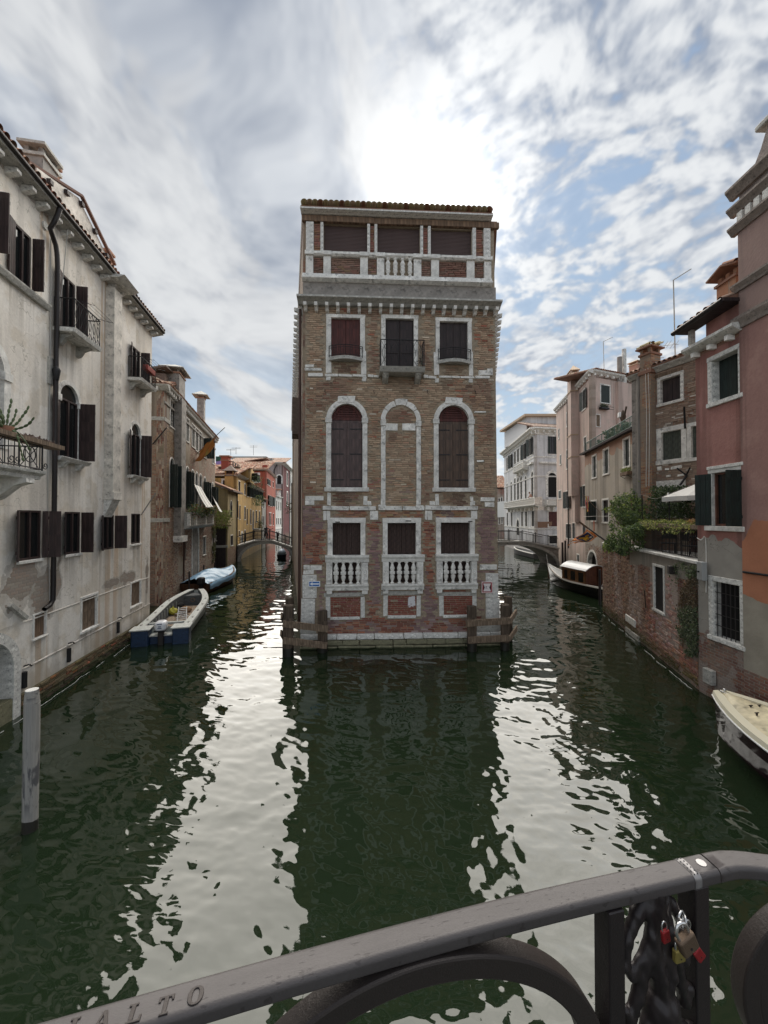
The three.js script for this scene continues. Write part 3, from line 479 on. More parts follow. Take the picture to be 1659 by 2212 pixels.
  // plinth of stone blocks at the water
  { const R = rng(3); for (const [yt, yb, z, m] of [[833, 870, .10, M.stoneB], [872, 905, .14, M.stoneM], [908, 945, .16, M.stoneM]]) { const h1 = hAt(cC, 800, yt), h0 = hAt(cC, 800, yb); let s = -.06; while (s < W + .05) { const w = Math.min(.5 + .35 * R(), W + .08 - s); if (w > .1) part('plinth_stone', rough(rbx(s + .006, s + w - .006, h0 + .003, h1 - .003, -.3, z + .02 * R(), .03), .02, 5, s * 3 + yt), m, P, F.m); s += w; } } 
    part('footing', bx(-.1, W + .1, -1.2, hAt(cC, 800, 946), -.4, .13), M.stoneM, P, F.m); }
  // three balconies with stone balusters
  [[343, 632, 348, 388, 583, 625], [715, 998, 722, 762, 950, 990], [1073, 1352, 1078, 1118, 1308, 1345]].forEach(([x0, x1, p0, p1, p2, p3], i) => {
    const dy = -4 * i, cap = bx3(cC, x0, x1, 314 + dy, 360 + dy), bs = bx3(cC, x0 - 2, x1 - 4, 506 + dy, 545 + dy), zf = .16; ex.push([cap[0], cap[1], cap[2], cap[3]], [bs[0], bs[1], bs[2], bs[3]]);
    const b = moulding(P, F, bs[0], bs[1], [[-.2, bs[2]], [zf, bs[2]], [zf + .02, bs[2] + .1], [zf + .07, bs[3] - .05], [zf + .07, bs[3]], [-.2, bs[3]]], M.stone, 'balustrade');
    moulding(P, F, cap[0], cap[1], [[-.06, cap[2]], [zf - .01, cap[2]], [zf + .01, cap[2] + .11], [zf + .07, cap[3] - .07], [zf + .07, cap[3]], [-.06, cap[3]]], M.stone, 'hand_rail', b);
    for (const [a, c] of [[p0, p1], [p2, p3]]) { const r = bx3(cC, a, c, 362 + dy, 505 + dy), m = (r[0] + r[1]) / 2; ex.push(r); part('pedestal', rbx(r[0], r[1], r[2], r[3], -.15, zf - .01), M.stone, b, F.m); const t = new THREE.TorusGeometry(.075, .014, 5, 18); t.translate(m, (r[2] + r[3]) / 2 + .05, zf - .006); part('roundel', uvBox(t), M.stoneB, b, F.m); part('boss', new THREE.SphereGeometry(.035, 8, 6).scale(1, 1, .5).translate(m, (r[2] + r[3]) / 2 + .05, zf - .01), M.stoneB, b, F.m); const k = bx3(cC, a + 2, c - 2, 545 + dy, 572 + dy); part('bracket', rbx(k[0], k[1], k[2], k[3], -.1, zf - .03, .02), M.stone, b, F.m); ex.push(k); }
    const q0 = sAt(cC, p1, 430), q1 = sAt(cC, p2, 430), hh = cap[2] - bs[3], bg = uvBox(balusterGeo(hh, .095));
    for (let k = 0; k < 4; k++) { const m = new THREE.Mesh(bg, M.stone); m.name = 'baluster'; m.position.set(lerp(q0, q1, (k + .5) / 4), bs[3], .06); put(m, b, F.m); const sq = new THREE.Mesh(bx(-.1, .1, hh * .44, hh * .57, -.1, .1), M.stone); sq.name = 'baluster_block'; sq.position.copy(V(lerp(q0, q1, (k + .5) / 4), bs[3], .06)); put(sq, b, F.m); }
    ex.push([q0, q1, bs[3], cap[2]]);
  });
  // iron balconies of the third floor
  for (const [x0, x1, yr, yf] of [[340, 565, 1086, 1160], [1080, 1298, 1106, 1180]]) {
    const r = bx3(cA, x0, x1, yr, yf), r2 = bx3(cA, x0, x1, yf, yf + 22), n = 10, s = new THREE.Shape(); s.moveTo(r[0], 0); for (let i = 0; i <= n; i++) s.lineTo(lerp(r[0], r[1], i / n), .1 + .22 * Math.sin(Math.PI * i / n)); s.lineTo(r[1], 0);
    const g = new THREE.ExtrudeGeometry(s, { depth: r2[3] - r2[2], bevelEnabled: false }); g.rotateX(Math.PI / 2); g.translate(0, r2[3], 0); const b = part('balcony', uvBox(g), M.stoneD, P, F.m); ex.push([r2[0], r2[1], r2[2], r2[3]]);
    const bow = (h, q) => tube(Array.from({ length: 11 }, (_, i) => [lerp(r[0], r[1], i / 10), h, .09 + .2 * Math.sin(Math.PI * i / 10)]), q, 5, 20), gs = [bow(r[3], .014), bow(r[2] + .06, .01), bow(lerp(r[2], r[3], .8), .008)];
    for (let i = 0; i <= 14; i++) { const x = lerp(r[0], r[1], i / 14), z = .09 + .2 * Math.sin(Math.PI * i / 14); gs.push(bar([x, r[2], z], [x, r[3], z], i % 14 ? .006 : .014, 4)); }
    for (const x of [r[0], r[1]]) gs.push(bar([x, r[3], 0], [x, r[3], .1], .012), bar([x, r[2] + .06, 0], [x, r[2] + .06, .1], .01));
    part('iron_railing', gs, M.iron, b, F.m, 'stuff');
  }
  { const r = bx3(cA, 682, 975, 1077, 1252), k = bx3(cA, 680, 977, 1254, 1284); ex.push(k);
    const b = moulding(P, F, k[0], k[1], [[-.2, k[2]], [.5, k[2]], [.56, k[2] + .08], [.62, k[3]], [-.2, k[3]]], M.stoneD, 'balcony');
    for (const s of [k[0] + .12, k[1] - .34]) part('bracket', prism([[0, 0], [.3, .12], [.46, .26], [.46, .3], [0, .3]].map(([x, y]) => [x, y]), .22, 0).rotateY(-Math.PI / 2).translate(s + .22, k[2] - .3, -.02), M.stoneD, b, F.m);
    part('iron_railing', [...ironBox(r[0] + .02, r[1] - .02, r[2], r[3], .55, { n: 12, bows: true })], M.iron, b, F.m, 'stuff');
    const q = F.uv(cA(945, 1240)); const pot = thing('flower_pot', 'small white pot with a plant on the middle iron balcony', 'flower pot', F.at(q[0], k[3], .4).toArray()); part('pot', lathe([[0, 0], [.06, 0], [.085, .15], [.075, .15], [.06, .02]]), M.white, pot); const R = rng(4); leaves(pot, Array.from({ length: 60 }, () => pot.position.clone().add(V((R() - .5) * .2, .16 + R() * .2, (R() - .5) * .2))), .06, [[.10, .12, .07], [.12, .09, .08]], 2); }
  // cornice under the loggia, with its brackets, running round the sides
  const cPr = (h) => [[-.05, h - .02], [.1, h - .02], [.2, h + .05], [.34, h + .1], [.42, h + .13], [.42, h + .2], [.1, h + .26], [-.05, h + .26]];
  moulding(P, F, cL, cRt, cPr(hC), M.stoneD); const cPs = (k) => cPr(hC).map(([o, y]) => [o * k, y]); moulding(P, FL, 0, FL.L - .01, cPs(-cL / .42 * .95), M.stoneD); moulding(P, FR, .01, FR.L, cPs((cRt - W + .12) / .42), M.stoneD);
  const brk = (() => { const g = prism([[0, 0], [.12, .02], [.2, .1], [.32, .14], [.34, .26], [0, .26]], .12, -.06); g.rotateY(-Math.PI / 2); return uvBox(g); })();
  const brs = (Fr, s) => { const m = new THREE.Mesh(brk, M.stone); m.name = 'bracket'; m.position.set(s, hC - .29, 0); put(m, P, Fr.m); };
  for (let i = 0; i < 19; i++) brs(F, lerp(.12, W - .12, i / 18)); for (let i = 0; i < 40; i++) { brs(FL, FL.L - .25 - i * .55); if (i < 24) brs(FR, .25 + i * .55); }
  const hL0 = hAt(cA, 800, 668);                                   // loggia floor line
  part('frieze', bx(.02, W - .1, hC + .26, hL0, -.04, .10), M.cement, P, F.m);
  moulding(P, F, F.uv(cA(152, 640), .3)[0], F.uv(cA(1455, 680), .3)[0], [[-.03, hL0], [.16, hL0], [.3, hL0 + .07], [.3, hL0 + .13], [.2, hL0 + .2], [.16, hL0 + .32], [-.03, hL0 + .32]], M.stone, 'stone_base');
  const hP0 = hL0 + .32, hP1 = hAt(cA, 800, 493), hR1 = hAt(cA, 800, 468);
  for (const [a, b] of [[183, 233], [302, 352], [550, 602], [663, 713], [912, 963], [1030, 1082], [1270, 1322], [1388, 1435]]) { const s0 = sAt(cA, a, 550), s1 = sAt(cA, b, 550); part('pilaster', rbx(s0, s1, hP0 + .002, hP1, -.03, .14), M.stone, P, F.m); part('rail_block', rbx(s0 - .03, s1 + .03, hP1 + .002, hR1 + .01, -.03, .22), M.stone, P, F.m); }
  moulding(P, F, F.uv(cA(175, 470), .2)[0], F.uv(cA(1440, 510), .2)[0], [[-.03, hP1], [.13, hP1], [.2, hP1 + .06], [.2, hR1], [-.03, hR1]], M.stone, 'hand_rail');
  for (const [a, b] of [[233, 302], [352, 550], [602, 663], [963, 1030], [1082, 1270], [1322, 1388]]) bricks(P, F, sAt(cA, a, 550) + .005, sAt(cA, b, 550) - .005, hP0 + .01, hP1, () => mix3([.20, .10, .075], [.25, .16, .12], vn(a, b)), { out: .05, single: 30, seed: a, miss: 0 });
  { const s0 = sAt(cA, 713, 550), s1 = sAt(cA, 912, 550), hh = hP1 - hP0, g = uvBox(balusterGeo(hh, .1)); part('recess', bx(s0, s1, hP0, hP1, -.03, -.02), M.cement, P, F.m); for (let i = 0; i < 4; i++) { const m = new THREE.Mesh(g, M.stone); m.name = 'baluster'; m.position.set(lerp(s0, s1, (i + .5) / 4), hP0, .08); put(m, P, F.m); } }
  for (const [a, b, k] of [[183, 235, 0], [236, 280, 1], [281, 301, 0], [598, 617, 0], [618, 646, 1], [647, 666, 0], [957, 976, 0], [977, 1008, 1], [1009, 1028, 0], [1310, 1334, 0], [1336, 1385, 1], [1386, 1432, 0]]) { const s0 = sAt(cA, a, 350), s1 = sAt(cA, b, 350), h1 = hAt(cA, 800, 262); if (k) bricks(P, F, s0, s1, hR1, h1, () => [.30, .15, .11], { out: .02, single: 20, seed: a, H: .07, miss: 0 }); else part('pilaster', rbx(s0, s1, hR1 + .002, h1, -.03, .1), M.stoneB, P, F.m); }
  { const h0 = hAt(cA, 800, 262), h1 = hAt(cA, 800, 222); let s = -.05; for (const q of [.36, .65, 1]) { const e = (W + .1) * q - .05; part('wood_beam', rough(rbx(s + .004, e - .004, h0 + .003, h1, -.03, .12, .02), .02, 4, q * 9), M.wood, P, F.m); s = e; }
    moulding(P, F, eL, eR, [[-.03, h1 + .03], [.14, h1 + .03], [.2, lerp(h1, hEave, .45)], [.34, lerp(h1, hEave, .6)], [.38, hEave - .06], [.38, hEave], [-.03, hEave]], M.stoneB); for (const [Fr, o] of [[FL, -eL], [FR, eR - W + .1]]) moulding(P, Fr, 0, Fr.L, [[-.03, h1 + .03], [o * .4, h1 + .03], [o * .9, lerp(h1, hEave, .6)], [o, hEave], [-.03, hEave]], M.stoneB);
    // roof edge: every tile of the front row is a piece
    const n = 36; for (let i = 0; i < n; i++) { const s = lerp(eL + .06, eR - .06, (i + .5) / n), m = new THREE.Mesh(tileGeo, [M.tileM, M.tileB, M.tileM, M.tile][i % 4]); m.name = 'roof_tile'; m.scale.set(1.5, 2.1, 1); m.position.set(s, hEave + .07, .24); m.rotation.x = -.22; put(m, P, F.m); }
    part('roof_edge', bx(eL + .01, eR - .01, hEave + .001, hEave + .07, -.1, .34), M.tileC, P, F.m);
    tiledSlope(P, F.at(eL, hEave + .06, .05), F.at(eR, hEave + .06, .05), F.at(eL, hEave + 1.2, -5.2), TILES);
    shell(P, [[A.x, A.z], [B.x, B.z], farR, farL], hEave); }
  // the oriel and the pipes on the left flank
  part('oriel', bx(FL.L - 3.4, FL.L - 2.2, hAt(cB, 100, 280), hAt(cA, 100, 1310), 0, .38), M.soffit, P, FL.m);
  downpipe(P, FL, [[FL.L - .16, hC - .1, .1], [FL.L - .16, 6, .1], [FL.L - .16, .8, .1]], .055, M.pipeR); downpipe(P, FL, [[FL.L - .5, hC - .1, .09], [FL.L - .5, 6, .09], [FL.L - .5, .8, .09]], .05, M.soffit);
  for (const [x, y] of [[312, 1385], [643, 1385], [1005, 1388], [1330, 1392]]) { const [s, h] = F.uv(cA(x, y)); part('iron_hook', tube([[s, h + .06, -.02], [s, h + .03, .1], [s, h - .07, .11], [s + .04, h - .1, .1]], .012, 5, 10), M.iron, P, F.m); }
  for (const [x0, x1, y] of [[380, 413, 960], [858, 896, 952], [1283, 1312, 956]]) { const r = bx3(cB, x0, x1, y - 3, y + 3); part('iron_cramp', rbx(r[0], r[1], r[2], r[3], .02, .05, .008), M.iron, P, F.m); }
  // ---- the bricks
  const hStr = hAt(cB, 800, 852), hDark = hAt(cB, 800, 760);
  const inEx = (a, b, h) => { for (const r of ex) if (b > r[0] - .02 && a < r[1] + .02 && h > r[2] - .02 && h < r[3] + .02) return true; const s = (a + b) / 2; for (const r of exA) { const R = (r[1] - r[0]) / 2, c = (r[0] + r[1]) / 2, sp = r[3] - R, ring = r[4]; if (h < r[2] - .02 || h > r[3] + .02 || b < r[0] - .02 || a > r[1] + .02) continue; const d = h > sp ? Math.hypot(s - c, h - sp) : Math.abs(s - c); if (ring) { if (d < R + .06 && d > R - .24) return true; } else if (d < R + .08) return true; } return false; };
  const pick = (l, x) => l[Math.min(l.length - 1, Math.floor(x * l.length))];
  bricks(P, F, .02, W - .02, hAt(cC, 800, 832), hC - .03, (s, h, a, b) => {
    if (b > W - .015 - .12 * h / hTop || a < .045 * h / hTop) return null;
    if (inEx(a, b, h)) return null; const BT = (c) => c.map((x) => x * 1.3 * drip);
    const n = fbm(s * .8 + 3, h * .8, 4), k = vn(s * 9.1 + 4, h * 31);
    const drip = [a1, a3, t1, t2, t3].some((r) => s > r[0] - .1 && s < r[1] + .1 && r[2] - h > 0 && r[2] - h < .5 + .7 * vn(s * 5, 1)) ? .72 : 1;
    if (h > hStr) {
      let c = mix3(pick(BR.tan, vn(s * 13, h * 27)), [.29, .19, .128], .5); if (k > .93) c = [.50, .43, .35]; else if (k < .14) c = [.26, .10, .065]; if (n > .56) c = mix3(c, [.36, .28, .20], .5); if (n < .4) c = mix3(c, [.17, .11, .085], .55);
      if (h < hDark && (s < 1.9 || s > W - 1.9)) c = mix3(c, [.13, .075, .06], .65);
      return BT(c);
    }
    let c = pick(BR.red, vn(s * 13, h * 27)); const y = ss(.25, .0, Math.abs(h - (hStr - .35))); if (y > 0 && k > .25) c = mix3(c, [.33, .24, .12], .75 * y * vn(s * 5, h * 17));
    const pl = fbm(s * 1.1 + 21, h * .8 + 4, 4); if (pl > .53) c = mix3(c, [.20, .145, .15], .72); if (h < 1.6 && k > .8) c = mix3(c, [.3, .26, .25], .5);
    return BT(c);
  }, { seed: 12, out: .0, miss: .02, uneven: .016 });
  // ---- signs and the torn notice
  const canvasTex = (w, h, draw) => { const c = document.createElement('canvas'); c.width = w; c.height = h; draw(c.getContext('2d'), w, h); const t = new THREE.CanvasTexture(c); t.colorSpace = THREE.SRGBColorSpace; return t; };
  const plate = (name, r, z, t, label, cat) => { const th = thing(name, label, cat, F.at((r[0] + r[1]) / 2, (r[2] + r[3]) / 2, z).toArray(), F.turn); const w = r[1] - r[0], h = r[3] - r[2]; part('plate', rbx(-w / 2, w / 2, -h / 2, h / 2, -.012, 0, .01), M.white, th, th.matrixWorld.clone().makeRotationY(F.turn).setPosition(th.position)); const pg = new THREE.PlaneGeometry(w * .97, h * .97); pg.translate(0, 0, .003); const m = new THREE.MeshStandardMaterial({ map: t, roughness: .45 }); part('print', pg, m, th, new THREE.Matrix4().makeRotationY(F.turn).setPosition(th.position)); for (const x of [-w * .3, w * .3]) part('fixing', bar([x, 0, -.09], [x, 0, -.01], .012), M.ironB, th, new THREE.Matrix4().makeRotationY(F.turn).setPosition(th.position)); };
  plate('direction_sign', bx3(cC, 231, 308, 484, 522), .12, canvasTex(256, 128, (g, w, h) => { g.fillStyle = '#e8eef2'; g.fillRect(0, 0, w, h); g.fillStyle = '#1a5fae'; g.fillRect(14, 14, w - 28, h - 28); g.fillStyle = '#eef3f6'; g.beginPath(); g.moveTo(24, 64); g.lineTo(88, 22); g.lineTo(88, 50); g.lineTo(236, 50); g.lineTo(236, 78); g.lineTo(88, 78); g.lineTo(88, 106); g.fill(); }), 'blue sign with a white arrow pointing left on the palazzo corner', 'sign');
  plate('width_sign', bx3(cC, 1376, 1448, 488, 563), .12, canvasTex(256, 256, (g, w, h) => { g.fillStyle = '#e6c9c9'; g.fillRect(0, 0, w, h); g.fillStyle = '#8e1620'; g.beginPath(); g.roundRect(14, 14, w - 28, h - 28, 16); g.fill(); g.fillStyle = '#15181f'; g.beginPath(); g.moveTo(40, 60); g.lineTo(40, 200); g.lineTo(84, 130); g.moveTo(216, 60); g.lineTo(216, 200); g.lineTo(172, 130); g.fill(); g.fillStyle = '#e3dcdc'; g.beginPath(); g.moveTo(34, 38); g.lineTo(222, 38); g.lineTo(180, 130); g.lineTo(222, 222); g.lineTo(34, 222); g.lineTo(74, 130); g.fill(); g.fillStyle = '#1c1f26'; g.font = 'bold 74px sans-serif'; g.fillText('2', 82, 152); g.fillStyle = '#9fa3a8'; g.fillRect(132, 104, 34, 6); g.fillRect(128, 146, 26, 6); }), 'square red and white width limit sign with the number 2', 'sign');
  { const r = bx3(cC, 890, 940, 588, 665), o = thing('torn_notice', 'torn white paper notice on the red brick blind window', 'notice', F.at(r[0], r[2], -.005).toArray(), F.turn); const w = r[1] - r[0], h = r[3] - r[2], s = new THREE.Shape(); s.moveTo(0, .1 * h); s.lineTo(.05 * w, .8 * h); s.lineTo(.2 * w, h * .98); s.lineTo(.95 * w, h); s.lineTo(w, .12 * h); s.lineTo(.8 * w, .2 * h); s.lineTo(.7 * w, .02 * h); s.lineTo(.45 * w, .16 * h); s.lineTo(.3 * w, 0); part('paper', uvBox(prism(s, .004)), mat([.68, .68, .70], { r: .8 }), o, new THREE.Matrix4().makeRotationY(F.turn).setPosition(o.position)); }
  { const q = F.uv(cC(487, 490)), o = thing('clay_pot', 'small red clay pot behind the left stone balusters', 'flower pot', F.at(q[0], bx3(cC, 343, 632, 506, 545)[3], -.06).toArray()); part('pot', lathe([[0, 0], [.08, 0], [.11, .16], [.12, .16], [.12, .2], [.09, .2], [.07, .03], [0, .03]]), mat([.25, .08, .05]), o); }
  globalThis.PAL = { F, FL, FR };
}
// ================================================================ left bank
const qd = (F, c, x0, x1, yt, yb, out = 0) => F.box(c, x0, x1, (x0 + x1) / 2, yt, yb, out);
// ---------------------------------------------------------------- the white house
{
  const xw = (d) => -9.37 - .178 * (d - 10.5), dN = 4.5, dF = 17.48, F = new Frame([xw(dN), -dN], [xw(dF), -dF]), L = F.L, H = 13.45;
  const P = thing('white_house', 'long weathered white rendered house with brown shutters along the left canal', 'house', F.A.toArray(), F.turn);
  const wins = [], hU = (c, x, y) => F.uv(c(x, y))[1], sU = (c, x, y, o = 0) => F.uv(c(x, y), o)[0];
  const o0 = { f: 0, m: M.shBrown, sash: M.shBrown, fill: 'pane', d: .12, back: .04, pr: .025 };
  const wn = (c, x0, x1, yt0, yb0, o) => { const a = F.uv(c(x0, yt0)), b = F.uv(c(x1, yt0)), q = F.uv(c(x0, yb0)); wins.push([[a[0], b[0], q[1], a[1]], { ...o0, ...o }]); return wins[wins.length - 1][0]; };
  // measured at the near jamb: top and bottom there
  wn(cD, 145, 305, 1165, 1712, { open: [168, 88], noSill: true });
  { const r = wins[0][0]; wins.push([[r[0] - 2.3, r[0] - 1.0, r[2], r[3]], { ...o0, open: [100, 92], noSill: true, lw: .8 }]); }
  wn(cD, 600, 730, 1655, 2235, { open: [165, 90], noSill: true }); wn(cE, 1350, 1432, 280, 640, { open: [160, 88], noSill: true });
  const arch = (c, x0, x1, ysp, yb, o) => { const a = F.uv(c(x0, ysp)), b = F.uv(c(x1, ysp)), q = F.uv(c(x0, yb)); wins.push([[a[0], b[0], q[1], a[1] + (b[0] - a[0]) / 2], { ...o0, arch: true, imp: true, f: .13, ...o }]); return wins[wins.length - 1][0]; };
  const A1 = arch(cE, 607, 800, 800, 1425, { open: [166, 90] }), A2 = arch(cE, 1337, 1432, 1168, 1612, { open: [160, 95] });
  const A0 = [A1[0] - 3.3, A1[0] - 2.05, A1[2] - .12, A1[3] + .05]; wins.push([A0, { ...o0, arch: true, imp: true, f: .2, d: .35, back: .3, fill: 'shut', m: M.shBrown }]);
  wn(cF, 138, 300, 200, 572, { open: [150, 120], sill: .06, st: .08 }); wn(cF, 475, 583, 212, 525, { open: [150, 85], sill: .06, st: .08 }); wn(cF, 742, 828, 237, 492, { open: [150, 95] }); wn(cF, 952, 1018, 226, 448, { fill: 'pane', sill: .06, st: .08 });
  wn(cF, 247, 330, 968, 1135, { f: .05, fill: 'shut', m: M.wood, leaves: 1 }); wn(cF, 597, 700, 850, 1080, { f: .09, fill: 'shut', m: M.woodG, back: .05 }); wn(cF, 953, 1020, 735, 902, { f: .07, fill: 'shut', m: M.woodG, back: .05 });
  const dr = (() => { const s1 = sU(cF, 94, 1350), sp = hU(cF, 94, 1350); const w = 1.7; return [s1 - w, s1, -.2, sp + w / 2]; })();
  wins.push([dr, { ...o0, arch: true, f: .24, fm: M.stoneB, d: .4, back: .34, fill: 'dark' }]);
  const dec = [];                                                 // places where render has fallen off
  for (const [x, y, rx, ry] of [[805, 735, .8, .28], [930, 690, .75, .4], [320, 800, .9, .9], [150, 720, 1.0, .9], [420, 720, .25, .8], [1065, 700, .2, 1.2]]) { const q = F.uv(cF(x, y)); dec.push([q[0], q[1], rx, ry]); }
  const hB = .55;
  const m = paintedWall(L, H, 120, plaster({ c: [.76, .71, .64], c2: [.83, .79, .73], c3: [.68, .615, .52], k3: .7, seed: 2, streak: .2, rust: .5, grime: .9, gk: .6, gc: [.27, .24, .19], over: (s, h, c, e) => {
    for (const [a, b, rx, ry] of dec) { const d = Math.hypot((s - a) / rx, (h - b) / ry) + .9 * (fbm(s * 2.6, h * 2.6, 4) - .5); if (d < .62) { const q = brickPaint(s, h, BR.pale, 4); const w = [.36, .335, .30]; const t = .55; return [lerp(q[0], w[0], t), lerp(q[1], w[1], t), lerp(q[2], w[2], t), q[3] * .6]; } if (d < .8) c = mix3(c, [.40, .37, .33], .55); }
    if (h < 2.33 && h > 2.0) { const k = ss(2.2, 2.33, h) * ss(.4, .6, fbm(s * 2, 7, 3)); c = mix3(c, [.40, .36, .30], .5 * k); }
    for (const [r] of wins) { const y = r[2] - h; if (y > 0 && y < 1.7 && s > r[0] - .15 && s < r[1] + .15) c = mix3(c, [.33, .29, .235], .55 * (1 - y / 1.7) * ss(.38, .7, fbm(s * 9, h * .5 + r[0], 3))); }
    if (h < 1.15) c = mix3(c, [.42, .36, .28], .55 * ss(.35, .6, fbm(s * 1.8 + 3, h * 1.6, 4)));
    const hair = Math.abs(fbm(s * 1.1 + 31, h * 1.1, 5) - .5); if (hair < .0035) { c = mix3(c, [.3, .27, .22], .5); e -= .12; }
    return [c[0], c[1], c[2], e];
  } }), .016);
  wallPart(P, F, 0, L, 0.5, H, wins, m, { t: .42 });
  const side = mat([.78 * 1.2, .735 * 1.2, .67 * 1.2], { tex: stainT, bump: bumpT, bs: .008 });
  { const FE = new Frame([F.B.x, F.B.z], [F.B.x - 7, F.B.z + .8]); part('wall', prism([[.01, 0], [FE.L, 0], [FE.L, H], [.01, H]], .3, -.3), side, P, FE.m); const FN = new Frame([F.A.x - 7, F.A.z], [F.A.x, F.A.z]); part('wall', prism([[0, 0], [FN.L, 0], [FN.L, H], [0, H]], .3, -.3), side, P, FN.m); const FK = new Frame([F.B.x - 7, F.B.z], [F.A.x - 7, F.A.z]); part('wall', prism([[0, 0], [FK.L, 0], [FK.L, H], [0, H]], .3, -.3), side, P, FK.m); }
  shell(P, [[F.A.x, F.A.z], [F.B.x, F.B.z], [F.B.x - 7, F.B.z], [F.A.x - 7, F.A.z]], H + .1);
  // ledges of the lower render, brick foot
  moulding(P, F, dr[1] + .3, L, [[0, 2.3], [.012, 2.3], [.012, 2.315], [0, 2.335]], side, 'ledge'); moulding(P, F, dr[1] + .3, L, [[0, 1.105], [.016, 1.105], [.016, 1.12], [0, 1.145]], side, 'ledge');
  part('footing', bx(0, L, -1.2, .52, -.4, .005), M.stoneM, P, F.m);
  bricks(P, F, dr[1] + .25, L, -.1, .55, (s, h) => h < .18 ? [.07, .06, .03] : vn(s * 3, h * 9) > .8 ? [.30, .12, .06] : mix3([.20, .14, .08], [.13, .10, .05], vn(s * 2, h * 5)), { out: .04, seed: 44, uneven: .03 });
  // long sill of the upper pair, sills and brackets of the arches
  moulding(P, F, wins[1][0][0] - .4, sU(cD, 455, 1975), (() => { const h = hU(cD, 230, 1795); return [[0, h - .16], [.08, h - .16], [.13, h - .04], [.13, h], [0, h]]; })(), M.stoneD, 'sill');
  for (const [r, k] of [[A1, .26], [A2, .26]]) { const h = r[2], b = moulding(P, F, r[0] - .28, r[1] + .28, [[0, h - .12], [k - .08, h - .12], [k, h - .02], [k, h], [0, h]], M.stoneB, 'sill'); for (const s of [r[0] - .02, r[1] - .14]) part('bracket', uvBox(prism([[0, 0], [.08, .02], [.2, .16], [.22, .2], [0, .2]], .16, 0).rotateY(-Math.PI / 2).translate(s + .16, h - .32, 0)), M.stoneB, b, F.m); }
  // iron balconies
  for (const [r, o] of [[wins[2][0], .55], [wins[3][0], .5]]) { const h = r[2], b = moulding(P, F, r[0] - .38, r[1] + .38, [[0, h - .12], [o, h - .12], [o + .04, h], [0, h]], M.stoneB, 'balcony'); for (const s of [r[0] - .2, r[1] + .06]) part('bracket', uvBox(prism([[0, 0], [.1, .03], [.2, .2], [.38, .28], [.4, .34], [0, .34]], .14, 0).rotateY(-Math.PI / 2).translate(s + .14, h - .45, 0)), M.stoneD, b, F.m); part('iron_railing', ironBox(r[0] - .34, r[1] + .34, h + .02, h + .85, o - .02, { n: 12, bows: true }), M.iron, b, F.m, 'stuff'); const zz = o + .38; part('clothes_rack', [bar([r[0] - .2, h + .86, o], [r[0] - .1, h + .82, zz], .008, 4), bar([r[1] + .2, h + .86, o], [r[1] + .3, h + .82, zz], .008, 4), ...[0, .33, .66, 1].map((t) => bar([r[0] - .25, h + .86 - .04 * t, lerp(o, zz, t)], [r[1] + .35, h + .86 - .04 * t, lerp(o, zz, t)], .006, 4))], M.iron, b, F.m, 'stuff'); }
  { const r = wins[3][0], q = F.at(r[0] + .1, r[2] + .5, .35), t = thing('red_planter', 'small red box planter hung on the far upper balcony of the white house', 'planter', q.toArray(), F.turn); part('box', rbx(0, .8, 0, .22, -.02, .2, .03), mat([.45, .10, .08], { tex: stainF }), t, new THREE.Matrix4().makeRotationY(F.turn).setPosition(q)); }
  // the large near balcony with scrolled iron and a planter shelf
  { const o = 1.0, [s1, hs] = F.uv(cE(470, 1600), o), h = F.uv(cE(470, 1575), o)[1], s0 = s1 - 4.6;
    const b = moulding(P, F, s0, s1, [[0, h - .2], [o - .12, h - .2], [o - .1, h - .12], [o, h - .06], [o + .02, h], [0, h]], M.stoneB, 'balcony');
    part('bracket', uvBox(prism([[0, 0], [.35, .12], [.7, .42], [.95, .5], [.95, .6], [0, .6]], .26, 0).rotateY(-Math.PI / 2).translate(s1 - .3, h - .8, 0)), M.stone, b, F.m);
    const z = o - .06, T1 = F.uv(cE(475, 1330), z)[1], gs = [bar([s0, T1, z], [s1 - .03, T1, z], .016), bar([s0, h + .05, z], [s1 - .03, h + .05, z], .016), bar([s1 - .04, h, z], [s1 - .04, T1, z], .02), bar([s1 - .04, T1, .02], [s1 - .04, T1, z], .016), bar([s1 - .04, h + .05, .02], [s1 - .04, h + .05, z], .016)];
    const hh = T1 - h - .05, mid = h + .05 + hh / 2;
    for (let k = 0; k < 4; k++) { const c = s1 - .45 - k * 1.05; const t = new THREE.TorusGeometry(hh * .34, .012, 5, 20); t.translate(c, mid + .03, z); gs.push(t, bar([c, h + .05, z], [c, T1, z], .01, 5), bar([c - .3, h + .05, z], [c + .3, T1, z], .009, 5), bar([c + .3, h + .05, z], [c - .3, T1, z], .009, 5), bar([c - .33, h + .05, z], [c - .33, T1, z], .012, 5), bar([c + .33, h + .05, z], [c + .33, T1, z], .012, 5)); for (const q of [-.45, -.62]) { gs.push(bar([c + q, h + .05, z], [c + q, T1, z], .009, 5)); const p = []; for (let i = 0; i < 16; i++) { const a = i * .55, R = .10 * (1 - i / 20); p.push([c + q + .085 + R * Math.cos(a + 3.1), h + .17 + R * Math.sin(a + 3.1), z]); } gs.push(tube(p, .01, 5, 30)); } }
    { const p = []; for (let i = 0; i < 16; i++) { const a = i * .55, R = .09 * (1 - i / 20); p.push([s1 + .07 + R * Math.cos(a + 3.1), h + .15 + R * Math.sin(a + 3.1), z]); } gs.push(tube(p, .011, 5, 30)); }
    for (let i = 1; i < 8; i++) gs.push(bar([s1 - .04, h + .05, z * i / 8], [s1 - .04, T1, z * i / 8], .008, 5));
    part('iron_railing', gs, M.iron, b, F.m, 'stuff');
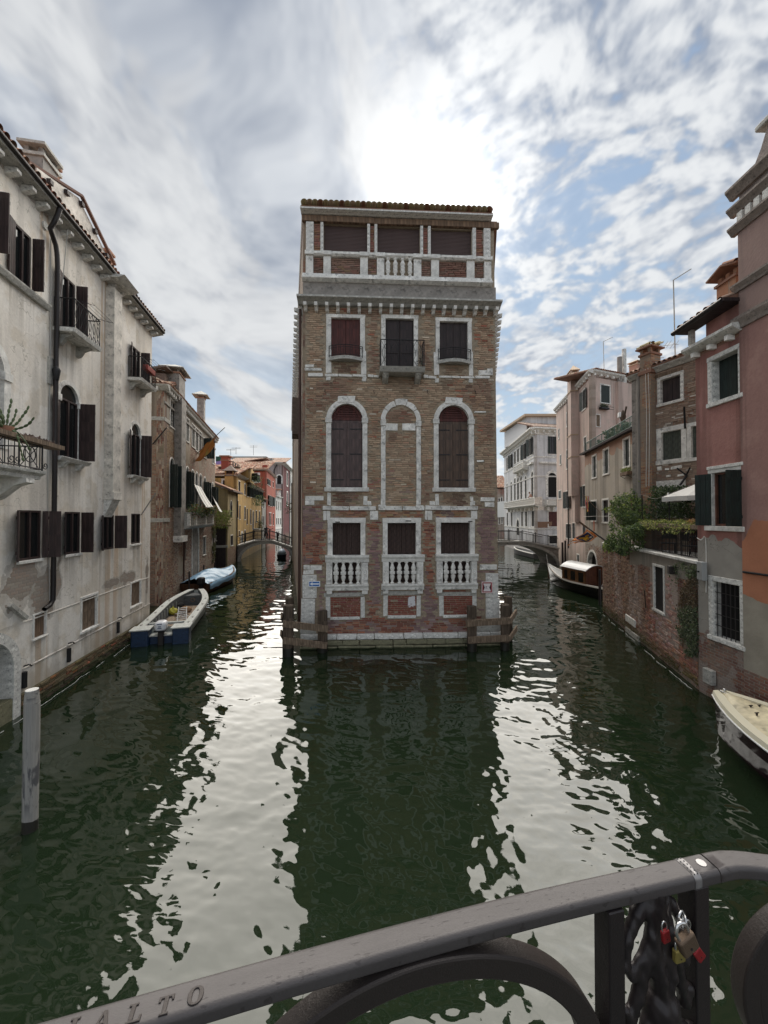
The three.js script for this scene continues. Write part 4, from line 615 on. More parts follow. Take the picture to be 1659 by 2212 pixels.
    part('planter_shelf', [bx(s0, s1 + .62, T1 + .03, T1 + .13, z - .02, z + .1), bx(s0, s1 + .62, T1 + .03, T1 + .07, z - .28, z - .02), bx(s0, s1 + .2, T1 + .13, T1 + .2, z - .26, z - .2)], M.woodG, b, F.m);
    part('soil', rough(bx(s0, s1 + .5, T1 + .07, T1 + .15, z - .26, z - .02), .02), mat([.05, .04, .03]), b, F.m);
    // cactus
    const cs = F.uv(cE(115, 1080), z)[0], base = F.at(cs, T1 + .14, z - .1), t = thing('potted_cactus', 'lanky green jointed cactus trailing over the large iron balcony', 'cactus', base.toArray(), F.turn), R = rng(21), fm = new THREE.Matrix4().makeRotationY(F.turn).setPosition(base);
    part('pot', lathe([[0, -.1], [.11, -.1], [.14, .12], [.12, .12], [.1, .05], [0, .05]]), M.tile, t, fm);
    const cg = mat([.10, .15, .06], { tex: stainF, r: .7 }), pad = (p, d, l, w) => { const g = new THREE.SphereGeometry(1, 8, 8); g.scale(w, l / 2, w * .45); g.translate(0, l / 2, 0); g.applyQuaternion(new THREE.Quaternion().setFromUnitVectors(V(0, 1, 0), d.clone().normalize())); g.translate(p.x, p.y, p.z); return g; };
    const stemTo = (p, d, n, l, bend) => { const gs2 = []; p = p.clone(); d = d.clone(); for (let i = 0; i < n; i++) { gs2.push(pad(p, d, l, .028 + .016 * R())); p.addScaledVector(d.clone().normalize(), l * .93); d.add(V((R() - .5) * .5, bend + (R() - .5) * .3, (R() - .5) * .5)); } return gs2; };
    for (const [d, n, l, bend] of [[[.1, 1, .1], 6, .13, .1], [[.9, .5, .1], 7, .13, .35], [[-.7, .6, .2], 5, .14, .15], [[.5, 1, .3], 5, .12, .1], [[-.2, 1, -.2], 6, .12, .0], [[.6, .1, .6], 6, .11, .25], [[.15, .1, .5], 9, .1, -.6], [[.3, .15, .5], 7, .1, -.6], [[-1, .3, .2], 6, .13, .1], [[-.9, .9, .1], 6, .12, .1]]) part('stem', stemTo(V(0, .05, 0), V(...d), n, l, bend), cg, t, fm);
    const dp = []; for (let i = 0; i < 500; i++) dp.push(F.at(lerp(cs + .55, s1 + .45, R()), T1 + .15 + .05 * R(), z - .25 + .22 * R())); leaves(b, dp, .06, [[.16, .10, .08], [.12, .09, .07]], 5, 'dry_plants'); }
  // projecting flue
  { const p = .29, s0 = sU(cE, 1155, 1300, p), s1 = sU(cE, 1232, 1300, p), hb = F.uv(cE(1190, 1785), p)[1], ht = H - .2; const w = s1 - s0;
    const f = part('flue', bx(s0, s1, hb, ht, -.05, p), m.clone ? side : side, P, F.m); part('flue_corbel', rbx(s0 - .04, s1 + .04, hb - .28, hb, -.05, p + .05), side, f, F.m); part('flue_foot', uvBox(prism([[0, 0], [.02, 0], [p, .62], [0, .62]], w, 0).rotateY(-Math.PI / 2).translate(s0 + w, hb - .9, 0)), M.stoneB, f, F.m);
    moulding(P, F, s0 - .3, s1 + .3, [[0, H - .02], [p + .25, H + .02], [p + .45, H + .12], [0, H + .12]], M.stoneB, 'cornice'); }
  // eaves with brackets and gutter
  moulding(P, F, -.2, L + .35, [[-.1, H - .04], [.24, H + .06], [.36, H + .08], [.36, H + .17], [-.1, H + .22]], M.stoneD, 'cornice');
  part('gutter', tube([[0, H + .19, .39], [L * .5, H + .19, .39], [L + .3, H + .19, .39]], .065, 7, 8), M.ironB, P, F.m);
  const bg = uvBox(prism([[0, 0], [.2, .06], [.27, .1], [.27, .18], [0, .18]], .15, -.075).rotateY(-Math.PI / 2)); for (let s = 3.2; s < L; s += .52) { const o = new THREE.Mesh(bg, M.stone); o.name = 'bracket'; o.position.set(s, H - .17, 0); put(o, P, F.m); }
  tiledSlope(P, F.at(-.2, H + .26, .4), F.at(L + .3, H + .26, .4), F.at(-.2, H + 1.9, -4), TILES);
  // attic gable
  { const a = F.uv(cD(510, 760), -.1), b = F.uv(cD(770, 935), -.1), c = F.uv(cD(1040, 1490), -.1); const gs = a[0] - .6, pk = b[0], e = c[0] + .2; const hE = c[1] - .1;
    const pts = [[gs, H], [e, H], [e, hE], [pk, b[1]], [gs, hE + .1]]; const g = part('attic_gable', prism(pts, 3, -3.12), side, P, F.m);
    part('gable_roof', [beam([gs - .2, hE + .1, -.28], [pk, b[1] + .08, -.04], .1, .07), beam([pk, b[1] + .08, -.04], [e + .2, hE + .02, -.04], .1, .07)].map(uvBox), mat([.14, .07, .05], { bump: bumpF }), g, F.m);
    part('gable_slope', [beam([gs - .2, hE + .14, -1.3], [pk, b[1] + .14, -1.3], 1.6, .06), beam([pk, b[1] + .14, -1.3], [e + .2, hE + .06, -1.3], 1.6, .06)], M.tileC, g, F.m);
    for (let i = 0; i < 5; i++) { const t = (i + .6) / 5, x = t < .5 ? lerp(gs, pk, t * 2) : lerp(pk, e, t * 2 - 1), y = t < .5 ? lerp(hE, b[1], t * 2) : lerp(b[1], hE, t * 2 - 1); part('rafter_end', bx(x - .07, x + .07, y - .16, y - .04, -.2, -.02), M.shDark, g, F.m); }
    for (const [x, y, o] of [[545, 690, -.8], [1075, 1530, -.3]]) { const q = F.uv(cD(x, y), o); chimneyOn(P, F, q[0] - .18, q[0] + .18, o - .3, o, q[1] - .5, q[1] + .12, M.tile, { flat: true, over: .05, gap: .08, cm: M.tile }); } }
  { const o = -.2, q1 = F.uv(cD(415, 640), o), top = F.uv(cD(415, 490), o)[1]; chimneyOn(P, F, q1[0], q1[0] + .62, o - .5, o, H, top, M.cement, { flat: true, over: .1, gap: .16, cm: M.stoneD }); }
  // downpipe and cables
  { const o = .12, u = (x, y) => { const q = F.uv(cF(x, y), o); return [q[0], q[1], o]; }, v = (x, y) => { const q = F.uv(cD(x, y), o); return [q[0], q[1], o]; };
    const t0 = v(468, 960), p0 = u(395, 100); downpipe(P, F, [[t0[0], H + .1, .4], [t0[0], H - .25, .3], [t0[0] + .02, H - .5, .16], [p0[0], H - 1.1, .12], [p0[0], 9, .12], [p0[0], 5, .12], [p0[0], u(392, 800)[1], .12], [p0[0] - .06, u(392, 870)[1], .12], [p0[0] - .35, u(365, 905)[1], .12]], .062, M.pipe);
    part('cable', [tube([[p0[0] - .14, H - .6, .03], [p0[0] - .1, 9, .03], [p0[0] - .13, 6, .03], [p0[0] - .02, 2.6, .05]], .012, 4, 40), tube([[p0[0] + .12, H - .1, .3], [p0[0] + .08, 10, .1], [p0[0] + .1, 7, .08]], .01, 4, 30)], mat([.4, .4, .38]), P, F.m); }
  { const q = F.uv(cE(510, 560)); part('wall_vent', rbx(q[0] - .12, q[0] + .12, q[1] - .35, q[1] + .42, -.02, .05), M.stoneD, P, F.m); part('lantern', lathe([[0, -.2], [.06, -.18], [.1, .1], [.05, .2], [0, .22]]).translate(q[0] + .02, q[1] - .02, .15), M.iron, P, F.m); }
  // mooring irons near the water
  for (const [x, y] of [[165, 1430], [490, 1250], [850, 1050]]) { const q = F.uv(cF(x, y)); part('mooring_iron', [rbx(q[0] - .05, q[0] + .05, q[1] - .22, q[1] + .2, 0, .08), tube([[q[0] + .03, q[1] + .33, 0], [q[0] + .03, q[1] + .36, .12], [q[0] + .12, q[1] + .3, .12]], .02, 5, 8)], M.iron, P, F.m); }
  { const a = F.uv(cF(55, 890)), b = F.uv(cF(170, 985)); part('old_bracket', beam([a[0], a[1], .06], [b[0], b[1], .06], .1, .09), M.stoneD, P, F.m); }
  { const a = F.uv(cF(1080, 80)), b = F.uv(cF(1022, 235)); part('flag_holder', bar([b[0], b[1], .02], [b[0] + .2, a[1], .5], .025), M.cement, P, F.m); }
  { const q = F.uv(cD(430, 1200)); part('wall_disc', new THREE.CylinderGeometry(.11, .11, .05, 14).rotateX(Math.PI / 2).translate(q[0], q[1], .02), M.stoneB, P, F.m); }
}
// ---------------------------------------------------------------- the brick house with black shutters
{
  const A = [-12.62, -22.0], B = [-16.45, -37.4], F = new Frame(A, B), L = F.L, H = 12.35, FS = new Frame([-18, -21.2], A);
  const P = thing('brick_house', 'crumbling brick house with black shutters and white awnings behind the white house', 'house', F.A.toArray(), F.turn);
  const wins = [], d0 = { f: .09, fill: 'pane', m: M.shGreen, sash: M.stoneD, d: .14, back: .05 };
  const w = (x0, x1, yt, yb, o = {}) => { const a = F.uv(cG(x0, yt)), b = F.uv(cG(x1, yt)), q = F.uv(cG(x0, yb)); let r = [a[0], b[0], q[1], a[1]]; if (o.arch) r[3] += (b[0] - a[0]) / 2; wins.push([r, { ...d0, ...o }]); return r; };
  const f = { fill: 'dark' };
  w(258, 303, 400, 645); w(403, 430, 570, 780); w(456, 482, 628, 830); w(489, 515, 662, 865); w(521, 544, 692, 890); w(562, 590, 755, 925, { open: [100, 90] }); w(642, 658, 832, 985);
  const p1 = w(252, 290, 1000, 1390, { arch: true, open: [95, 88], ...f }); w(400, 424, 1065, 1400, { arch: true, open: [100, 88], ...f });
  for (const [x, y] of [[450, 1095], [486, 1118], [522, 1138]]) w(x, x + 24, y, 1395, { arch: true, f: .08, ...f }); w(562, 582, 1160, 1370, { arch: true, open: [95, 88], ...f }); w(636, 652, 1205, 1370, { arch: true, open: [95, 88], ...f });
  w(378, 404, 1700, 1885, { f: 0, ...f }); w(458, 518, 1655, 2090, { arch: true, fill: 'shut', leaves: 1, m: M.cement, f: .12 }); w(558, 582, 1665, 1830, f); w(643, 662, 1655, 1800, f); w(676, 696, 1658, 1696, f);
  const hm = F.uv(cG(600, 1575))[1], hu = F.uv(cG(300, 660))[1] - .1;
  const paint = plaster({ c: [.36, .30, .23], c2: [.31, .25, .18], c3: [.24, .18, .13], seed: 14, streak: .3, grime: .9, over: (s, h, c) => { const n = fbm(s * .55 + 8, h * .5 + 2, 5); if (h > hu + .3) return mix3(c, [.32, .30, .27], .6); if (s > 10 && h > hm + 1) c = mix3(c, [.42, .32, .17], .7 * ss(.3, .55, n)); if (h < hm + .3 ? n > .36 : n > .45) { const q = brickPaint(s, h, h < hm ? BR.red.concat(BR.pale) : BR.tan, 9); return q; } return null; } });
  wallPart(P, F, 0, L, -.8, H, wins, paintedWall(L, H, 90, paint), { t: .4 });
  const paint2 = plaster({ c: [.27, .22, .17], c2: [.24, .19, .15], c3: [.18, .14, .11], seed: 24, streak: .3, grime: 2.4, gk: .75, gc: [.11, .09, .075], over: (s, h, c) => h > hu + .2 ? null : fbm(s * .9, h * .9, 4) > .30 ? brickPaint(s, h, h > hm ? BR.tan : BR.brown, 2) : null });
  part('wall', prism([[0, -.8], [FS.L - .01, -.8], [FS.L - .01, H], [0, H]], .4, -.4), paintedWall(FS.L, H, 80, paint2), P, FS.m);
  const bk = new Frame(B, [-21.5, -36.5]); part('wall', prism([[0, 0], [bk.L, 0], [bk.L, H], [0, H]], .3, -.3), M.cement, P, bk.m);
  const inW = (a, b, h) => wins.some(([r]) => b > r[0] - .15 && a < r[1] + .15 && h > r[2] - .12 && h < r[3] + .2);
  bricks(P, F, .02, 6.2, .9, hm + .1, (s, h, a, b) => inW(a, b, h) || fbm(s * .7 + 5, h * .6, 4) < .47 || (s > 2.2 && s < 3.3) ? null : mix3([.27, .14, .09], [.38, .29, .21], vn(s * 7, h * 21)), { seed: 61, out: .01, uneven: .03, single: 220 });
  bricks(P, F, .02, 2.4, hm + 1.2, hu - .3, (s, h, a, b) => inW(a, b, h) || fbm(s * .7 + 15, h * .6, 4) < .42 ? null : mix3([.27, .17, .10], [.36, .27, .18], vn(s * 7, h * 21)), { seed: 63, out: .01, uneven: .02, single: 80 });
  for (const h of [hu, hm + .6]) { part('string_course', rough(rbx(FS.L - 1.6, FS.L - .01, h, h + .22, -.1, .05), .02), M.stoneD, P, FS.m); part('string_course', rough(rbx(0, 1.1, h, h + .22, -.1, .05), .02), M.stoneD, P, F.m); }
  const pr = (h) => [[-.05, h], [.06, h], [.3, h + .22], [.34, h + .3], [-.05, h + .34]]; moulding(P, F, 0, L, pr(H - .05), M.stoneD); moulding(P, FS, 0, FS.L + .3, pr(H - .05), M.stoneD); moulding(P, F, 0, L, [[0, H - .75], [.06, H - .75], [.06, H - .62], [0, H - .62]], M.cement, 'string_course');
  const bg = bx(-.07, .07, -.2, 0, 0, .24); for (let s = .2; s < L; s += .42) { const o = new THREE.Mesh(bg, M.stoneB); o.name = 'bracket'; o.position.set(s, H + .12, 0); put(o, P, F.m); } for (let s = FS.L - 2; s < FS.L; s += .42) { const o = new THREE.Mesh(bg, M.stoneB); o.name = 'bracket'; o.position.set(s, H + .12, 0); put(o, P, FS.m); }
  tiledSlope(P, F.at(0, H + .36, .3), F.at(L, H + .36, .3), F.at(0, H + 1.9, -4), TILES); tiledSlope(P, FS.at(0, H + .34, .3), FS.at(FS.L, H + .34, .3), FS.at(0, H + 1.2, -2.4), TILES); shell(P, [A, B, [-21.5, -36.5], [-18, -21.2]], H + .2);
  // flue and chimneys
  { const p = .42, s0 = F.uv(cG(362, 700), p)[0], s1 = F.uv(cG(402, 700), p)[0], hb = F.uv(cG(380, 1650), p)[1]; const fl = part('flue', bx(s0, s1, hb, H + .2, -.05, p), M.cement, P, F.m); part('flue_foot', rbx(s0 - .12, s1 + .12, hb - .38, hb, -.05, p + .12), M.stone, fl, F.m); 
    const t = F.uv(cG(360, 215), .1)[1]; chimneyOn(P, F, s0 - .25, s1 + .1, -.5, p - .1, H, t, M.cement, { over: .3, peak: .45, gap: .16, cm: M.stoneD, bm: M.tile });
    const q = F.uv(cG(540, 560), -1.2), t2 = F.uv(cG(540, 385), -1.2)[1]; chimneyOn(P, F, q[0] - .35, q[0] + .35, -1.5, -.9, H, t2, M.cement, { over: .38, peak: .5, gap: .1, cm: M.stoneD, bm: M.tile }); }
  { const q = FS.uv(cG(140, 160), -1); part('roof_box', [bx(q[0] - .6, q[0] + .4, H, q[1], -1.6, -1), uvBox(beam([q[0] - .9, q[1] + .1, -1.3], [q[0] + .6, q[1] + .35, -1.3], 1.2, .1))], M.soffit, P, FS.m); }
  downpipe(P, F, [[F.uv(cG(368, 1690))[0], hm, .1], [F.uv(cG(368, 1690))[0], 1.5, .1], [F.uv(cG(368, 1690))[0], -.2, .1]], .06, M.pipeR);
  { const a = FS.uv(cG(95, 812), .05), b = FS.uv(cG(205, 648), .6); part('iron_stay', bar([a[0], a[1], .05], [b[0], b[1], .3], .03), M.iron, P, FS.m); }
  // stone balcony
  { const o = .75, s0 = F.uv(cG(438, 1500), o)[0], s1 = F.uv(cG(655, 1500), o)[0], h1 = F.uv(cG(500, 1440), o)[1], hf = F.uv(cG(440, 1560), o)[1], b = moulding(P, F, s0 - .05, s1 + .1, [[0, hf - .3], [.35, hf - .24], [o, hf - .1], [o + .08, hf], [0, hf]], M.stoneD, 'balcony'); moulding(P, F, s0, s1 + .05, [[o - .18, h1 - .12], [o + .04, h1 - .12], [o + .08, h1], [o - .2, h1]], M.stoneD, 'hand_rail', b);
    for (const t of [0, .22, .62, .97]) part('pedestal', bx(lerp(s0, s1, t), lerp(s0, s1, t) + .26, hf, h1 - .12, o - .18, o), M.stoneB, b, F.m); const g = uvBox(balusterGeo(h1 - hf - .12, .09)); for (let i = 0; i < 14; i++) { const m = new THREE.Mesh(g, M.stoneD); m.name = 'baluster'; m.position.set(lerp(s0 + .3, s1, i / 14), hf, o - .09); put(m, b, F.m); } part('end_rail', bx(s0, s0 + .2, hf, h1, 0, o - .2), M.stoneD, b, F.m);
    const R = rng(31), pts = []; for (let i = 0; i < 2600; i++) { const t = R(), s = lerp(s0 + .3, s1 + .1, t); pts.push(F.at(s, h1 + .02 + .5 * R() * R() * (.6 + vn(s * 2, 3)) - (R() < .2 ? .4 * R() : 0), o - .25 + .5 * R())); } const pl = thing('balcony_plants', 'mixed green and flowering plants along the stone balcony below the awning', 'plants', F.at(s0, h1, o).toArray()); leaves(pl, pts, .12, [...GREENS, [.30, .28, .05], [.25, .06, .04]], 8);
    for (const [x, y, n, lab] of [[722, 1455, 700, 'bright yellow green plant hanging beyond the stone balcony end'], [710, 1530, 500, 'yellow green plant on the lower ledge by the ivy wall']]) { const p = at(...cG(x, y), 36.2), q = thing('trailing_plant', lab, 'plant', p.toArray()), pp = []; for (let i = 0; i < n; i++) pp.push(p.clone().add(V((R() - .5) * 2.0, (R() - .5) * .9 - .1, (R() - .5) * .8))); leaves(q, pp, .13, [[.20, .26, .04], [.14, .18, .04], [.25, .27, .06]], 9); } }
  { const R = rng(77), pp = []; for (let i = 0; i < 1500; i++) { const s = L - .9 + (R() - .5) * 1.2, h = lerp(.8, 4.2, R()); if (vn(s * 2, h * 1.4) > .42) pp.push(F.at(s, h, .05 + .12 * R())); } const t = thing('wall_ivy', 'ragged ivy on the far end of the left brick wall', 'ivy', F.at(L - .9, .8, 0).toArray()); leaves(t, pp, .12, [[.10, .12, .04], [.14, .13, .05]], 12); }
  // awnings
  const awn = (x0, y0, x1, y1, x2, y2, x3, y3, lab) => { const a = F.at(...F.uv(cG(x0, y0), .05), .05), b = F.at(...F.uv(cG(x1, y1), .05), .05), c = F.at(...F.uv(cG(x2, y2), 1.15), 1.15), d = F.at(...F.uv(cG(x3, y3), 1.15), 1.15); const t = thing('awning', lab, 'awning', a.toArray()); const n = 14, W = mat([.80, .79, .75], { r: .9 }), G = mat([.30, .30, .28], { r: .9 }); for (let i = 0; i < n; i++) { const ps = []; const q = (u, v) => a.clone().lerp(b, u).lerp(d.clone().lerp(c, u), v); const N = 5; const g = new THREE.BufferGeometry(); for (let k = 0; k < N; k++) { const u0 = i / n, u1 = (i + 1) / n, v0 = k / N, v1 = (k + 1) / N, s = (v) => V(0, -.10 * Math.sin(Math.PI * v), 0); const A1 = q(u0, v0).add(s(v0)), B1 = q(u1, v0).add(s(v0)), C1 = q(u1, v1).add(s(v1)), D1 = q(u0, v1).add(s(v1)), o = V(0, -.012, 0); ps.push(A1, B1, C1, A1, C1, D1, A1.clone().add(o), C1.clone().add(o), B1.clone().add(o), A1.clone().add(o), D1.clone().add(o), C1.clone().add(o)); } g.setFromPoints(ps); g.computeVertexNormals(); uvBox(g); part('cloth_stripe', g, i % 7 === 3 ? G : W, t); } part('awning_bar', bar(d, c, .025), M.ironB, t); part('awning_arm', bar(b.clone().setY(b.y - 1.3), c, .012), M.ironB, t); };
  awn(478, 1180, 540, 1205, 652, 1388, 590, 1392, 'white striped cloth awning lowered over the stone balcony'); awn(640, 1275, 660, 1290, 735, 1435, 715, 1432, 'narrow white awning at the far end of the brick house');
  // flag
  { const b = F.at(...F.uv(cG(495, 905)), 0), e = at(...cG(757, 660), b.z * -1 - 1.2), t = thing('flag', 'faded orange and yellow flag on a slanting pole above the left canal', 'flag', b.toArray()); part('pole', bar(b, e, .025), M.woodG, t); const g = new THREE.PlaneGeometry(1, 1, 10, 6), p = g.attributes.position, c = new Float32Array(p.count * 3); const d = e.clone().sub(b); for (let i = 0; i < p.count; i++) { const u = p.getX(i) + .5, v = .5 - p.getY(i); const q = b.clone().addScaledVector(d, .12 + .58 * u); const hg = v * (.95 + .4 * Math.sin(u * 3)); q.add(V(.10 * Math.sin(v * 6 + u * 9) - hg * .25, -hg * .85, .10 * Math.sin(v * 8 + u * 5))); p.setXYZ(i, q.x, q.y, q.z); const col = u > .62 && u < .75 ? [.45, .36, .10] : [.48, .17 + .05 * vn(u * 9, v * 7), .05]; c.set(col, 3 * i); } g.setAttribute('color', new THREE.BufferAttribute(c, 3)); g.computeVertexNormals(); part('cloth', g, new THREE.MeshStandardMaterial({ vertexColors: true, side: THREE.DoubleSide, roughness: .9 }), t); }
}
// ---------------------------------------------------------------- houses farther along the left canal
function body(name, label, pts, H, m, o = {}) {                   // footprint pts [x, z] in order; each edge [wins] gives its openings
  const F0 = new Frame(pts[0], pts[1]), P = thing(name, label, o.cat ?? 'house', F0.A.toArray(), F0.turn), frames = [];
  for (let i = 0; i < pts.length; i++) { const F = new Frame(pts[i], pts[(i + 1) % pts.length]); frames.push(F); wallPart(P, F, .006, F.L - .006, o.h0 ?? -.8, o.tops?.[i] ?? H, o.wins?.[i]?.(F) ?? [], o.mats?.[i] ?? m, { t: .3, outline: o.outlines?.[i]?.(F) }); }
  if (o.roof !== false) shell(P, pts, H - .02); return { P, frames };
}
const px = (F, c, list) => list.map(([x0, x1, yt, yb, o]) => { const a = F.uv(c(x0, yt)), b = F.uv(c(x1, yt)), q = F.uv(c(x0, yb)); const r = [Math.min(a[0], b[0]), Math.max(a[0], b[0]), q[1], a[1]]; return [r, { f: .1, fill: 'pane', m: M.shGreen, d: .08, back: -.005, ...(o ?? {}) }]; });
const eaves = (P, F, h, m = M.stoneD, o = .3) => moulding(P, F, -.05, F.L + .05, [[-.05, h - .1], [.06, h - .1], [o, h + .08], [o, h + .16], [-.05, h + .2]], m);
const pl = (c, c2, c3, seed, o = {}) => paintedWall(24, 20, 40, plaster({ c, c2, c3, seed, streak: .28, grime: 1.6, gk: .6, ...o }));
const OCHRE = pl([.50, .32, .115], [.43, .275, .10], [.36, .25, .12], 31), BEIGE = pl([.40, .315, .165], [.35, .275, .145], [.30, .25, .16], 32), RED = pl([.36, .085, .05], [.31, .07, .045], [.27, .09, .06], 33), PALE = pl([.58, .57, .53], [.52, .51, .48], [.44, .42, .38], 34), LILAC = pl([.38, .33, .32], [.33, .29, .285], [.30, .26, .25], 35), WINE = pl([.12, .018, .024], [.10, .016, .02], [.11, .025, .026], 36);
const DK = { fill: 'dark' }, AR = { arch: true };
{ // water gate between the brick house and the beige house
  const A = [-16.3, -37.9], B = [-15.85, -38.9]; const F = new Frame([-17.4, -38.2], [-15.9, -38.7]), P = thing('water_gate', 'dark timber water gate in the gap before the beige house', 'gate', F.A.toArray(), F.turn); part('gate_leaf', bx(0, F.L, -.5, 4.1, -.2, 0), M.shDark, P, F.m); part('lintel', rbx(-.2, F.L + .2, 2.0, 2.25, -.1, .1), M.stoneD, P, F.m); part('little_roof', beam([-.4, 4.5, -.2], [F.L + .5, 4.2, -.2], 1.2, .14), M.tileC, P, F.m); for (let i = 0; i < 5; i++) part('board', bx(i * F.L / 5 + .01, (i + 1) * F.L / 5 - .01, -.4, 4, 0, .03 + .01 * (i % 2)), M.shDark, P, F.m); }
{
  const a = [-15.85, -39], b = [-16.6, -43.6], pts = [[-22, -37.6], a, b, [-22.5, -43]];
  const H = 7.5, F1 = new Frame(a, b), top = F1.uv(cG(793, 1242))[1], FS = new Frame(pts[0], a), tl = FS.uv(cG(672, 1190))[1];
  const { P, frames } = body('beige_house', 'beige house with a sloping dark roof edge beside the left bridge', pts, top, BEIGE, { roof: false, outlines: { 0: (F) => [[0, -.8], [F.L, -.8], [F.L, top], [F.uv(cG(672, 1190))[0], tl], [0, tl + .5]] }, wins: { 1: (F) => px(F, cG, [[806, 823, 1330, 1480, { ...AR, f: .07 }], [867, 879, 1330, 1488, { f: .06 }], [811, 829, 1652, 1742, { f: .1 }]]) } });
  const roofp = [FS.at(FS.L + .3, top + .1, .25), FS.at(FS.uv(cG(672, 1190))[0], tl + .1, .25)]; const k = frames[1]; part('roof', [beam(roofp[0], roofp[1], .5, .16), beam(k.at(-.2, top + .02, .3), k.at(k.L + .4, top + .02, .3), .5, .16)], M.soffit, P); tiledSlope(P, k.at(-.2, top + .1, .4), k.at(k.L + .3, top + .1, .4), k.at(-.2, top + 2.4, -5), TILES);
  downpipe(P, k, [[F1.uv(cG(861, 1500))[0], top, .1], [F1.uv(cG(861, 1500))[0], 4, .1], [F1.uv(cG(861, 1500))[0], 0, .1]], .07, M.pipe);
  bricks(P, k, .1, k.L - .1, .1, 1.9, (s, h) => fbm(s, h, 3) > .42 ? mix3([.24, .13, .09], [.33, .26, .2], vn(s * 5, h * 11)) : null, { single: 30, seed: 8, out: .01 });
}
{
  const a = [-16.75, -43.7], b = [-19.75, -62], H = 9.75, pts = [[-26, -43.7], a, b, [-27, -62]], F1 = new Frame(a, b), s1 = F1.uv(cY(650, 550))[0];
  const sh = { open: [130, 120], m: M.shGreen, fill: 'dark', f: .08 };
  const { P, frames } = body('ochre_house', 'long ochre yellow house with green shutters and flower boxes above the left bridge', pts, H, OCHRE, { wins: {
    0: (F) => px(F, cY, [[185, 232, 535, 655, { f: .2 }]]),
    1: (F) => px(F, cY, [[476, 505, 548, 748, {}], [586, 608, 602, 805, {}], [640, 668, 660, 838, sh], [700, 726, 685, 850, sh], [757, 780, 710, 860, sh], [812, 832, 735, 880, sh], [872, 890, 755, 900, sh], [490, 510, 1010, 1270, { f: .07 }], [586, 608, 1035, 1275, { f: .1 }], [630, 646, 1075, 1370, { f: .05 }], [698, 718, 1085, 1368, { f: .08 }], [742, 766, 1110, 1470, { ...AR, f: .08, ...DK }], [803, 821, 1110, 1325, {}], [868, 886, 1120, 1355, {}], [526, 558, 1530, 1770, { ...AR, f: .22, ...DK }], [586, 607, 1485, 1590, { f: .1 }], [478, 496, 1490, 1600, { f: .06 }]]) } });
  const F = frames[1]; moulding(P, F, -.1, s1, [[-.05, H - .05], [.3, H + .1], [.45, H + .2], [-.05, H + .3]], M.stoneD); moulding(P, F, s1 + .1, F.L + .2, [[-.05, H - .8], [.35, H - .62], [.5, H - .5], [-.05, H - .3]], M.stoneD); moulding(P, frames[0], 0, frames[0].L, [[-.05, H - .05], [.2, H + .05], [.25, H + .15], [-.05, H + .25]], M.stoneB);
  tiledSlope(P, frames[0].at(-.3, H + .25, .3), frames[0].at(frames[0].L + .2, H + .25, .3), frames[0].at(-.3, H + 1.35, -3.2), TILES); tiledSlope(P, F.at(s1, H - .25, .4), F.at(F.L + .2, H - .25, .4), F.at(s1, H + 1.6, -4), TILES);
  { const q = frames[0].uv(cY(290, 470), .3), q0 = frames[0].uv(cY(215, 470), .3), q1 = frames[0].uv(cY(380, 470), .3), t = frames[0].uv(cY(290, 385), .3)[1]; chimneyOn(P, frames[0], q0[0], q1[0], -.6, .3, 0, t - .3, OCHRE, { over: .2, peak: .7, gap: .45, cm: M.soffit, bm: M.soffit }); }
  // dormer, roof terrace, flowers
  { const D = 49, p0 = at(...cY(515, 310), D), p1 = at(...cY(700, 310), D), p2 = at(...cY(785, 380), D + 3.5), yb = H - .2; const A = [p0.x, p0.z], B = [p1.x, p1.z], C = [p2.x - .1, p2.z];
    const dp = [A, B, C, [A[0] - .8, C[1]]], f = [new Frame(A, B), new Frame(B, C)]; f.forEach((k, i) => wallPart(P, k, 0, k.L, yb, p1.y, i ? px(k, cY, [[728, 762, 400, 535, { open: [120, 120], f: .06, m: M.shGreen, ...DK }]]) : [], OCHRE, { t: .25 })); part('dormer_wall', bx(-.2, 0, yb, p1.y, -3, 0), OCHRE, P, f[0].m); tiledSlope(P, V(p0.x - .5, p0.y, p0.z + .2), V(p1.x + .3, p1.y, p1.z + .2), V(p0.x - .5, p0.y + .7, p0.z - 1.6), TILES); part('gable', prism([[-.2, p1.y - .05], [3.0, p1.y - .05], [1.6, p1.y + .7]], .2, -.25), OCHRE, P, f[1].m);
    const R = rng(55), fp = []; for (const [x, y, n, d] of [[770, 560, 500, 50.5], [750, 900, 500, 54], [830, 905, 500, 57], [820, 1380, 260, 58], [800, 1340, 140, 58]]) { const c = at(...cY(x, y), d); for (let i = 0; i < n; i++) fp.push(c.clone().add(V((R() - .5) * 1.9, (R() - .5) * 1.5 - .1, (R() - .5) * 2))); } const t = thing('flower_boxes', 'green plants spilling from window boxes on the ochre house', 'plants', fp[0].toArray()); leaves(t, fp, .17, [...GREENS, [.20, .22, .06]], 3);
    const q = F.uv(cY(765, 1475)), hb = q[1]; part('balcony', rbx(q[0] - .5, q[0] + 1.3, hb, hb + .2, 0, .8), M.stoneD, P, F.m); part('iron_railing', ironBox(q[0] - .45, q[0] + 1.25, hb + .2, hb + 1.15, .75, { n: 12 }), M.iron, P, F.m, 'stuff'); }
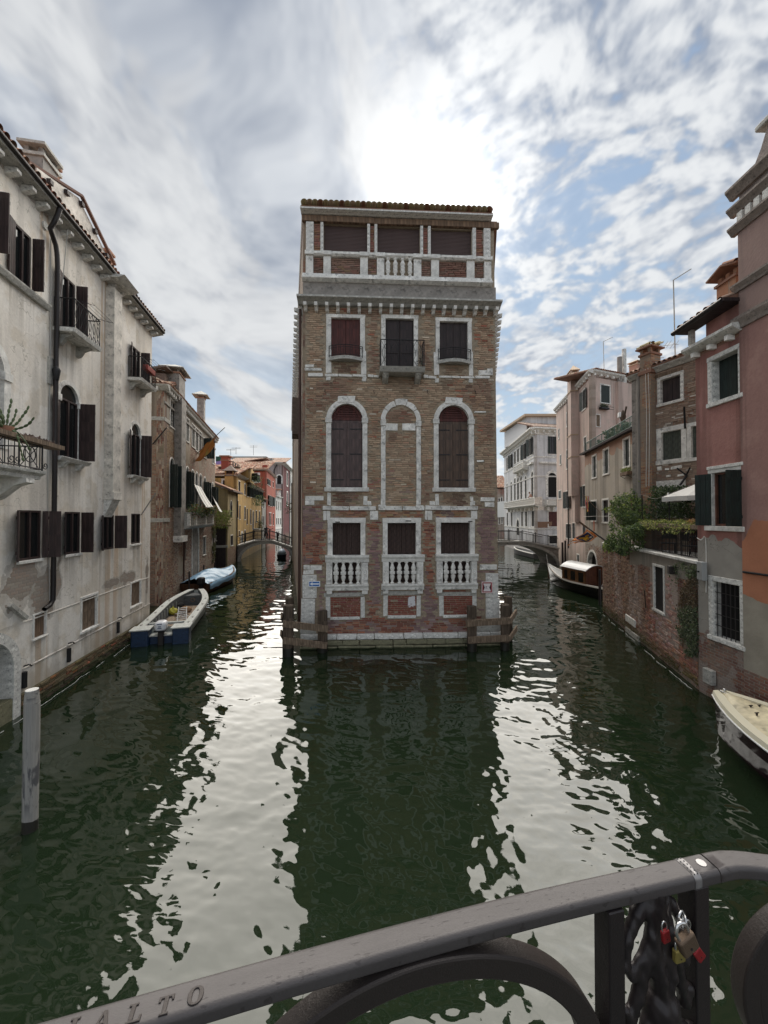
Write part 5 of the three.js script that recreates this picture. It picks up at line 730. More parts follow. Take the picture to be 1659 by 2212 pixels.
  { const D = 46, c = (x, y) => at(...cY(x, y), D), t = thing('roof_terrace', 'timber roof terrace on posts above the red tiles of the ochre house', 'roof terrace', c(350, 330).toArray()), a = c(200, 250), b = c(375, 250), e = at(...cY(505, 290), D + 4), d = V(a.x, a.y, e.z); const y0 = a.y - .2, y1 = c(350, 180).y; part('deck', beam(V((a.x + b.x) / 2, y0, a.z), V((a.x + e.x) / 2, y0, e.z), 2.6, .12), M.woodG, t); const pt = [a, b, e]; for (const p of [a, a.clone().lerp(b, .5), b, b.clone().lerp(e, .33), b.clone().lerp(e, .66), e]) part('post', bx(p.x - .05, p.x + .05, H, y1, p.z - .05, p.z + .05), M.shDark, t); for (const y of [y1, (y0 + y1) / 2]) { part('rail', beam(V(a.x, y, a.z), V(b.x, y, b.z), .06, .07), M.shDark, t); part('rail', beam(V(b.x, y, b.z), V(e.x, y, e.z), .06, .07), M.shDark, t); }
    const k = c(240, 240), tp = c(240, 95); const ck = thing('red_chimney', 'square red chimney standing in front of the roof terrace', 'chimney', k.toArray()); part('shaft', bx(k.x - .42, k.x + .42, H, tp.y, k.z - .4, k.z + .4), RED, ck); part('cap', rbx(k.x - .6, k.x + .6, tp.y, tp.y + .14, k.z - .55, k.z + .55), M.tile, ck); part('band', rbx(k.x - .5, k.x + .5, tp.y - .5, tp.y - .38, k.z - .48, k.z + .48), M.tile, ck);
    for (const [x0, x1, yt, yb, col, n, l] of [[45, 185, 80, 175, [.02, .07, .05], 'green_tarpaulin', 'dark green tarpaulin stretched behind the red chimney'], [45, 165, 172, 235, [.32, .23, .52], 'purple_cloth', 'pale purple cloth hung under the green tarpaulin']]) { const p = at(...cY(x0, yt), 47.5), q = at(...cY(x1, yb), 47.5), o = thing(n, l, 'cloth', p.toArray()), g = new THREE.BoxGeometry(q.x - p.x, p.y - q.y, .05, 12, 6, 1), gp = g.attributes.position; for (let i = 0; i < gp.count; i++) gp.setZ(i, gp.getZ(i) + .1 * Math.sin(gp.getX(i) * 6)); g.computeVertexNormals(); g.translate((p.x + q.x) / 2, (p.y + q.y) / 2, p.z); part('sheet', g, mat(col, { r: .8 }), o); } }
}
{ const { P, frames } = body('pale_narrow_house', 'narrow pale grey house between the ochre house and the red house', [[-24, -62.2], [-19.7, -62.2], [-20.05, -65.2], [-24, -65.2]], 7.9, PALE, { wins: { 1: (F) => px(F, cY, [[914, 925, 900, 1050, { f: .06 }], [946, 958, 935, 1060, { f: .06 }], [916, 926, 1210, 1390, { f: .06 }], [945, 956, 1215, 1390, { f: .06 }]]) } }); tiledSlope(P, frames[1].at(-.2, 8, .4), frames[1].at(3.4, 8, .4), frames[1].at(-.2, 9.2, -3), TILES); }
{
  const a = [-20.0, -65.4], b = [-22.15, -78.5], H = 13.1; const sh = { open: [160, 160], m: M.shGreen, ...DK, f: .08 };
  const { P, frames } = body('red_house', 'tall brick red rendered house with dark shutters beyond the left bridge', [[-30, -65.4], a, b, [-31, -78]], H, RED, { wins: { 0: (F) => px(F, cY, [[788, 855, 422, 556, { f: .28, m: M.shGreen }]]), 1: (F) => px(F, cY, [[1024, 1036, 500, 610, sh], [1046, 1058, 515, 625, sh], [1070, 1082, 535, 640, {}], [1124, 1138, 560, 665, {}], [1040, 1060, 815, 1005, sh], [1078, 1096, 830, 1020, sh], [1124, 1142, 850, 1025, sh], [1052, 1064, 1150, 1380, {}], [1078, 1092, 1155, 1380, { f: .16 }], [1130, 1142, 1165, 1390, {}]]) } });
  for (const f of frames.slice(0, 2)) moulding(P, f, -.1, f.L + .1, [[-.05, H - .05], [.2, H + .02], [.45, H + .15], [-.05, H + .25]], M.stoneB); tiledSlope(P, frames[0].at(0, H + .2, .4), frames[0].at(10.3, H + .2, .4), frames[0].at(0, H + 2, -4), TILES);
  const c = at(...cY(985, 250), 66); part('chimney', bx(c.x - .4, c.x + .4, H, c.y, c.z - .4, c.z + .4), RED, P); const e = at(...cY(805, 210), 70); part('attic', bx(e.x - 1.6, e.x + 1.6, H, e.y + .3, e.z - 2, e.z), RED, P); part('attic_roof', beam(V(e.x - 2, e.y + .3, e.z - .9), V(e.x + 2, e.y + .9, e.z - .9), 2.3, .15), M.tileC, P);
}
{ const { P, frames } = body('small_white_house', 'small white house with rows of narrow windows below the lilac palace', [[-28, -80], [-22.75, -80], [-23.45, -88], [-28, -88]], 9.55, pl([.66, .66, .64], [.6, .6, .58], [.5, .5, .48], 37), { wins: { 1: (F) => px(F, cY, [[1192, 1206, 920, 1090, { f: .05 }], [1232, 1244, 935, 1100, { f: .05 }], [1270, 1280, 950, 1105, { f: .05 }], [1192, 1206, 1250, 1370, { f: .05 }], [1230, 1242, 1250, 1370, { f: .05 }], [1266, 1277, 1250, 1370, { f: .05 }], [1194, 1208, 1500, 1590, { f: .05 }], [1232, 1244, 1495, 1600, { f: .05 }]]) } }); eaves(P, frames[1], 9.5, M.stoneB, .4); moulding(P, frames[1], 0, frames[1].L, [[0, 2.6], [.12, 2.6], [.12, 2.8], [0, 2.8]], M.stone, 'string_course'); const c = at(...cY(1235, 800), 84), t = at(...cY(1235, 722), 84); part('chimney', bar([c.x, 9.4, c.z], [c.x, t.y, t.z], .45, 10, .35), M.stone, P); part('chimney_cap', lathe([[0, 0], [.7, 0], [.62, .25], [0, .25]]).translate(t.x, t.y, t.z), M.tile, P); }
{
  const a = [-24.2, -92], b = [-27.0, -118], H = 17.9;
  const { P, frames } = body('lilac_palace', 'grey lilac palace with a wine red flank far down the left canal', [[-37, -92], a, b, [-38, -116]], H, LILAC, { cat: 'palace', mats: { 1: WINE }, wins: { 0: (F) => px(F, cY, [[1207, 1288, 440, 605, { ...AR, f: .3, ...DK }]]), 1: (F) => px(F, cY, [[1390, 1412, 380, 625, { f: .35, ...DK }], [1392, 1412, 760, 1000, { f: .35, ...DK }]]) } });
  for (const f of frames.slice(0, 2)) moulding(P, f, -.2, f.L + .2, [[-.05, H - .3], [.3, H - .1], [.8, H + .15], [.8, H + .35], [-.05, H + .5]], M.stoneB); tiledSlope(P, frames[0].at(-.5, H + .3, .8), frames[0].at(frames[0].L + .8, H + .3, .8), frames[0].at(-.5, H + 2.2, -5), TILES.map((c) => mix3(c, [.55, .42, .34], .6)));
  const f1 = frames[1], w0 = f1.uv(cY(1440, 900))[0]; const w = part('pale_front', bx(w0, f1.L, 0, H - .3, .0, .25), PALE, P, f1.m); for (const [x, yt, yb] of [[1470, 440, 640], [1495, 460, 640], [1520, 480, 640], [1470, 800, 980], [1500, 810, 980]]) { const q = f1.uv(cY(x, yt), .25), q2 = f1.uv(cY(x, yb), .25); part('window', bx(q[0] - .6, q[0] + .6, q2[1], q[1], .25, .28), M.glass, P, f1.m); }
  const p = at(...cY(1158, 240), 91.6); part('downpipe', tube([[p.x + .6, H - .2, p.z], [p.x, H - 1.4, p.z], [p.x - .1, H - 3, p.z], [p.x - .1, 2, p.z]], .12, 6, 20), M.pipe, P); const e = at(...cY(1045, 190), 93), et = at(...cY(1045, 115), 93); part('chimney', bx(e.x - .9, e.x + .9, H, et.y, e.z - 1.6, e.z), M.cement, P);
}
{ const c = at(...cY(690, 100), 120), l = at(...cY(320, 95), 120), r = at(...cY(1010, 100), 120), tp = at(...cY(690, -2), 120), P = thing('hipped_roof_hall', 'large far hall with a low hipped pink tile roof above the left roofs', 'building', V(c.x, 0, c.z).toArray()); part('wall', bx(l.x + 1, r.x - 1, 0, c.y, c.z - 20, c.z), pl([.40, .36, .35], [.36, .33, .32], [.34, .3, .28], 39), P); part('cornice', bx(l.x + .3, r.x - .3, c.y - .5, c.y + .2, c.z - 20, c.z + .5), M.stoneD, P); const g = new THREE.BufferGeometry(), q = [V(l.x, c.y + .2, c.z + .6), V(r.x, c.y + .2, c.z + .6), V(r.x, c.y + .2, c.z - 20), V(l.x, c.y + .2, c.z - 20), V(c.x, tp.y, c.z - 10)]; g.setFromPoints([q[0], q[1], q[4], q[1], q[2], q[4], q[2], q[3], q[4], q[3], q[0], q[4]]); g.computeVertexNormals(); part('roof', uvBox(g), mat([.42 * K, .30 * K, .24 * K], { tex: stainF, bump: bumpF, bs: .05 }), P);
  for (const [x, y0, y1, D, n] of [[760, 60, -130, 70, 0], [430, 40, -90, 60, 1], [330, 60, -60, 60, 2]]) { const b = at(...cY(x, y0), D), t = at(...cY(x, y1), D), o = thing('rooftop_aerial', ['tall aerial above the hipped roof hall ridge', 'thin aerial over the ochre house terrace, right one of two', 'thin aerial over the ochre house terrace, left one of two'][n], 'aerial', b.toArray()); part('mast', bar(b, t, .03, 5), M.ironB, o); for (const k of [.8, .92]) part('element', bar(b.clone().lerp(t, k).add(V(-.7, 0, 0)), b.clone().lerp(t, k).add(V(.7, 0, 0)), .018, 4), M.ironB, o); } }
{ // dark wall on the right bank past the bridge, with pots
  const { P } = body('dark_canal_house', 'dark weathered house on the right bank beyond the left bridge', [[-17.2, -72], [-11.5, -47.6], [-6, -47.6], [-10, -72]], 9.3, pl([.15, .115, .10], [.12, .095, .085], [.18, .14, .11], 41)); const R = rng(41), c = at(...cY(1480, 1030), 56), q = []; for (let i = 0; i < 420; i++) q.push(c.clone().add(V((R() - .5) * 1.6, (R() - .6) * 1.6, (R() - .5) * 1.5))); const t = thing('hanging_plant', 'dark green plant hanging from the wall past the left bridge', 'plant', c.toArray()); leaves(t, q, .17, GREENS, 3); }

// ---------------------------------------------------------------- bridges
function bridge(name, label, A, B, hA, hB, hC, crown, wdt, o) {   // from A to B across the water; deck heights at the ends and the crown
  const F = new Frame(A, B), L = F.L, P = thing(name, label, 'bridge', F.A.toArray(), F.turn), N = 28, fl = o.flat ?? .12;
  const deck = (t) => { const c = crown, u = t < c - fl ? t / (c - fl) : t > c + fl ? (1 - t) / (1 - c - fl) : 1; return lerp(t < c ? hA : hB, hC, u); };
  const sp0 = o.spring ?? [.04, .96], y0 = o.y0 ?? .15, thick = o.thick ?? .45, a0 = sp0[0] * L, a1 = sp0[1] * L, cm = (a0 + a1) / 2, hw = (a1 - a0) / 2, rise = deck(.5 * (sp0[0] + sp0[1])) - thick - y0;
  const arch = (s) => y0 + rise * Math.sqrt(Math.max(0, 1 - Math.pow((s - cm) / hw, 2))) * (o.lowArch ?? 1);
  const s = new THREE.Shape(); s.moveTo(0, -1); for (let i = 0; i <= N; i++) s.lineTo(L * i / N, deck(i / N)); s.lineTo(L, -1); s.lineTo(a1, -1); for (let i = N; i >= 0; i--) { const x = lerp(a0, a1, i / N); s.lineTo(x, arch(x)); } s.lineTo(a0, -1); s.closePath();
  part('span', uvBox(prism(s, wdt, -wdt)), o.m ?? M.cement, P, F.m);
  const n = o.stones ?? 17; for (let i = 0; i < n; i++) { const e = (k) => { const th = Math.PI * (1 - k / n); return [cm + hw * Math.cos(th), y0 + rise * Math.sin(th) * (o.lowArch ?? 1)]; }, out = (p) => { const dx = (p[0] - cm) / (hw * hw), dy = (p[1] - y0) / (rise * rise + 1e-3), l = Math.hypot(dx, dy) || 1; return [p[0] + dx / l * .3, p[1] + dy / l * .3]; }; const p = e(i + .03), q = e(i + .97); part('arch_stone', uvBox(prism([p, q, out(q), out(p)], .3, -.24)), o.rm ?? M.stoneD, P, F.m); }
  const ts = [0, .12, .25, crown - fl, crown + fl, .8, .9, 1].filter((t, i, a) => t >= 0 && t <= 1).sort((a, b) => a - b);
  for (const z of [.04, -wdt - .04]) for (let i = 0; i + 1 < ts.length; i++) { const t0 = ts[i], t1 = ts[i + 1]; if (t1 - t0 < .02) continue; part('coping', beam([L * t0 + .01, deck(t0) + .07, z - .1], [L * t1 - .01, deck(t1) + .07, z - .1], .42, .16), M.stoneD, P, F.m); }
  for (let i = 0; i < (o.steps ?? 8); i++) { const t = lerp(.02, crown - fl, i / 8), u = lerp(1 - .02, crown + fl, i / 8); for (const q of [t, u]) part('step', bx(L * q - .18, L * q + .18, deck(q) - .05, deck(q) + .14, -wdt + .3, -.3), M.stone, P, F.m); }
  const rh = 1.0; for (const z of [-.1, -wdt + .1]) { const gs = []; for (let i = 0; i + 1 < ts.length; i++) { const t0 = ts[i], t1 = ts[i + 1]; for (const k of o.rails ?? [.12, .5, 1]) gs.push(bar([L * t0, deck(t0) + .15 + rh * k, z], [L * t1, deck(t1) + .15 + rh * k, z], k === 1 ? .035 : .018, 5)); } const nb = o.bars ?? 46; for (let i = 0; i <= nb; i++) { const t = i / nb, big = i % (o.every ?? 6) === 0; gs.push(bar([L * t, deck(t) + .1, z], [L * t, deck(t) + .15 + rh + (big ? .12 : 0), z], big ? .05 : .014, 5)); } part('railing', gs, M.iron, P, F.m, 'stuff'); }
  return { P, F, deck };
}
const BL = (() => { const a = at(...cY(430, 1830), 43.2), b = at(...cY(1575, 1880), 45.2); const h = (x, y, d) => at(...cY(x, y), d).y; return bridge('stone_footbridge', 'small arched stone footbridge with iron railing crossing the left canal', [a.x, a.z], [b.x, b.z], h(440, 1800, 43.2), h(1570, 1850, 45.2), h(950, 1692, 44), .44, 2.6, { spring: [.06, .93], y0: .05, thick: .28, bars: 44, flat: .13 }); })();
const BR2 = (() => { const b = at(...cR(800, 1740), 40.6), a = at(...cR(-60, 1680), 38.6); const h = (x, y, d) => at(...cR(x, y), d).y; return bridge('low_footbridge', 'low arched footbridge with thin iron bars crossing the right canal', [a.x, a.z], [b.x, b.z], h(0, 1668, 38.6), h(800, 1722, 40.6), h(270, 1648, 39.3), .38, 2.8, { spring: [-.22, .98], y0: -.1, thick: .26, bars: 52, flat: .16, rails: [.1, 1], stones: 15, every: 9 }); })();
// ================================================================ right bank
const AwinGreen = { fill: 'shut', m: M.shGreen, f: .12, d: .24, back: .2 };
// ---------------------------------------------------------------- garden wall with its terrace
const GW = new Frame([11.73, -20.7], [9.12, -11.2]);
{
  const F = GW, L = F.L, H = 3.66, P = thing('garden_wall', 'old brick garden wall rising from the right canal below the planted terrace', 'wall', F.A.toArray(), F.turn);
  const a = F.uv(cT(632, 1095)), b = F.uv(cT(716, 1120)), q = F.uv(cT(716, 1520)), r = [a[0], b[0], q[1], a[1]];
  const paint = plaster({ c: [.36, .325, .275], c2: [.31, .275, .23], c3: [.27, .22, .18], seed: 51, streak: .45, grime: .6, gc: [.07, .08, .035], over: (s, h, c, e) => { const n = fbm(s * .55 + 2, h * .6 + 6, 5), st = fbm(s * 2.6 + 7, h * .25, 4); if (h > 3.0 + .5 * (n - .5) && s > 4.2) return [...mix3(c, [.25, .23, .20], .6), e]; let q2 = brickPaint(s, h, fbm(s * .8, h, 3) > .5 ? BR.red : BR.brown, 7); const w = ss(.50, .62, st) * ss(.2, 1.2, h); return [lerp(q2[0], .42, .6 * w), lerp(q2[1], .37, .6 * w), lerp(q2[2], .34, .6 * w), q2[3]]; } });
  wallPart(P, F, 0, L, -1, H, [[r, { f: .09, fill: 'dark', d: .1, back: .02, fm: M.stoneB }]], paintedWall(L, H, 140, paint), { t: .45 });
  const FE = new Frame([12.9, -20.7 + .3], [11.73, -20.7]); part('wall', prism([[0, -1], [FE.L, -1], [FE.L, H], [0, H]], .4, 0), M.cement, P, new Frame([11.73, -20.7], [13.4, -21.4]).m);
  bricks(P, F, .05, L - .05, .12, 3.45, (s, h, a2, b2) => {
    if (b2 > r[0] - .12 && a2 < r[1] + .12 && h > r[2] - .12 && h < r[3] + .16) return null;
    const n = fbm(s * .55 + 2, h * .6 + 6, 5); if (h > 3.0 + .5 * (n - .5) && s > 4.0) return null; if (n > .60 && h > .8) return null;
    const st = fbm(s * 2.6 + 7, h * .25, 4), k = vn(s * 11, h * 29); let c = s > 6 ? mix3([.22, .085, .055], [.30, .15, .10], k) : mix3([.20, .125, .09], [.28, .19, .13], k); if (s < 6 && k < .2) c = [.24, .09, .06];
    const w = ss(.48, .6, st) * ss(.15, .9, h); c = mix3(c, [.42, .36, .34], .75 * w * vn(s * 6, h * 13)); c = c.map((x) => x * 1.3); if (h < .5) c = mix3(c, [.06, .07, .02], .75 * ss(.55, .2, h)); return c;
  }, { seed: 71, out: .012, uneven: .03, miss: .05 });
  moulding(P, F, 3.2, L + .02, [[-.42, H], [.08, H], [.09, H + .08], [-.42, H + .09]], M.stone, 'coping'); moulding(P, F, -.05, 3.2, [[-.42, H - .25], [.05, H - .25], [.03, H], [-.2, H + .1], [-.42, H]], M.stoneD, 'coping');
  for (const [x0, x1, y0, y1, m] of [[380, 470, 495, 610, M.stone], [385, 505, 612, 680, M.stoneD]]) { const p = F.uv(cU(x0, y0)), p2 = F.uv(cU(x1, y1)); part('stone_block', rough(rbx(p[0], p2[0], Math.min(p2[1], p[1] - .3), p[1], -.2, .06, .02), .02), m, P, F.m); }
  { const p = F.uv(cT(765, 1100), .2); part('old_bracket', [rbx(p[0] - .1, p[0] + .1, p[1] - .25, p[1] + .02, 0, .22, .03)], M.ironB, P, F.m); }
  { const u = F.uv(cU(560, 440)), v = F.uv(cU(615, 290)); part('iron_stay', bar([u[0], u[1], .02], [v[0], v[1], .25], .016), M.iron, P, F.m); }
  // terrace floor, bars, planter
  const tf = thing('terrace_floor', 'pale paved floor of the terrace behind the garden wall', 'terrace', F.A.toArray()); { const s = new THREE.Shape([[11.7, 20.7], [9.5, 11.2], [13.6, 11.8], [12.3, 17.5], [13.2, 21]].map(([x, d]) => new THREE.Vector2(x, d))); const g = new THREE.ExtrudeGeometry(s, { depth: .25, bevelEnabled: false }); g.rotateX(-Math.PI / 2); g.translate(0, 3.38, 0); part('slab', uvBox(g), M.stone, tf); }
  const s0 = F.uv(cT(478, 940))[0], rl = thing('terrace_railing', 'black iron bar railing along the terrace edge with a planter shelf', 'railing', F.at(s0, 3.75, 0).toArray(), F.turn), hb = 3.78, ht = 4.6;
  part('bottom_rail', bx(s0, L, hb, hb + .03, -.2, -.17), M.iron, rl, F.m); part('top_rail', bx(s0, L, ht, ht + .04, -.21, -.16), M.iron, rl, F.m); const n = 42, bg = new THREE.CylinderGeometry(.012, .012, ht - hb - .03, 5); for (let i = 0; i <= n; i++) { const m = new THREE.Mesh(bg, M.iron); m.name = 'bar'; m.position.set(lerp(s0, L - .02, i / n), (hb + ht) / 2 + .015, -.185); put(m, rl, F.m); }
  const pt = thing('terrace_planter', 'long weathered planter trough on top of the terrace railing', 'planter', F.at(s0, ht, -.2).toArray(), F.turn); part('trough', rbx(s0 + .2, L - .02, ht + .045, ht + .2, -.36, -.02, .02), M.woodG, pt, F.m);
  { const R = rng(15), pp = [], p2 = []; for (let i = 0; i < 3600; i++) { const t = R(), s = lerp(s0 + .3, L - .35, t); if (fbm(s * 2.4 + 7, 3 + R() * .5, 3) < .44) continue; const droop = R() < .35 ? R() * .32 * (.4 + vn(s * 3, 2)) : 0; pp.push(F.at(s, ht + .18 + .04 + .14 * R() * vn(s * 4, 8) - droop, -.2 + (droop ? .2 : 0) + .24 * (R() - .5))); } for (let i = 0; i < 300; i++) p2.push(F.at(L - .75 + .35 * R(), ht + .2 + .14 * R(), -.15 + .2 * (R() - .5))); const t = thing('trailing_succulents', 'bright yellow green succulents spilling over the terrace planter', 'plants', F.at(s0, ht + .2, -.2).toArray()); leaves(t, pp, .055, [[.42, .43, .10], [.32, .37, .08], [.48, .46, .17], [.18, .24, .05], [.10, .14, .04]], 4); leaves(t, p2, .05, [[.42, .26, .10], [.35, .22, .10]], 6, 'orange_leaves'); }
  // lattice screen, posts, washing line, parasol, chairs
  const z = -1.9, q0 = F.uv(cTer(640, 950), z)[0], q1 = L + 1.2, sc = thing('lattice_screen', 'red brown timber lattice screen standing on the terrace behind the railing', 'screen', F.at(q0, 3.6, z).toArray(), F.turn), rb = mat([.11 * K, .045 * K, .03 * K], { tex: woodT, r: .8 });
  part('top_board', bx(q0, q1, 4.9, 5.05, z - .03, z + .03), rb, sc, F.m); part('rail', bx(q0, q1, 3.66, 3.74, z - .03, z + .03), rb, sc, F.m); const lt = []; for (let s = q0 - 1.2; s < q1; s += .16) { for (const k of [1, -1]) { const u0 = Math.max(q0, Math.min(q1, s)), u1 = Math.max(q0, Math.min(q1, s + 1.18)); if (u1 - u0 < .2) continue; const y = (u) => k > 0 ? 3.74 + (u - s) : 4.92 - (u - s); lt.push(beam([u0, y(u0), z + k * .012], [u1, y(u1), z + k * .012], .05, .02)); } } part('lattice', lt, rb, sc, F.m, 'stuff');
  { const p = F.uv(cTer(635, 680), z), tp = F.uv(cTer(640, 410), z)[1]; part('post', bx(p[0] - .09, p[0] + .09, 3.63, tp, z - .09, z + .09), mat([.17 * K, .075 * K, .045 * K], { tex: woodT }), sc, F.m); part('backing', bx(q0, q1, 3.65, 4.9, z - .12, z - .09), M.shDark, sc, F.m); }
  const wl = thing('washing_line', 'two black posts with a washing line strung above the terrace', 'washing line', F.at(s0, 3.75, -.3).toArray(), F.turn); const pz = -.3, w1 = F.uv(cTer(405, 500), pz), w2 = F.uv(cTer(897, 480), pz); for (const w of [w1, w2]) part('post', bar([w[0], 3.7, pz], [w[0], w[1], pz], .02), M.iron, wl, F.m); part('line', tube([[w1[0] - 2, w1[1] + .1, pz], [w1[0], w1[1], pz], [(w1[0] + w2[0]) / 2, w2[1] - .12, pz], [w2[0], w2[1], pz], [L + .5, w2[1] + .35, pz]], .006, 4, 30), M.cement, wl, F.m); part('peg', bx(w2[0] - .03, w2[0] + .03, w2[1] - .14, w2[1] + .04, pz + .022, pz + .05), M.white, wl, F.m);
  { const c = V(11.15, 0, -13.1), t = thing('garden_parasol', 'white canvas garden parasol over the terrace table', 'parasol', [c.x, 3.63, c.z]), can = mat([.62, .61, .58], { r: .95, tex: null }); const n2 = 8, hE = 5.72, hT = 6.35, R = 1.42; for (let i = 0; i < n2; i++) { const a0 = i / n2 * 6.2832 + .35, a1 = (i + 1) / n2 * 6.2832 + .35, g = new THREE.BufferGeometry(), A = V(c.x + R * Math.cos(a0), hE, c.z + R * Math.sin(a0)), B = V(c.x + R * Math.cos(a1), hE, c.z + R * Math.sin(a1)), T2 = V(c.x, hT, c.z), mid = A.clone().lerp(B, .5).lerp(T2, .06).add(V(0, -.02, 0)), d = V(0, -.16, 0), d2 = V(0, -.02, 0); const up = [A, T2, mid, mid, T2, B]; const ps = [...up, ...up.map((p) => p.clone().add(d2)).reverse(), A, mid, A.clone().add(d), mid, mid.clone().add(d), A.clone().add(d), mid, B, mid.clone().add(d), B, B.clone().add(d), mid.clone().add(d)]; g.setFromPoints(ps.map((p) => p.clone())); g.computeVertexNormals(); uvBox(g); const cm = can.clone(); cm.side = THREE.DoubleSide; part('canopy_panel', g, i ? can : cm, t); part('rib', bar(T2.clone().add(V(0, -.06, 0)), A.clone().add(V(0, -.05, 0)), .012, 5), M.woodG, t); } part('pole', bar([c.x, 3.63, c.z], [c.x, hT + .08, c.z], .028), M.woodG, t); part('base', lathe([[0, 0], [.3, 0], [.28, .08], [.06, .1], [0, .1]]).translate(c.x, 3.63, c.z), M.ironB, t); can.side = THREE.DoubleSide; }
  { const tb = thing('terrace_table', 'dark round table on the terrace behind the railing', 'table', [10.75, 3.63, -12.9]); const c = tb.position; part('top', new THREE.CylinderGeometry(.5, .5, .04, 24).translate(c.x, c.y + .73, c.z), M.ironB, tb); for (const [x, q] of [[.3, .3], [-.3, .3], [.3, -.3], [-.3, -.3]]) part('leg', bar([c.x + x * .7, c.y + .72, c.z + q * .7], [c.x + x, c.y, c.z + q], .018), M.ironB, tb);
    const ch = (x, d, a, lab) => { const o = thing('terrace_chair', lab, 'chair', [x, 3.63, -d], a), m = new THREE.Matrix4().makeRotationY(a).setPosition(o.position); part('seat', rbx(-.22, .22, .43, .47, -.22, .22), M.ironB, o, m); part('backrest', [rbx(-.22, .22, .62, .9, -.235, -.205)], M.ironB, o, m); for (const [u, v] of [[-.2, -.2], [.2, -.2], [-.2, .2], [.2, .2]]) part('leg', bar([u, 0, v], [u, v < 0 ? .9 : .43, v], .014), M.ironB, o, m); }; ch(10.35, 14, 2.6, 'dark metal chair on the terrace left of the round table'); ch(10.0, 12.5, 1.4, 'dark metal chair on the terrace right behind the bars near the red house'); }
  // the bush and what grows on the wall
  { const R = rng(91), pp = [], pl2 = []; const blob = (x, y, rx, ry, d, n, lite) => { const c = at(...cT(x, y), d), k = .43641 / 1.82279 / FOCAL * d; for (let i = 0; i < n; i++) { let u, v, w; do { u = 2 * R() - 1; v = 2 * R() - 1; w = 2 * R() - 1; } while (u * u + v * v + w * w > 1); const q = .75 + .5 * vn(u * 3 + x, v * 3 + y); if (R() < .35) { const l = Math.hypot(u, v, w); u /= l; v /= l; w /= l; } const p = c.clone().add(V(u * rx * k * q, v * ry * k * q, w * .8 * Math.min(rx, ry) * k * 1.2)); const hole = fbm(p.x * 1.6, p.y * 1.6 + p.z, 3); if (hole < .36) continue; (lite && R() < lite ? pl2 : pp).push(p); } };
    blob(405, 560, 140, 130, 17.0, 2400, .15); blob(500, 470, 90, 130, 17.2, 1300, .3); blob(565, 300, 40, 85, 17.2, 420, .9); blob(535, 380, 60, 90, 17.2, 500, .6); blob(330, 730, 95, 120, 16.6, 1500, .15); blob(300, 880, 100, 80, 16.4, 1500, .12); blob(420, 860, 95, 120, 15.6, 1700, .05); blob(450, 690, 110, 90, 16.2, 1400, .1); blob(215, 925, 40, 40, 18.2, 250, .6); blob(370, 950, 90, 45, 15.6, 700, .05); blob(470, 780, 60, 60, 15.2, 600, .05); blob(230, 590, 60, 25, 18, 120, .5);
    const t = thing('terrace_bush', 'large leafy green bush overhanging the garden wall at the terrace end', 'bush', at(...cT(400, 900), 16.5).toArray()); leaves(t, pp, .105, [[.09, .15, .04], [.13, .19, .055], [.07, .11, .04], [.18, .24, .08]], 13); leaves(t, pl2, .11, [[.36, .42, .08], [.26, .33, .07], [.18, .24, .06]], 14, 'young_leaves'); const b0 = at(...cT(420, 960), 16.3); for (const [x, y, d] of [[560, 250, 17.2], [420, 480, 17], [300, 700, 16.8], [380, 850, 16], [500, 420, 17.3], [240, 600, 17.5]]) { const e = at(...cT(x, y), d); part('stem', tube([b0.clone().add(V(R() * .5 - .25, -.4, -.4)), b0.clone().lerp(e, .5).add(V(.1, .1, 0)), e], .022, 5, 10), M.wood, t); }
    const pb = [], R2 = rng(92); const blob2 = (x, y, rx, ry, d, n) => { const c = at(...cT(x, y), d), k = .43641 / 1.82279 / FOCAL * d; for (let i = 0; i < n; i++) { const p = c.clone().add(V((R2() - .5) * 2 * rx * k, (R2() - .5) * 2 * ry * k, (R2() - .5) * .9)); if (fbm(p.x * 2, p.y * 2, 3) > .44) pb.push(p); } }; blob2(760, 440, 110, 60, 15.4, 1000); blob2(700, 560, 70, 100, 15.6, 900); blob2(870, 580, 90, 80, 14.6, 900); const t2 = thing('climbing_plant', 'thin leafy climber on the wall behind the terrace posts', 'plant', at(...cT(760, 600), 15).toArray()); leaves(t2, pb, .10, GREENS, 17);
    const iv = [], dry = []; const R3 = rng(93); for (let i = 0; i < 9000; i++) { const x = lerp(820, 1060, R3()), y = lerp(60, 880, R3()), c = 950 + 20 * Math.sin(y * .01), wd = y < 190 ? 55 : y < 400 ? 75 : y < 700 ? 95 : lerp(95, 50, (y - 700) / 180); if (Math.abs(x - c) > wd * (.6 + .8 * vn(x * .03, y * .03))) continue; const q = F.uv(cU(x, y), .1); if (q[0] > L + .05) continue; const p = F.at(q[0], q[1], .03 + .16 * R3() * R3()); if (y > 170 && y < 430) { if (R3() < .8) dry.push(p); } else if (vn(x * .05, y * .05) > .22) iv.push(p); } for (let i = 0; i < 500; i++) { const q = F.uv(cU(lerp(760, 900, R3()), lerp(40, 300, R3() * R3())), .1); if (vn(q[0] * 6, q[1] * 5) > .6) iv.push(F.at(q[0], q[1], .04 + .1 * R3())); }
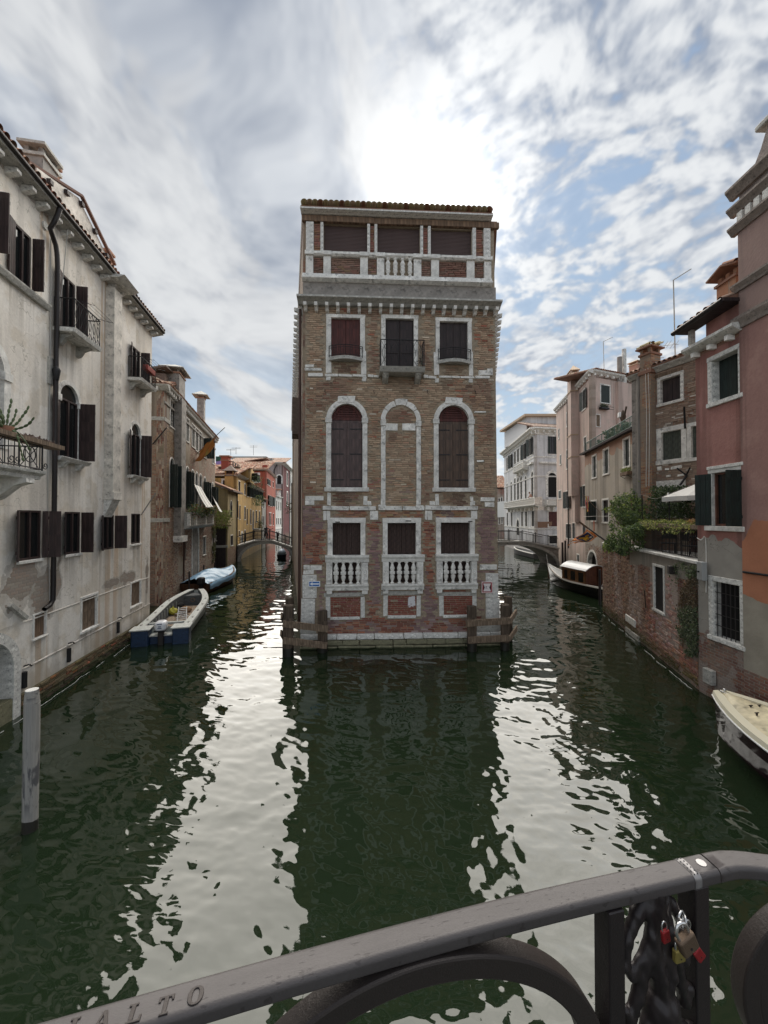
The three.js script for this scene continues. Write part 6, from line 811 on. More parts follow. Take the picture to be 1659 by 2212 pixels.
    const t3 = thing('wall_ivy', 'trailing ivy hanging down the right brick wall beside the barred window', 'ivy', F.at(L - .8, 2.5, .1).toArray()); leaves(t3, iv, .065, [[.09, .13, .05], [.15, .18, .09], [.045, .07, .03], [.15, .16, .09]], 18); leaves(t3, dry, .06, [[.13, .085, .04], [.10, .07, .035], [.16, .12, .06]], 19, 'dry_ivy'); for (const [x, y] of [[900, 800], [960, 700], [940, 500]]) { const q = F.uv(cU(x, y)), e = F.uv(cU(960, 130)); part('vine', tube([F.at(q[0], q[1], .04), F.at((q[0] + e[0]) / 2 + .1, (q[1] + e[1]) / 2, .06), F.at(e[0], e[1], .05)], .014, 5, 12), M.wood, t3); }
    const ms = []; for (let i = 0; i < 2600; i++) { const s = L * R3(), h = .1 + .5 * R3() * R3(); if (vn(s * 2.4, h * 4) > .45) ms.push(F.at(s, h, .03 + .05 * R3())); } leaves(P, ms, .035, [[.07, .08, .02], [.10, .10, .03]], 20, 'moss'); }
}
// ---------------------------------------------------------------- red house and its pinnacled neighbour
{
  const F = new Frame([9.08, -11.15], [9.1, -9.76]), L = F.L, H = 9.75, P = thing('red_rendered_house', 'narrow dusty red rendered house front with green shutters on the right', 'house', F.A.toArray(), F.turn);
  const R1 = (() => { const a = F.uv(cS(1240, 815)), b = F.uv(cS(1438, 700)), q = F.uv(cS(1240, 1115)); return [a[0], b[0], q[1], a[1] + .05]; })(), R2 = (() => { const a = F.uv(cT(1155, 262)), b = F.uv(cT(1425, 262)), q = F.uv(cT(1155, 735)); return [a[0], b[0], q[1], a[1]]; })(), R3 = (() => { const a = F.uv(cU(1165, 200)), b = F.uv(cU(1408, 235)), q = F.uv(cU(1165, 690)); return [a[0], b[0], q[1], a[1]]; })();
  const gl = mat([.30, .33, .34], { r: .5 });
  const paint = plaster({ c: [.36, .175, .15], c2: [.32, .15, .125], c3: [.40, .21, .18], seed: 61, streak: .35, grime: .8, gk: .4, over: (s, h, c, e) => { const n = fbm(s * 1.1 + 2, h * 1.1 + 3, 5), edge = 4.45 + .9 * (n - .5); if (h < edge && s < 1.0 + 5 * (edge - h)) { if (h < edge - .03 || s > .1) { const g = [.33, .305, .27]; const v = .85 + .3 * fbm(s * 4, h * 4, 4); let q = g.map((x) => x * v); const hair = Math.abs(fbm(s * 1.6 + 31, h * 1.6, 5) - .5); let ee = .42; if (hair < .006) { q = q.map((x) => x * .7); ee = .3; } if (h < 1.5 + 1.2 * (fbm(s * .9 + 9, h * .9, 4) - .4)) { const b = brickPaint(s, h, fbm(s * 2, h * 2, 3) > .5 ? BR.red : BR.brown, 5); const w = fbm(s * 2.1 + 4, h * 2.1, 4) > .58 ? .6 : .1; return [lerp(b[0], .33, w), lerp(b[1], .29, w), lerp(b[2], .26, w), b[3] - .1]; } return [...q, ee]; } } return null; } });
  const m = paintedWall(L + .01, H + .6, 260, paint, .02);
  wallPart(P, F, 0, L, -1, H + .2, [[R1, { ...AwinGreen, f: .13, fm: M.stoneB, back: .2, leaves: 1, boards: 3 }], [R2, { f: .1, fill: 'pane', sash: mat([.14 * K, .055 * K, .035 * K], { tex: woodT, r: .6 }), d: .2, back: .1, noSill: true, m: M.shGreen, open: [155, 88], lw: .9 }], [R3, { f: .14, fill: 'bars', d: .26, back: .2, fm: M.stoneB, nb: 6 }]], m, { t: .5 });
  part('sill', rbx(R2[0] - .2, R2[1] + .1, R2[2] - .13, R2[2], -.1, .08), M.stone, P, F.m); part('lintel', rbx(R2[0] - .12, R2[1] + .08, R2[3] + .10, R2[3] + .19, -.1, .06), M.stoneB, P, F.m); part('curtain', rough(bx(R2[0] + .38, R2[1] - .16, R2[2] + .06, R2[3] - .08, -.119, -.105), .02, 20), gl, P, F.m);
  moulding(P, F, -.16, L + .1, [[-.05, H], [.1, H], [.22, H + .06], [.3, H + .12], [.3, H + .19], [-.05, H + .24]], M.stoneB, 'cornice'); const bg = bx(-.05, .05, -.13, 0, 0, .2); for (const s of [.12, .66, 1.2]) { const o = new THREE.Mesh(bg, M.stone); o.name = 'bracket'; o.position.set(s, H, 0); put(o, P, F.m); }
  part('parapet', bx(.35, L, H + .24, H + .75, -.3, -.02), m, P, F.m); part('roof_post', bx(-.05, .07, H + .28, H + .72, .05, .17), M.stoneD, P, F.m);
  part('roof_edge', uvBox(beam([-.25, H + .74, .22], [L + .05, H + .82, .22], .5, .09)), M.shDark, P, F.m); part('gutter', tube([[-.28, H + .74, .44], [L * .5, H + .78, .44], [L, H + .82, .44]], .07, 7, 8), M.ironB, P, F.m); tiledSlope(P, F.at(-.2, H + .84, .35), F.at(L, H + .9, .35), F.at(-.2, H + 2.2, -3), TILES);
  const FN = new Frame([13.5, -11.15], [9.6, -11.15]); part('wall', prism([[0, -1], [FN.L, -1], [FN.L, H], [0, H]], .3, -.3), M.cement, P, FN.m); shell(P, [[9.08, -11.15], [9.1, -9.6], [13.5, -9.6], [13.5, -11.15]], H + .1);
  { const z = -.9, q0 = F.uv(cS(1275, 300), z), q1 = F.uv(cS(1455, 250), z), t = F.uv(cS(1320, 215), z)[1], c = thing('brick_chimney', 'broad orange brick chimney with a tiled hood on the red house roof', 'chimney', F.at(q0[0], H, z).toArray(), F.turn), bm = paintedWall(2, 4, 120, (s, h) => brickPaint(s, h, [[.34, .17, .10], [.38, .20, .12], [.30, .14, .09]], 3)); part('shaft', bx(q0[0], q0[0] + .62, H + .5, t, z - .8, z), bm, c, F.m); part('band', rbx(q0[0] - .05, q0[0] + .67, t - .06, t + .02, z - .85, z + .05), M.tileC, c, F.m); for (const x of [.06, .32, .56]) for (const y of [-.1, -.7]) part('pier', bx(q0[0] + x - .06, q0[0] + x + .06, t, t + .2, z + y - .06, z + y + .06), bm, c, F.m); part('hood', [uvBox(beam([q0[0] - .18, t + .22, z - .4], [q0[0] + .32, t + .42, z - .4], 1.15, .05)), uvBox(beam([q0[0] + .32, t + .42, z - .4], [q0[0] + .82, t + .22, z - .4], 1.15, .05))], M.tileC, c, F.m); for (let i = 0; i < 7; i++) { const o = new THREE.Mesh(tileGeo, M.tile); o.name = 'tile'; o.position.set(q0[0] + .58, t + .34, z - .9 + i * .17); o.rotation.y = Math.PI / 2; o.rotation.order = 'ZYX'; o.rotation.z = -.38; put(o, c, F.m); } }
  { const q = F.uv(cT(1038, 1140)); const o = thing('meter_box', 'small grey metal meter box on the wall corner below the terrace', 'box', GW.at(GW.L - .12, 2.9, .1).toArray(), GW.turn), c = GW.uv(cT(1037, 1140), .14); part('case', rbx(c[0] - .14, c[0] + .14, c[1] - .26, c[1] + .26, .0, .14, .02), mat([.30, .31, .31], { r: .6 }), o, GW.m); part('knob', bar([c[0] + .0, c[1] - .02, .14], [c[0], c[1] - .02, .18], .025), M.iron, o, GW.m); }
  part('cable', tube([[.02, 4.42, .03], [.18, 4.36, .04], [.3, 4.45, .03], [.32, 3.6, .03], [.3, 2.9, .03]], .012, 5, 24), M.stone, P, F.m);
}
{
  const F = new Frame([9.055, -9.74], [9.07, -4.5]), H = 13.0, P = thing('mauve_house', 'mauve rendered house with an orange patch and stepped stone pinnacle on the right edge', 'house', F.A.toArray(), F.turn);
  const paint = plaster({ c: [.37, .215, .185], c2: [.32, .18, .155], c3: [.41, .25, .21], seed: 71, streak: .4, grime: .8, gk: .4, over: (s, h, c, e) => { const n = fbm(s * 1.2 + 5, h * 1.2, 5) - .5, top = 4.42 + .45 * ss(0, .35, s) + .5 * n, bot = 2.98 - .14 * s + .35 * n; if (h < top && h > bot) { const v = .9 + .25 * fbm(s * 3, h * 3 + 9, 4); return [.44 * v, .185 * v, .105 * v, e]; } if (h <= bot) { const v = .8 + .45 * fbm(s * 3, h * 3, 5); if (h < 1.2) { const b = brickPaint(s, h, BR.red, 2); return [b[0] * v, b[1] * v, b[2] * v, b[3]]; } return [.31 * v, .28 * v, .23 * v, e - .12]; } if (h > 10.0) return [...c.map((x, i) => lerp(x, [.25, .20, .18][i], .6)), e]; return null; } });
  wallPart(P, F, 0, F.L, -1, H, [], paintedWall(F.L, H, 150, paint, .016), { t: .5 }); const FN = new Frame([13.5, -9.74], [9.56, -9.74]); part('wall', prism([[0, -1], [FN.L, -1], [FN.L, H], [0, H]], .4, -.4), mat([.25 * K, .18 * K, .165 * K], { tex: stainT, bump: bumpT }), P, FN.m); shell(P, [[9.055, -9.74], [9.07, -4.5], [13.5, -4.5], [13.5, -9.76]], H);
  const ring = (h, t, o, m, name) => { const pr = [[-.05, h], [.04, h], [o * .5, h + t * .3], [o, h + t * .75], [o, h + t], [-.05, h + t + .03]]; const b = moulding(P, F, -o, F.L, pr, m, name); moulding(P, FN, 0, FN.L + o, pr, m, name, b); return b; };
  const hy = (y) => F.uv(cV(835, y), .0)[1];
  const sd = mat([.25 * K, .21 * K, .185 * K], { tex: stainF, bump: bumpF, bs: .01 }); ring(9.8, .3, .12, sd, 'cornice'); ring(hy(1800), .2, .12, sd, 'cornice'); ring(hy(1190), .2, .15, sd, 'cornice'); ring(hy(985), .2, .16, sd, 'cornice');
  const dm = uvBox(bx(-.07, .07, 0, .3, -.02, .07)); for (let i = 0; i < 9; i++) { const o = new THREE.Mesh(dm, M.stoneB); o.name = 'dentil'; o.position.set(.12 + i * .22, hy(985) - .33, 0); put(o, P, F.m); }
  { const h0 = hy(985) + .24, mu = mat([.23 * K, .19 * K, .175 * K], { tex: stainF, bump: bumpF }); part('attic', bx(0.02, 3, h0, hy(800), -2.4, -.03), mu, P, F.m); ring(hy(800), .25, .17, sd, 'cornice'); const q0 = hy(800) + .27; part('pinnacle', prism([[.06, q0], [2.6, q0], [2.2, q0 + .7], [1.9, q0 + 1.0], [.62, q0 + 1.0], [.42, q0 + .55]], 1.9, -2.1), mu, P, F.m); part('pinnacle_cap', rbx(.36, 2.2, q0 + 1.0, q0 + 1.14, -1.9, -.1, .04), M.stoneD, P, F.m); part('pinnacle_block', bx(.62, 1.9, q0 + 1.14, q0 + 1.5, -1.7, -.3), mu, P, F.m); part('finial', lathe([[0, 0], [.2, 0], [.12, .12], [.3, .34], [.34, .5], [.25, .7], [.06, .8], [.04, 1.5], [0, 1.52]], 16).translate(.95, q0 + 1.5, -.7), M.stoneB, P, F.m); }
  { const a = F.uv(cT(1440, 1150), .03), b = F.uv(cT(1659, 1180), .03); part('cable', tube([[a[0], a[1], .04], [(a[0] + b[0]) / 2, (a[1] + b[1]) / 2, .04], [b[0] + .5, b[1], .04]], .03, 6, 10), M.iron, P, F.m); }
  { const mt = []; for (const [x, y, w, h] of [[1160, 1060, .3, .4]]) { const q = new Frame([9.08, -11.15], [9.1, -9.76]).uv(cU(x, y)); part('water_hatch', rbx(-1.1, -.8, q[1] - .2, q[1] + .2, 0, .14, .02), M.stoneD, P, F.m); } }
}
// ---------------------------------------------------------------- brick house behind the terrace
{
  const F = new Frame([11.35, -17.55], [13.5, -12.2]), H = 11.35, P = thing('dark_brick_house', 'dark brick house with peeling green shutters behind the terrace', 'house', F.A.toArray(), F.turn), L = F.L;
  const w = (c, x0, x1, yt, yb, xm = x0) => { const a = F.uv(c(x0, yt))[0], b = F.uv(c(x1, yt))[0]; return [a, b, F.uv(c(xm, yb))[1], F.uv(c(xm, yt))[1]]; };
  const gr = mat([.075 * K, .085 * K, .07 * K], { tex: tex(T.wood, 3.7), bump: woodB, bs: .01 }), W1 = w(cS, 855, 1003, 945, 1122), W2 = w(cS, 862, 1010, 1338, 1545), W3 = w(cS, 1085, 1165, 1290, 1525), W4 = w(cT, 680, 885, 395, 640);
  const ws = [[W1, { f: .13, fill: 'shut', m: M.shDark, boards: 2, fm: M.stoneB, d: .2, back: .14 }], [W2, { f: .2, fill: 'shut', m: gr, boards: 2, fm: M.stone, d: .2, back: .1 }], [W3, { f: .15, fill: 'shut', m: gr, fm: M.stone, d: .2, back: .1 }], [W4, { f: .12, fill: 'dark', fm: M.stoneB, ft: .3, d: .3 }]];
  const hz = F.uv(cS(900, 1260))[1], hz2 = F.uv(cS(900, 1570))[1];
  const paint = plaster({ c: [.29, .25, .215], c2: [.25, .215, .185], c3: [.33, .29, .25], seed: 81, streak: .3, over: (s, h, c) => (h < hz && h > hz2 && fbm(s, h, 3) > .4) ? c.map((x) => x * .9) : brickPaint(s, h, BR.brown, 11) });
  wallPart(P, F, 0, L, 2, H, ws, paintedWall(L, H, 110, paint), { t: .4 });
  bricks(P, F, .5, L, hz2 - 1.8, H - .05, (s, h, a, b) => { for (const [r, o] of ws) if (b > r[0] - o.f - .04 && a < r[1] + o.f + .04 && h > r[2] - .2 && h < r[3] + (o.ft ?? o.f) + .04) return null; const n = fbm(s * .9, h * .9 + 3, 4); if (h < hz && h > hz2 && n > .4) return null; if (n > .62) return null; const k = vn(s * 9, h * 23); return k > .82 ? [.52, .47, .41] : mix3([.27, .19, .145], [.37, .29, .225], k); }, { seed: 82, single: 250, uneven: .02 });
  for (const [x0, x1, y0, y1] of [[660, 700, 200, 235], [735, 770, 215, 232], [780, 880, 198, 225], [740, 780, 280, 298], [840, 900, 272, 290]]) { const r = w(cT, x0, x1, y0, y1); part('stone_block', rough(rbx(r[0], r[1], r[2], r[3], -.1, .03), .02, 6, x0), M.stone, P, F.m); }
  part('lintel', rough(bx(W1[0] - .3, W1[1] + .1, W1[3] + .14, W1[3] + .27, -.1, .04), .02), M.woodG, P, F.m); eaves(P, F, H, M.stoneD, .22); tiledSlope(P, F.at(-.1, H + .2, .25), F.at(L, H + .2, .25), F.at(-.1, H + 1.6, -3.4), TILES); const FN = new Frame([F.A.x + 4, F.A.z - 1.2], [F.A.x, F.A.z]); part('wall', prism([[0, 2], [FN.L, 2], [FN.L, H], [0, H]], .3, -.3), M.cement, P, FN.m); shell(P, [[11.35, -17.55], [13.5, -12.2], [18, -13], [16, -19]], H);
  // chimney flue on the front
  { const p = .3, s0 = F.uv(cS(704, 1200), p)[0], s1 = F.uv(cS(786, 1200), p)[0], t = F.uv(cS(750, 735), p)[1], bm = paintedWall(3, 13, 110, (s, h) => { const b = brickPaint(s, h, [[.33, .165, .09], [.27, .13, .08], [.36, .22, .13]], 3), n = fbm(s * 2, h * .8, 4); return n > .52 ? [lerp(b[0], .24, .7), lerp(b[1], .2, .7), lerp(b[2], .16, .7), .5] : b; }); const c = chimneyOn(P, F, s0, s1, -.35, p, 3.7, t, bm, { over: .12, peak: .25, gap: .18, cm: M.tileC, bm: M.tileC }); part('neck_band', rbx(s0 - .06, s1 + .06, H - .1, H + .06, -.3, p + .06), M.tileC, c, F.m); for (let i = 0; i < 8; i++) { const a = i * .8; const o = new THREE.Mesh(tileGeo, M.tileM); o.name = 'tile'; o.position.set((s0 + s1) / 2 + .28 * Math.cos(a), t + .34, -.02 + .28 * Math.sin(a)); o.rotation.y = a; o.rotation.x = .4; put(o, c, F.m); }
    for (const k of [.55, .8]) part('cable', tube([[lerp(s0, s1, k), H + .1, p + .03], [lerp(s0, s1, k) + .03, H - 2, p + .02], [lerp(s0, s1, k) - .02, H - 5, p + .02]], .014, 4, 16), M.stone, P, F.m); downpipe(P, F, [[s0 - .18, H, .1], [s0 - .18, 8, .1], [s0 - .18, 3.7, .1]], .1, M.cement); }
  { const a = F.uv(cS(1045, 1305)), b = F.uv(cS(1080, 1150)); part('iron_stay', bar([a[0], a[1], .05], [b[0], b[1], .4], .035), M.iron, P, F.m); const q = F.uv(cTer(1235, 120)), e = F.uv(cTer(1180, 330)); part('awning_iron', [bar([q[0] - .25, q[1] + .25, .25], [q[0] + .05, q[1] - .1, .1], .03), bar([q[0] + .2, q[1] + .22, .2], [q[0] - .02, q[1] - .1, .1], .03), bar([q[0], q[1] - .1, .1], [e[0], e[1], .3], .04)], M.iron, P, F.m); }
}
// ---------------------------------------------------------------- grey house with the roof garden
{
  const A = [16.58, -31.7], B = [14.78, -22.4], H = 10.2, pts = [A, B, [20.5, -23.4], [21.5, -32.4]];
  const m = pl([.45, .405, .345], [.40, .36, .305], [.47, .41, .33], 91, { streak: .3, over: (s, h, c, e) => { const n = fbm(s * 1.2 + 4, h * .7, 4); if (h > 9.3 + 1.2 * (n - .5)) return [...mix3(c, [.36, .17, .10], .65), e]; if (h < 2.9 + .8 * (n - .5)) { const b = brickPaint(s, h, BR.red.concat(BR.pale), 4); return n > .5 ? [lerp(b[0], .3, .5), lerp(b[1], .27, .5), lerp(b[2], .24, .5), e] : b; } return null; } });
  const g = { fill: 'shut', m: M.shGreen, f: .13, d: .2, back: .1 };
  const { P, frames } = body('grey_house', 'grey rendered house with green shutters and a roof garden on the right bank', pts, H, m, { wins: { 0: (F) => px(F, cR, [[1180, 1222, 685, 920, g], [1306, 1362, 615, 880, g], [1532, 1596, 500, 800, g], [1172, 1224, 1190, 1400, { ...g, open: [150, 88], fill: 'dark' }], [1296, 1358, 1175, 1415, { ...g, fill: 'pane' }], [1128, 1230, 1740, 2100, { arch: true, f: .17, fill: 'dark', d: .3, back: .28 }]]) } });
  const F = frames[0]; moulding(P, F, -.3, F.L + .1, [[-.05, H], [.3, H], [.34, H + .12], [-.05, H + .14]], M.shDark, 'eaves_board'); part('parapet', bx(0, F.L, H + .12, H + .3, -.3, -.1), M.cement, P, F.m);
  bricks(P, F, 1.8, F.L, .2, 2.6, (s, h, a, b) => { const d = F.uv(cR(1180, 1900))[0]; if (Math.abs(s - d) < .95 || fbm(s * 1.2, h, 3) < .48) return null; return mix3([.25, .13, .09], [.36, .28, .22], vn(s * 5, h * 13)); }, { seed: 95, single: 60, uneven: .03 });
  downpipe(P, F, [[F.L - .12, H, .1], [F.L - .12, 6, .1], [F.L - .12, 3.8, .1]], .08, M.cement);
  { const q0 = F.uv(cR(1140, 490))[0], rt = F.uv(cR(1140, 500))[1], t = thing('roof_railing', 'green metal railing with wire mesh round the roof garden of the grey house', 'railing', F.at(q0, H, 0).toArray(), F.turn), gm = mat([.10, .17, .15], { r: .6 }); part('top_rail', bar([0, rt, -.1], [F.L + .6, rt, -.1], .03), gm, t, F.m); part('mid_rail', bar([0, H + .35, -.1], [F.L + .6, H + .35, -.1], .018), gm, t, F.m); for (let i = 0; i < 9; i++) part('post', bar([i * F.L / 8, H + .12, -.1], [i * F.L / 8, rt, -.1], .025), gm, t, F.m); const bs = []; for (let i = 0; i < 70; i++) bs.push(bar([i * F.L / 70, H + .3, -.1], [i * F.L / 70, rt, -.1], .007, 4)); part('mesh_bars', bs, gm, t, F.m, 'stuff'); part('end_rail', bar([0, rt, -.1], [0, rt, -3], .03), gm, t, F.m);
    const sc = thing('green_screen', 'dark green windbreak screen at the back of the roof garden', 'screen', F.at(F.L - 1, H, -1.8).toArray(), F.turn); part('panel', rough(bx(F.L - 3.4, F.L, H + .1, H + 1.15, -2.2, -2.15), .03), mat([.03, .10, .085], { r: .8 }), sc, F.m);
    const R = rng(66); for (const [x, y, n, s, l] of [[1370, 440, 260, .9, 'spiky pale green agave in the roof garden, nearest the far end'], [1450, 420, 240, .8, 'green potted shrub in the middle of the roof garden'], [1560, 390, 200, .7, 'low leafy plant by the green screen of the roof garden'], [1260, 520, 90, .4, 'small pink flowering plant in the roof garden corner']]) { const q = F.uv(cR(x, y), -.5), o = thing('roof_plant', l, 'plant', F.at(q[0], H + .15, -.5).toArray(), F.turn); part('pot', lathe([[0, 0], [.18, 0], [.22, .3], [.18, .3], [.15, .1], [0, .1]]).translate(q[0], H + .14, -.5), M.tileB, o, F.m); const pp = []; for (let i = 0; i < n; i++) { const a = R() * 6.28, rr = s * .6 * Math.sqrt(R()); pp.push(F.at(q[0] + rr * Math.cos(a), H + .45 + s * .8 * R(), -.5 + rr * Math.sin(a) * .6)); } leaves(o, pp, .16, [[.14, .19, .13], [.10, .14, .08], [.07, .11, .05]], 5); } 
    const q = F.uv(cR(1525, 230), -.8), o = thing('garden_statue', 'dark cut tree stump with a birdhouse in the roof garden', 'ornament', F.at(q[0], H + .1, -.8).toArray(), F.turn); part('stump', lathe([[0, 0], [.2, 0], [.14, .5], [.13, 1.3], [.2, 1.6], [.12, 1.9], [0, 2.1]], 10).translate(q[0], H + .1, -.8), M.pile, o, F.m); part('branch', bar([q[0] + .05, H + 1.3, -.8], [q[0] + .55, H + 2.25, -.8], .06), M.pile, o, F.m); part('nest_box', rbx(q[0] - .14, q[0] + .1, H + 1.65, H + 2.0, -.66, -.5, .03), M.white, o, F.m); }
  { const fb = (c, x, y, lab, n) => { const q = F.uv(c(x, y), .25), o = thing('window_box', lab, 'window box', F.at(q[0], q[1], 0).toArray(), F.turn); part('trough', rbx(q[0] - .55, q[0] + .55, q[1] - .12, q[1] + .08, .05, .3), M.wood, o, F.m); part('bracket', [bar([q[0] - .45, q[1] - .12, .3], [q[0] - .45, q[1] - .3, .02], .015), bar([q[0] + .45, q[1] - .12, .3], [q[0] + .45, q[1] - .3, .02], .015)], M.iron, o, F.m); const R = rng(n), pp = []; for (let i = 0; i < 260; i++) pp.push(F.at(q[0] + (R() - .5) * 1, q[1] + .1 + .22 * R(), .08 + .25 * R())); leaves(o, pp, .08, [[.30, .34, .07], [.20, .26, .06]], n); }; fb(cR, 1540, 870, 'wooden window box with yellow green plants under the grey house shutter', 4); }
  { const a = F.uv(cR(1080, 1355), .6), b = F.uv(cR(1390, 1350), .6); part('drying_rod', bar([a[0], a[1], .6], [b[0], b[1], .6], .015), M.stoneB, P, F.m); }
  // hanging flags
  { const q = F.uv(cR(1115, 1130), .9), o = thing('small_flag', 'small red and yellow flag hanging limp from the grey house', 'flag', F.at(q[0], q[1], .9).toArray(), F.turn); part('pole', bar([q[0] + .1, q[1] - 1.2, .02], [q[0] - .35, q[1] + .25, 1.1], .018), M.woodG, o, F.m); const strip = (x0, x1, c) => { const g = new THREE.BoxGeometry(x1 - x0, 1.15, .012, 2, 8, 1), p = g.attributes.position; for (let i = 0; i < p.count; i++) { p.setZ(i, p.getZ(i) + .05 * Math.sin(p.getY(i) * 5 + x0 * 20)); p.setX(i, p.getX(i) + .18 * (.575 - p.getY(i))); } g.translate((x0 + x1) / 2 + q[0], q[1] - .55, .9); g.computeVertexNormals(); part('cloth', g, mat(c), o, F.m); }; strip(-.25, -.05, [.40, .05, .04]); strip(-.05, .12, [.50, .34, .03]); strip(.12, .25, [.40, .05, .04]); const q2 = F.uv(cR(1195, 1460), .2), o2 = thing('orange_cloth', 'orange red cloth hanging below the grey house shutter', 'cloth', F.at(q2[0], q2[1], .2).toArray()); const g = new THREE.BoxGeometry(.28, .8, .02, 3, 6, 1), gp = g.attributes.position; for (let i = 0; i < gp.count; i++) gp.setZ(i, gp.getZ(i) + .05 * Math.sin(gp.getX(i) * 20)); g.computeVertexNormals(); g.translate(q2[0], q2[1], .18); part('cloth', g, mat([.45, .09, .03]), o2, F.m); }
}
// ---------------------------------------------------------------- pink house
{
  const A = [19.15, -42.6], B = [16.97, -31.27], H = 16.75, pts = [A, B, [22.2, -33.3], [24.4, -43.5]];
  const m = pl([.62, .485, .425], [.57, .44, .385], [.48, .41, .355], 101, { streak: .28, grime: 2.6 }), g = { fill: 'dark', m: M.shGreen, f: .11, d: .08, back: 0 }, s = { ...g, open: [165, 165] };
  const { P, frames } = body('pink_house', 'tall pale pink house with flues and tall chimney on the right bank', pts, H, m, { wins: { 0: (F) => [...px(F, cR, [[890, 906, 195, 340, { ...g, fill: 'shut' }], [888, 904, 612, 820, { ...g, fill: 'shut' }], [814, 830, 672, 770, { ...g, fill: 'shut' }], [798, 808, 380, 480, g], [800, 828, 1070, 1155, { ...g, fill: 'shut' }], [884, 920, 1075, 1265, s], [1088, 1110, 470, 640, g], [1070, 1100, 1015, 1245, s], [884, 940, 1440, 1595, { ...g, f: .05 }], [1072, 1105, 1450, 1590, { ...g, f: .05 }], [1010, 1032, 1785, 1890, g], [955, 985, 1430, 1600, { ...g, f: .05 }]]), ...px(F, cS, [[272, 296, 1030, 1172, s]])], 1: (F) => px(F, cS, [[410, 474, 978, 1108, { ...g, fill: 'shut' }], [374, 402, 1200, 1290, { ...g, fill: 'shut', m: M.woodG, f: .06 }]]) } });
  const [F, F1] = frames; for (const f of [F, F1]) { moulding(P, f, -.05, f.L + .25, [[-.05, H], [.06, H], [.28, H + .18], [.32, H + .3], [-.05, H + .34]], M.stoneB); const bg = bx(-.07, .07, -.18, 0, 0, .2); for (let x = .2; x < f.L; x += .7) { const o = new THREE.Mesh(bg, M.stone); o.name = 'bracket'; o.position.set(x, H + .05, 0); put(o, P, f.m); } }
  tiledSlope(P, F1.at(0, H + .36, .3), F1.at(F1.L, H + .36, .3), F1.at(0, H + 1.0, -4), TILES); downpipe(P, F, [[F.uv(cR(913, 400))[0], H, .1], [F.uv(cR(913, 400))[0], 7, .1], [F.uv(cR(913, 400))[0], 2, .1]], .06, M.iron);
  { const p = .62, q1 = F.uv(cR(1025, 700), 0)[0], q0 = q1 - 1.1, hb = F.uv(cR(960, 1120), p)[1], t = F.uv(cS(210, 850), p)[1]; const f = chimneyOn(P, F, q0, q1, -.1, p, hb, t, m, { over: .07, peak: .6, gap: .16, cm: M.tileB, bm: M.tileB }); for (const y of [1330, 1500]) { const h = F.uv(cS(210, y), p)[1]; part('flue_band', rbx(q0 - .05, q1 + .05, h - .1, h, -.05, p + .05), M.tileB, f, F.m); } { const h = F.uv(cS(210, 990), p)[1]; part('flue_band', rbx(q0 - .06, q1 + .06, h - .12, h, -.05, p + .06), M.tileB, f, F.m); } const hb2 = F.uv(cR(960, 1420), .3)[1]; part('flue_foot', bx(q0 + .1, q1 - .1, hb2, hb, -.05, .32), m, f, F.m); }
  { const q = F1.uv(cS(575, 960), .2), a = F1.uv(cS(565, 775), .1)[1], b = F1.uv(cS(594, 715), .1)[1]; part('flue', bx(q[0] - .6, q[0] + .6, 9, q[1], 0, .25), m, P, F1.m); part('flue_pipe', bar([q[0] - .25, q[1], .1], [q[0] - .25, a, .1], .19, 10), M.cement, P, F1.m); part('flue_pipe', bar([q[0] + .3, q[1], .1], [q[0] + .3, b, .1], .17, 10), M.stoneB, P, F1.m); }
  { const q = F1.uv(cS(685, 850), -1.5), t = F1.uv(cS(685, 825), -1.5)[1]; chimneyOn(P, F1, q[0] - .45, q[0] + .45, -2, -1.2, H, t, mat([.42, .24, .18]), { over: .12, peak: .3, gap: .14, cm: M.tileB, bm: M.tileB }); }
  { const q = F1.uv(cS(455, 1150), .3), o = thing('window_box', 'small dark window box with green plants under the pink house window', 'window box', F1.at(q[0], q[1], .2).toArray(), F1.turn); part('trough', [bar([q[0] - .7, q[1] - .1, .35], [q[0] + .7, q[1] - .1, .35], .02), bar([q[0] - .7, q[1] + .1, .35], [q[0] + .7, q[1] + .1, .35], .02), rbx(q[0] - .6, q[0] + .3, q[1] - .12, q[1] + .05, .05, .32)], M.iron, o, F1.m); const R = rng(8), pp = []; for (let i = 0; i < 160; i++) pp.push(F1.at(q[0] - .15 + (R() - .5) * .8, q[1] + .08 + .22 * R(), .1 + .22 * R())); leaves(o, pp, .1, GREENS, 7); }
  for (const [x0, y0, x1, y1, x2, y2, d, lab] of [[435, 850, 428, 655, 498, 622, 34, 'thin bent aerial pole above the pink house roof'], [968, 805, 952, 195, 1084, 112, 17.5, 'tall bent aerial pole above the dark brick house']]) { const a = at(...cS(x0, y0), d), b = at(...cS(x1, y1), d), c = at(...cS(x2, y2), d), o = thing('aerial_pole', lab, 'aerial', a.toArray()); part('pole', bar(a.clone().setY(a.y - .8), b, .025, 6), M.stoneD, o); part('arm', bar(b, c, .022, 6), M.stoneD, o); }
  { const a = at(...cS(805, 780), 19), b = at(...cS(880, 775), 19), c = at(...cS(855, 690), 19), o = thing('tv_aerial', 'television aerial with many short rods beside the brick chimney', 'aerial', a.toArray()); part('boom', bar(a, b, .015, 5), M.stoneD, o); part('boom', bar(a, c, .015, 5), M.stoneD, o); for (let i = 0; i < 6; i++) { const p = c.clone().add(V(-.12 + i * .18, .06 + (i % 2) * .05, 0)); part('rod', bar(p.clone().add(V(-.06, -.14, -.1)), p.clone().add(V(.06, .14, .1)), .01, 4), M.stoneD, o); } part('boom', bar(c.clone().add(V(-.2, 0, 0)), c.clone().add(V(.9, .1, 0)), .012, 5), M.stoneD, o); }
}
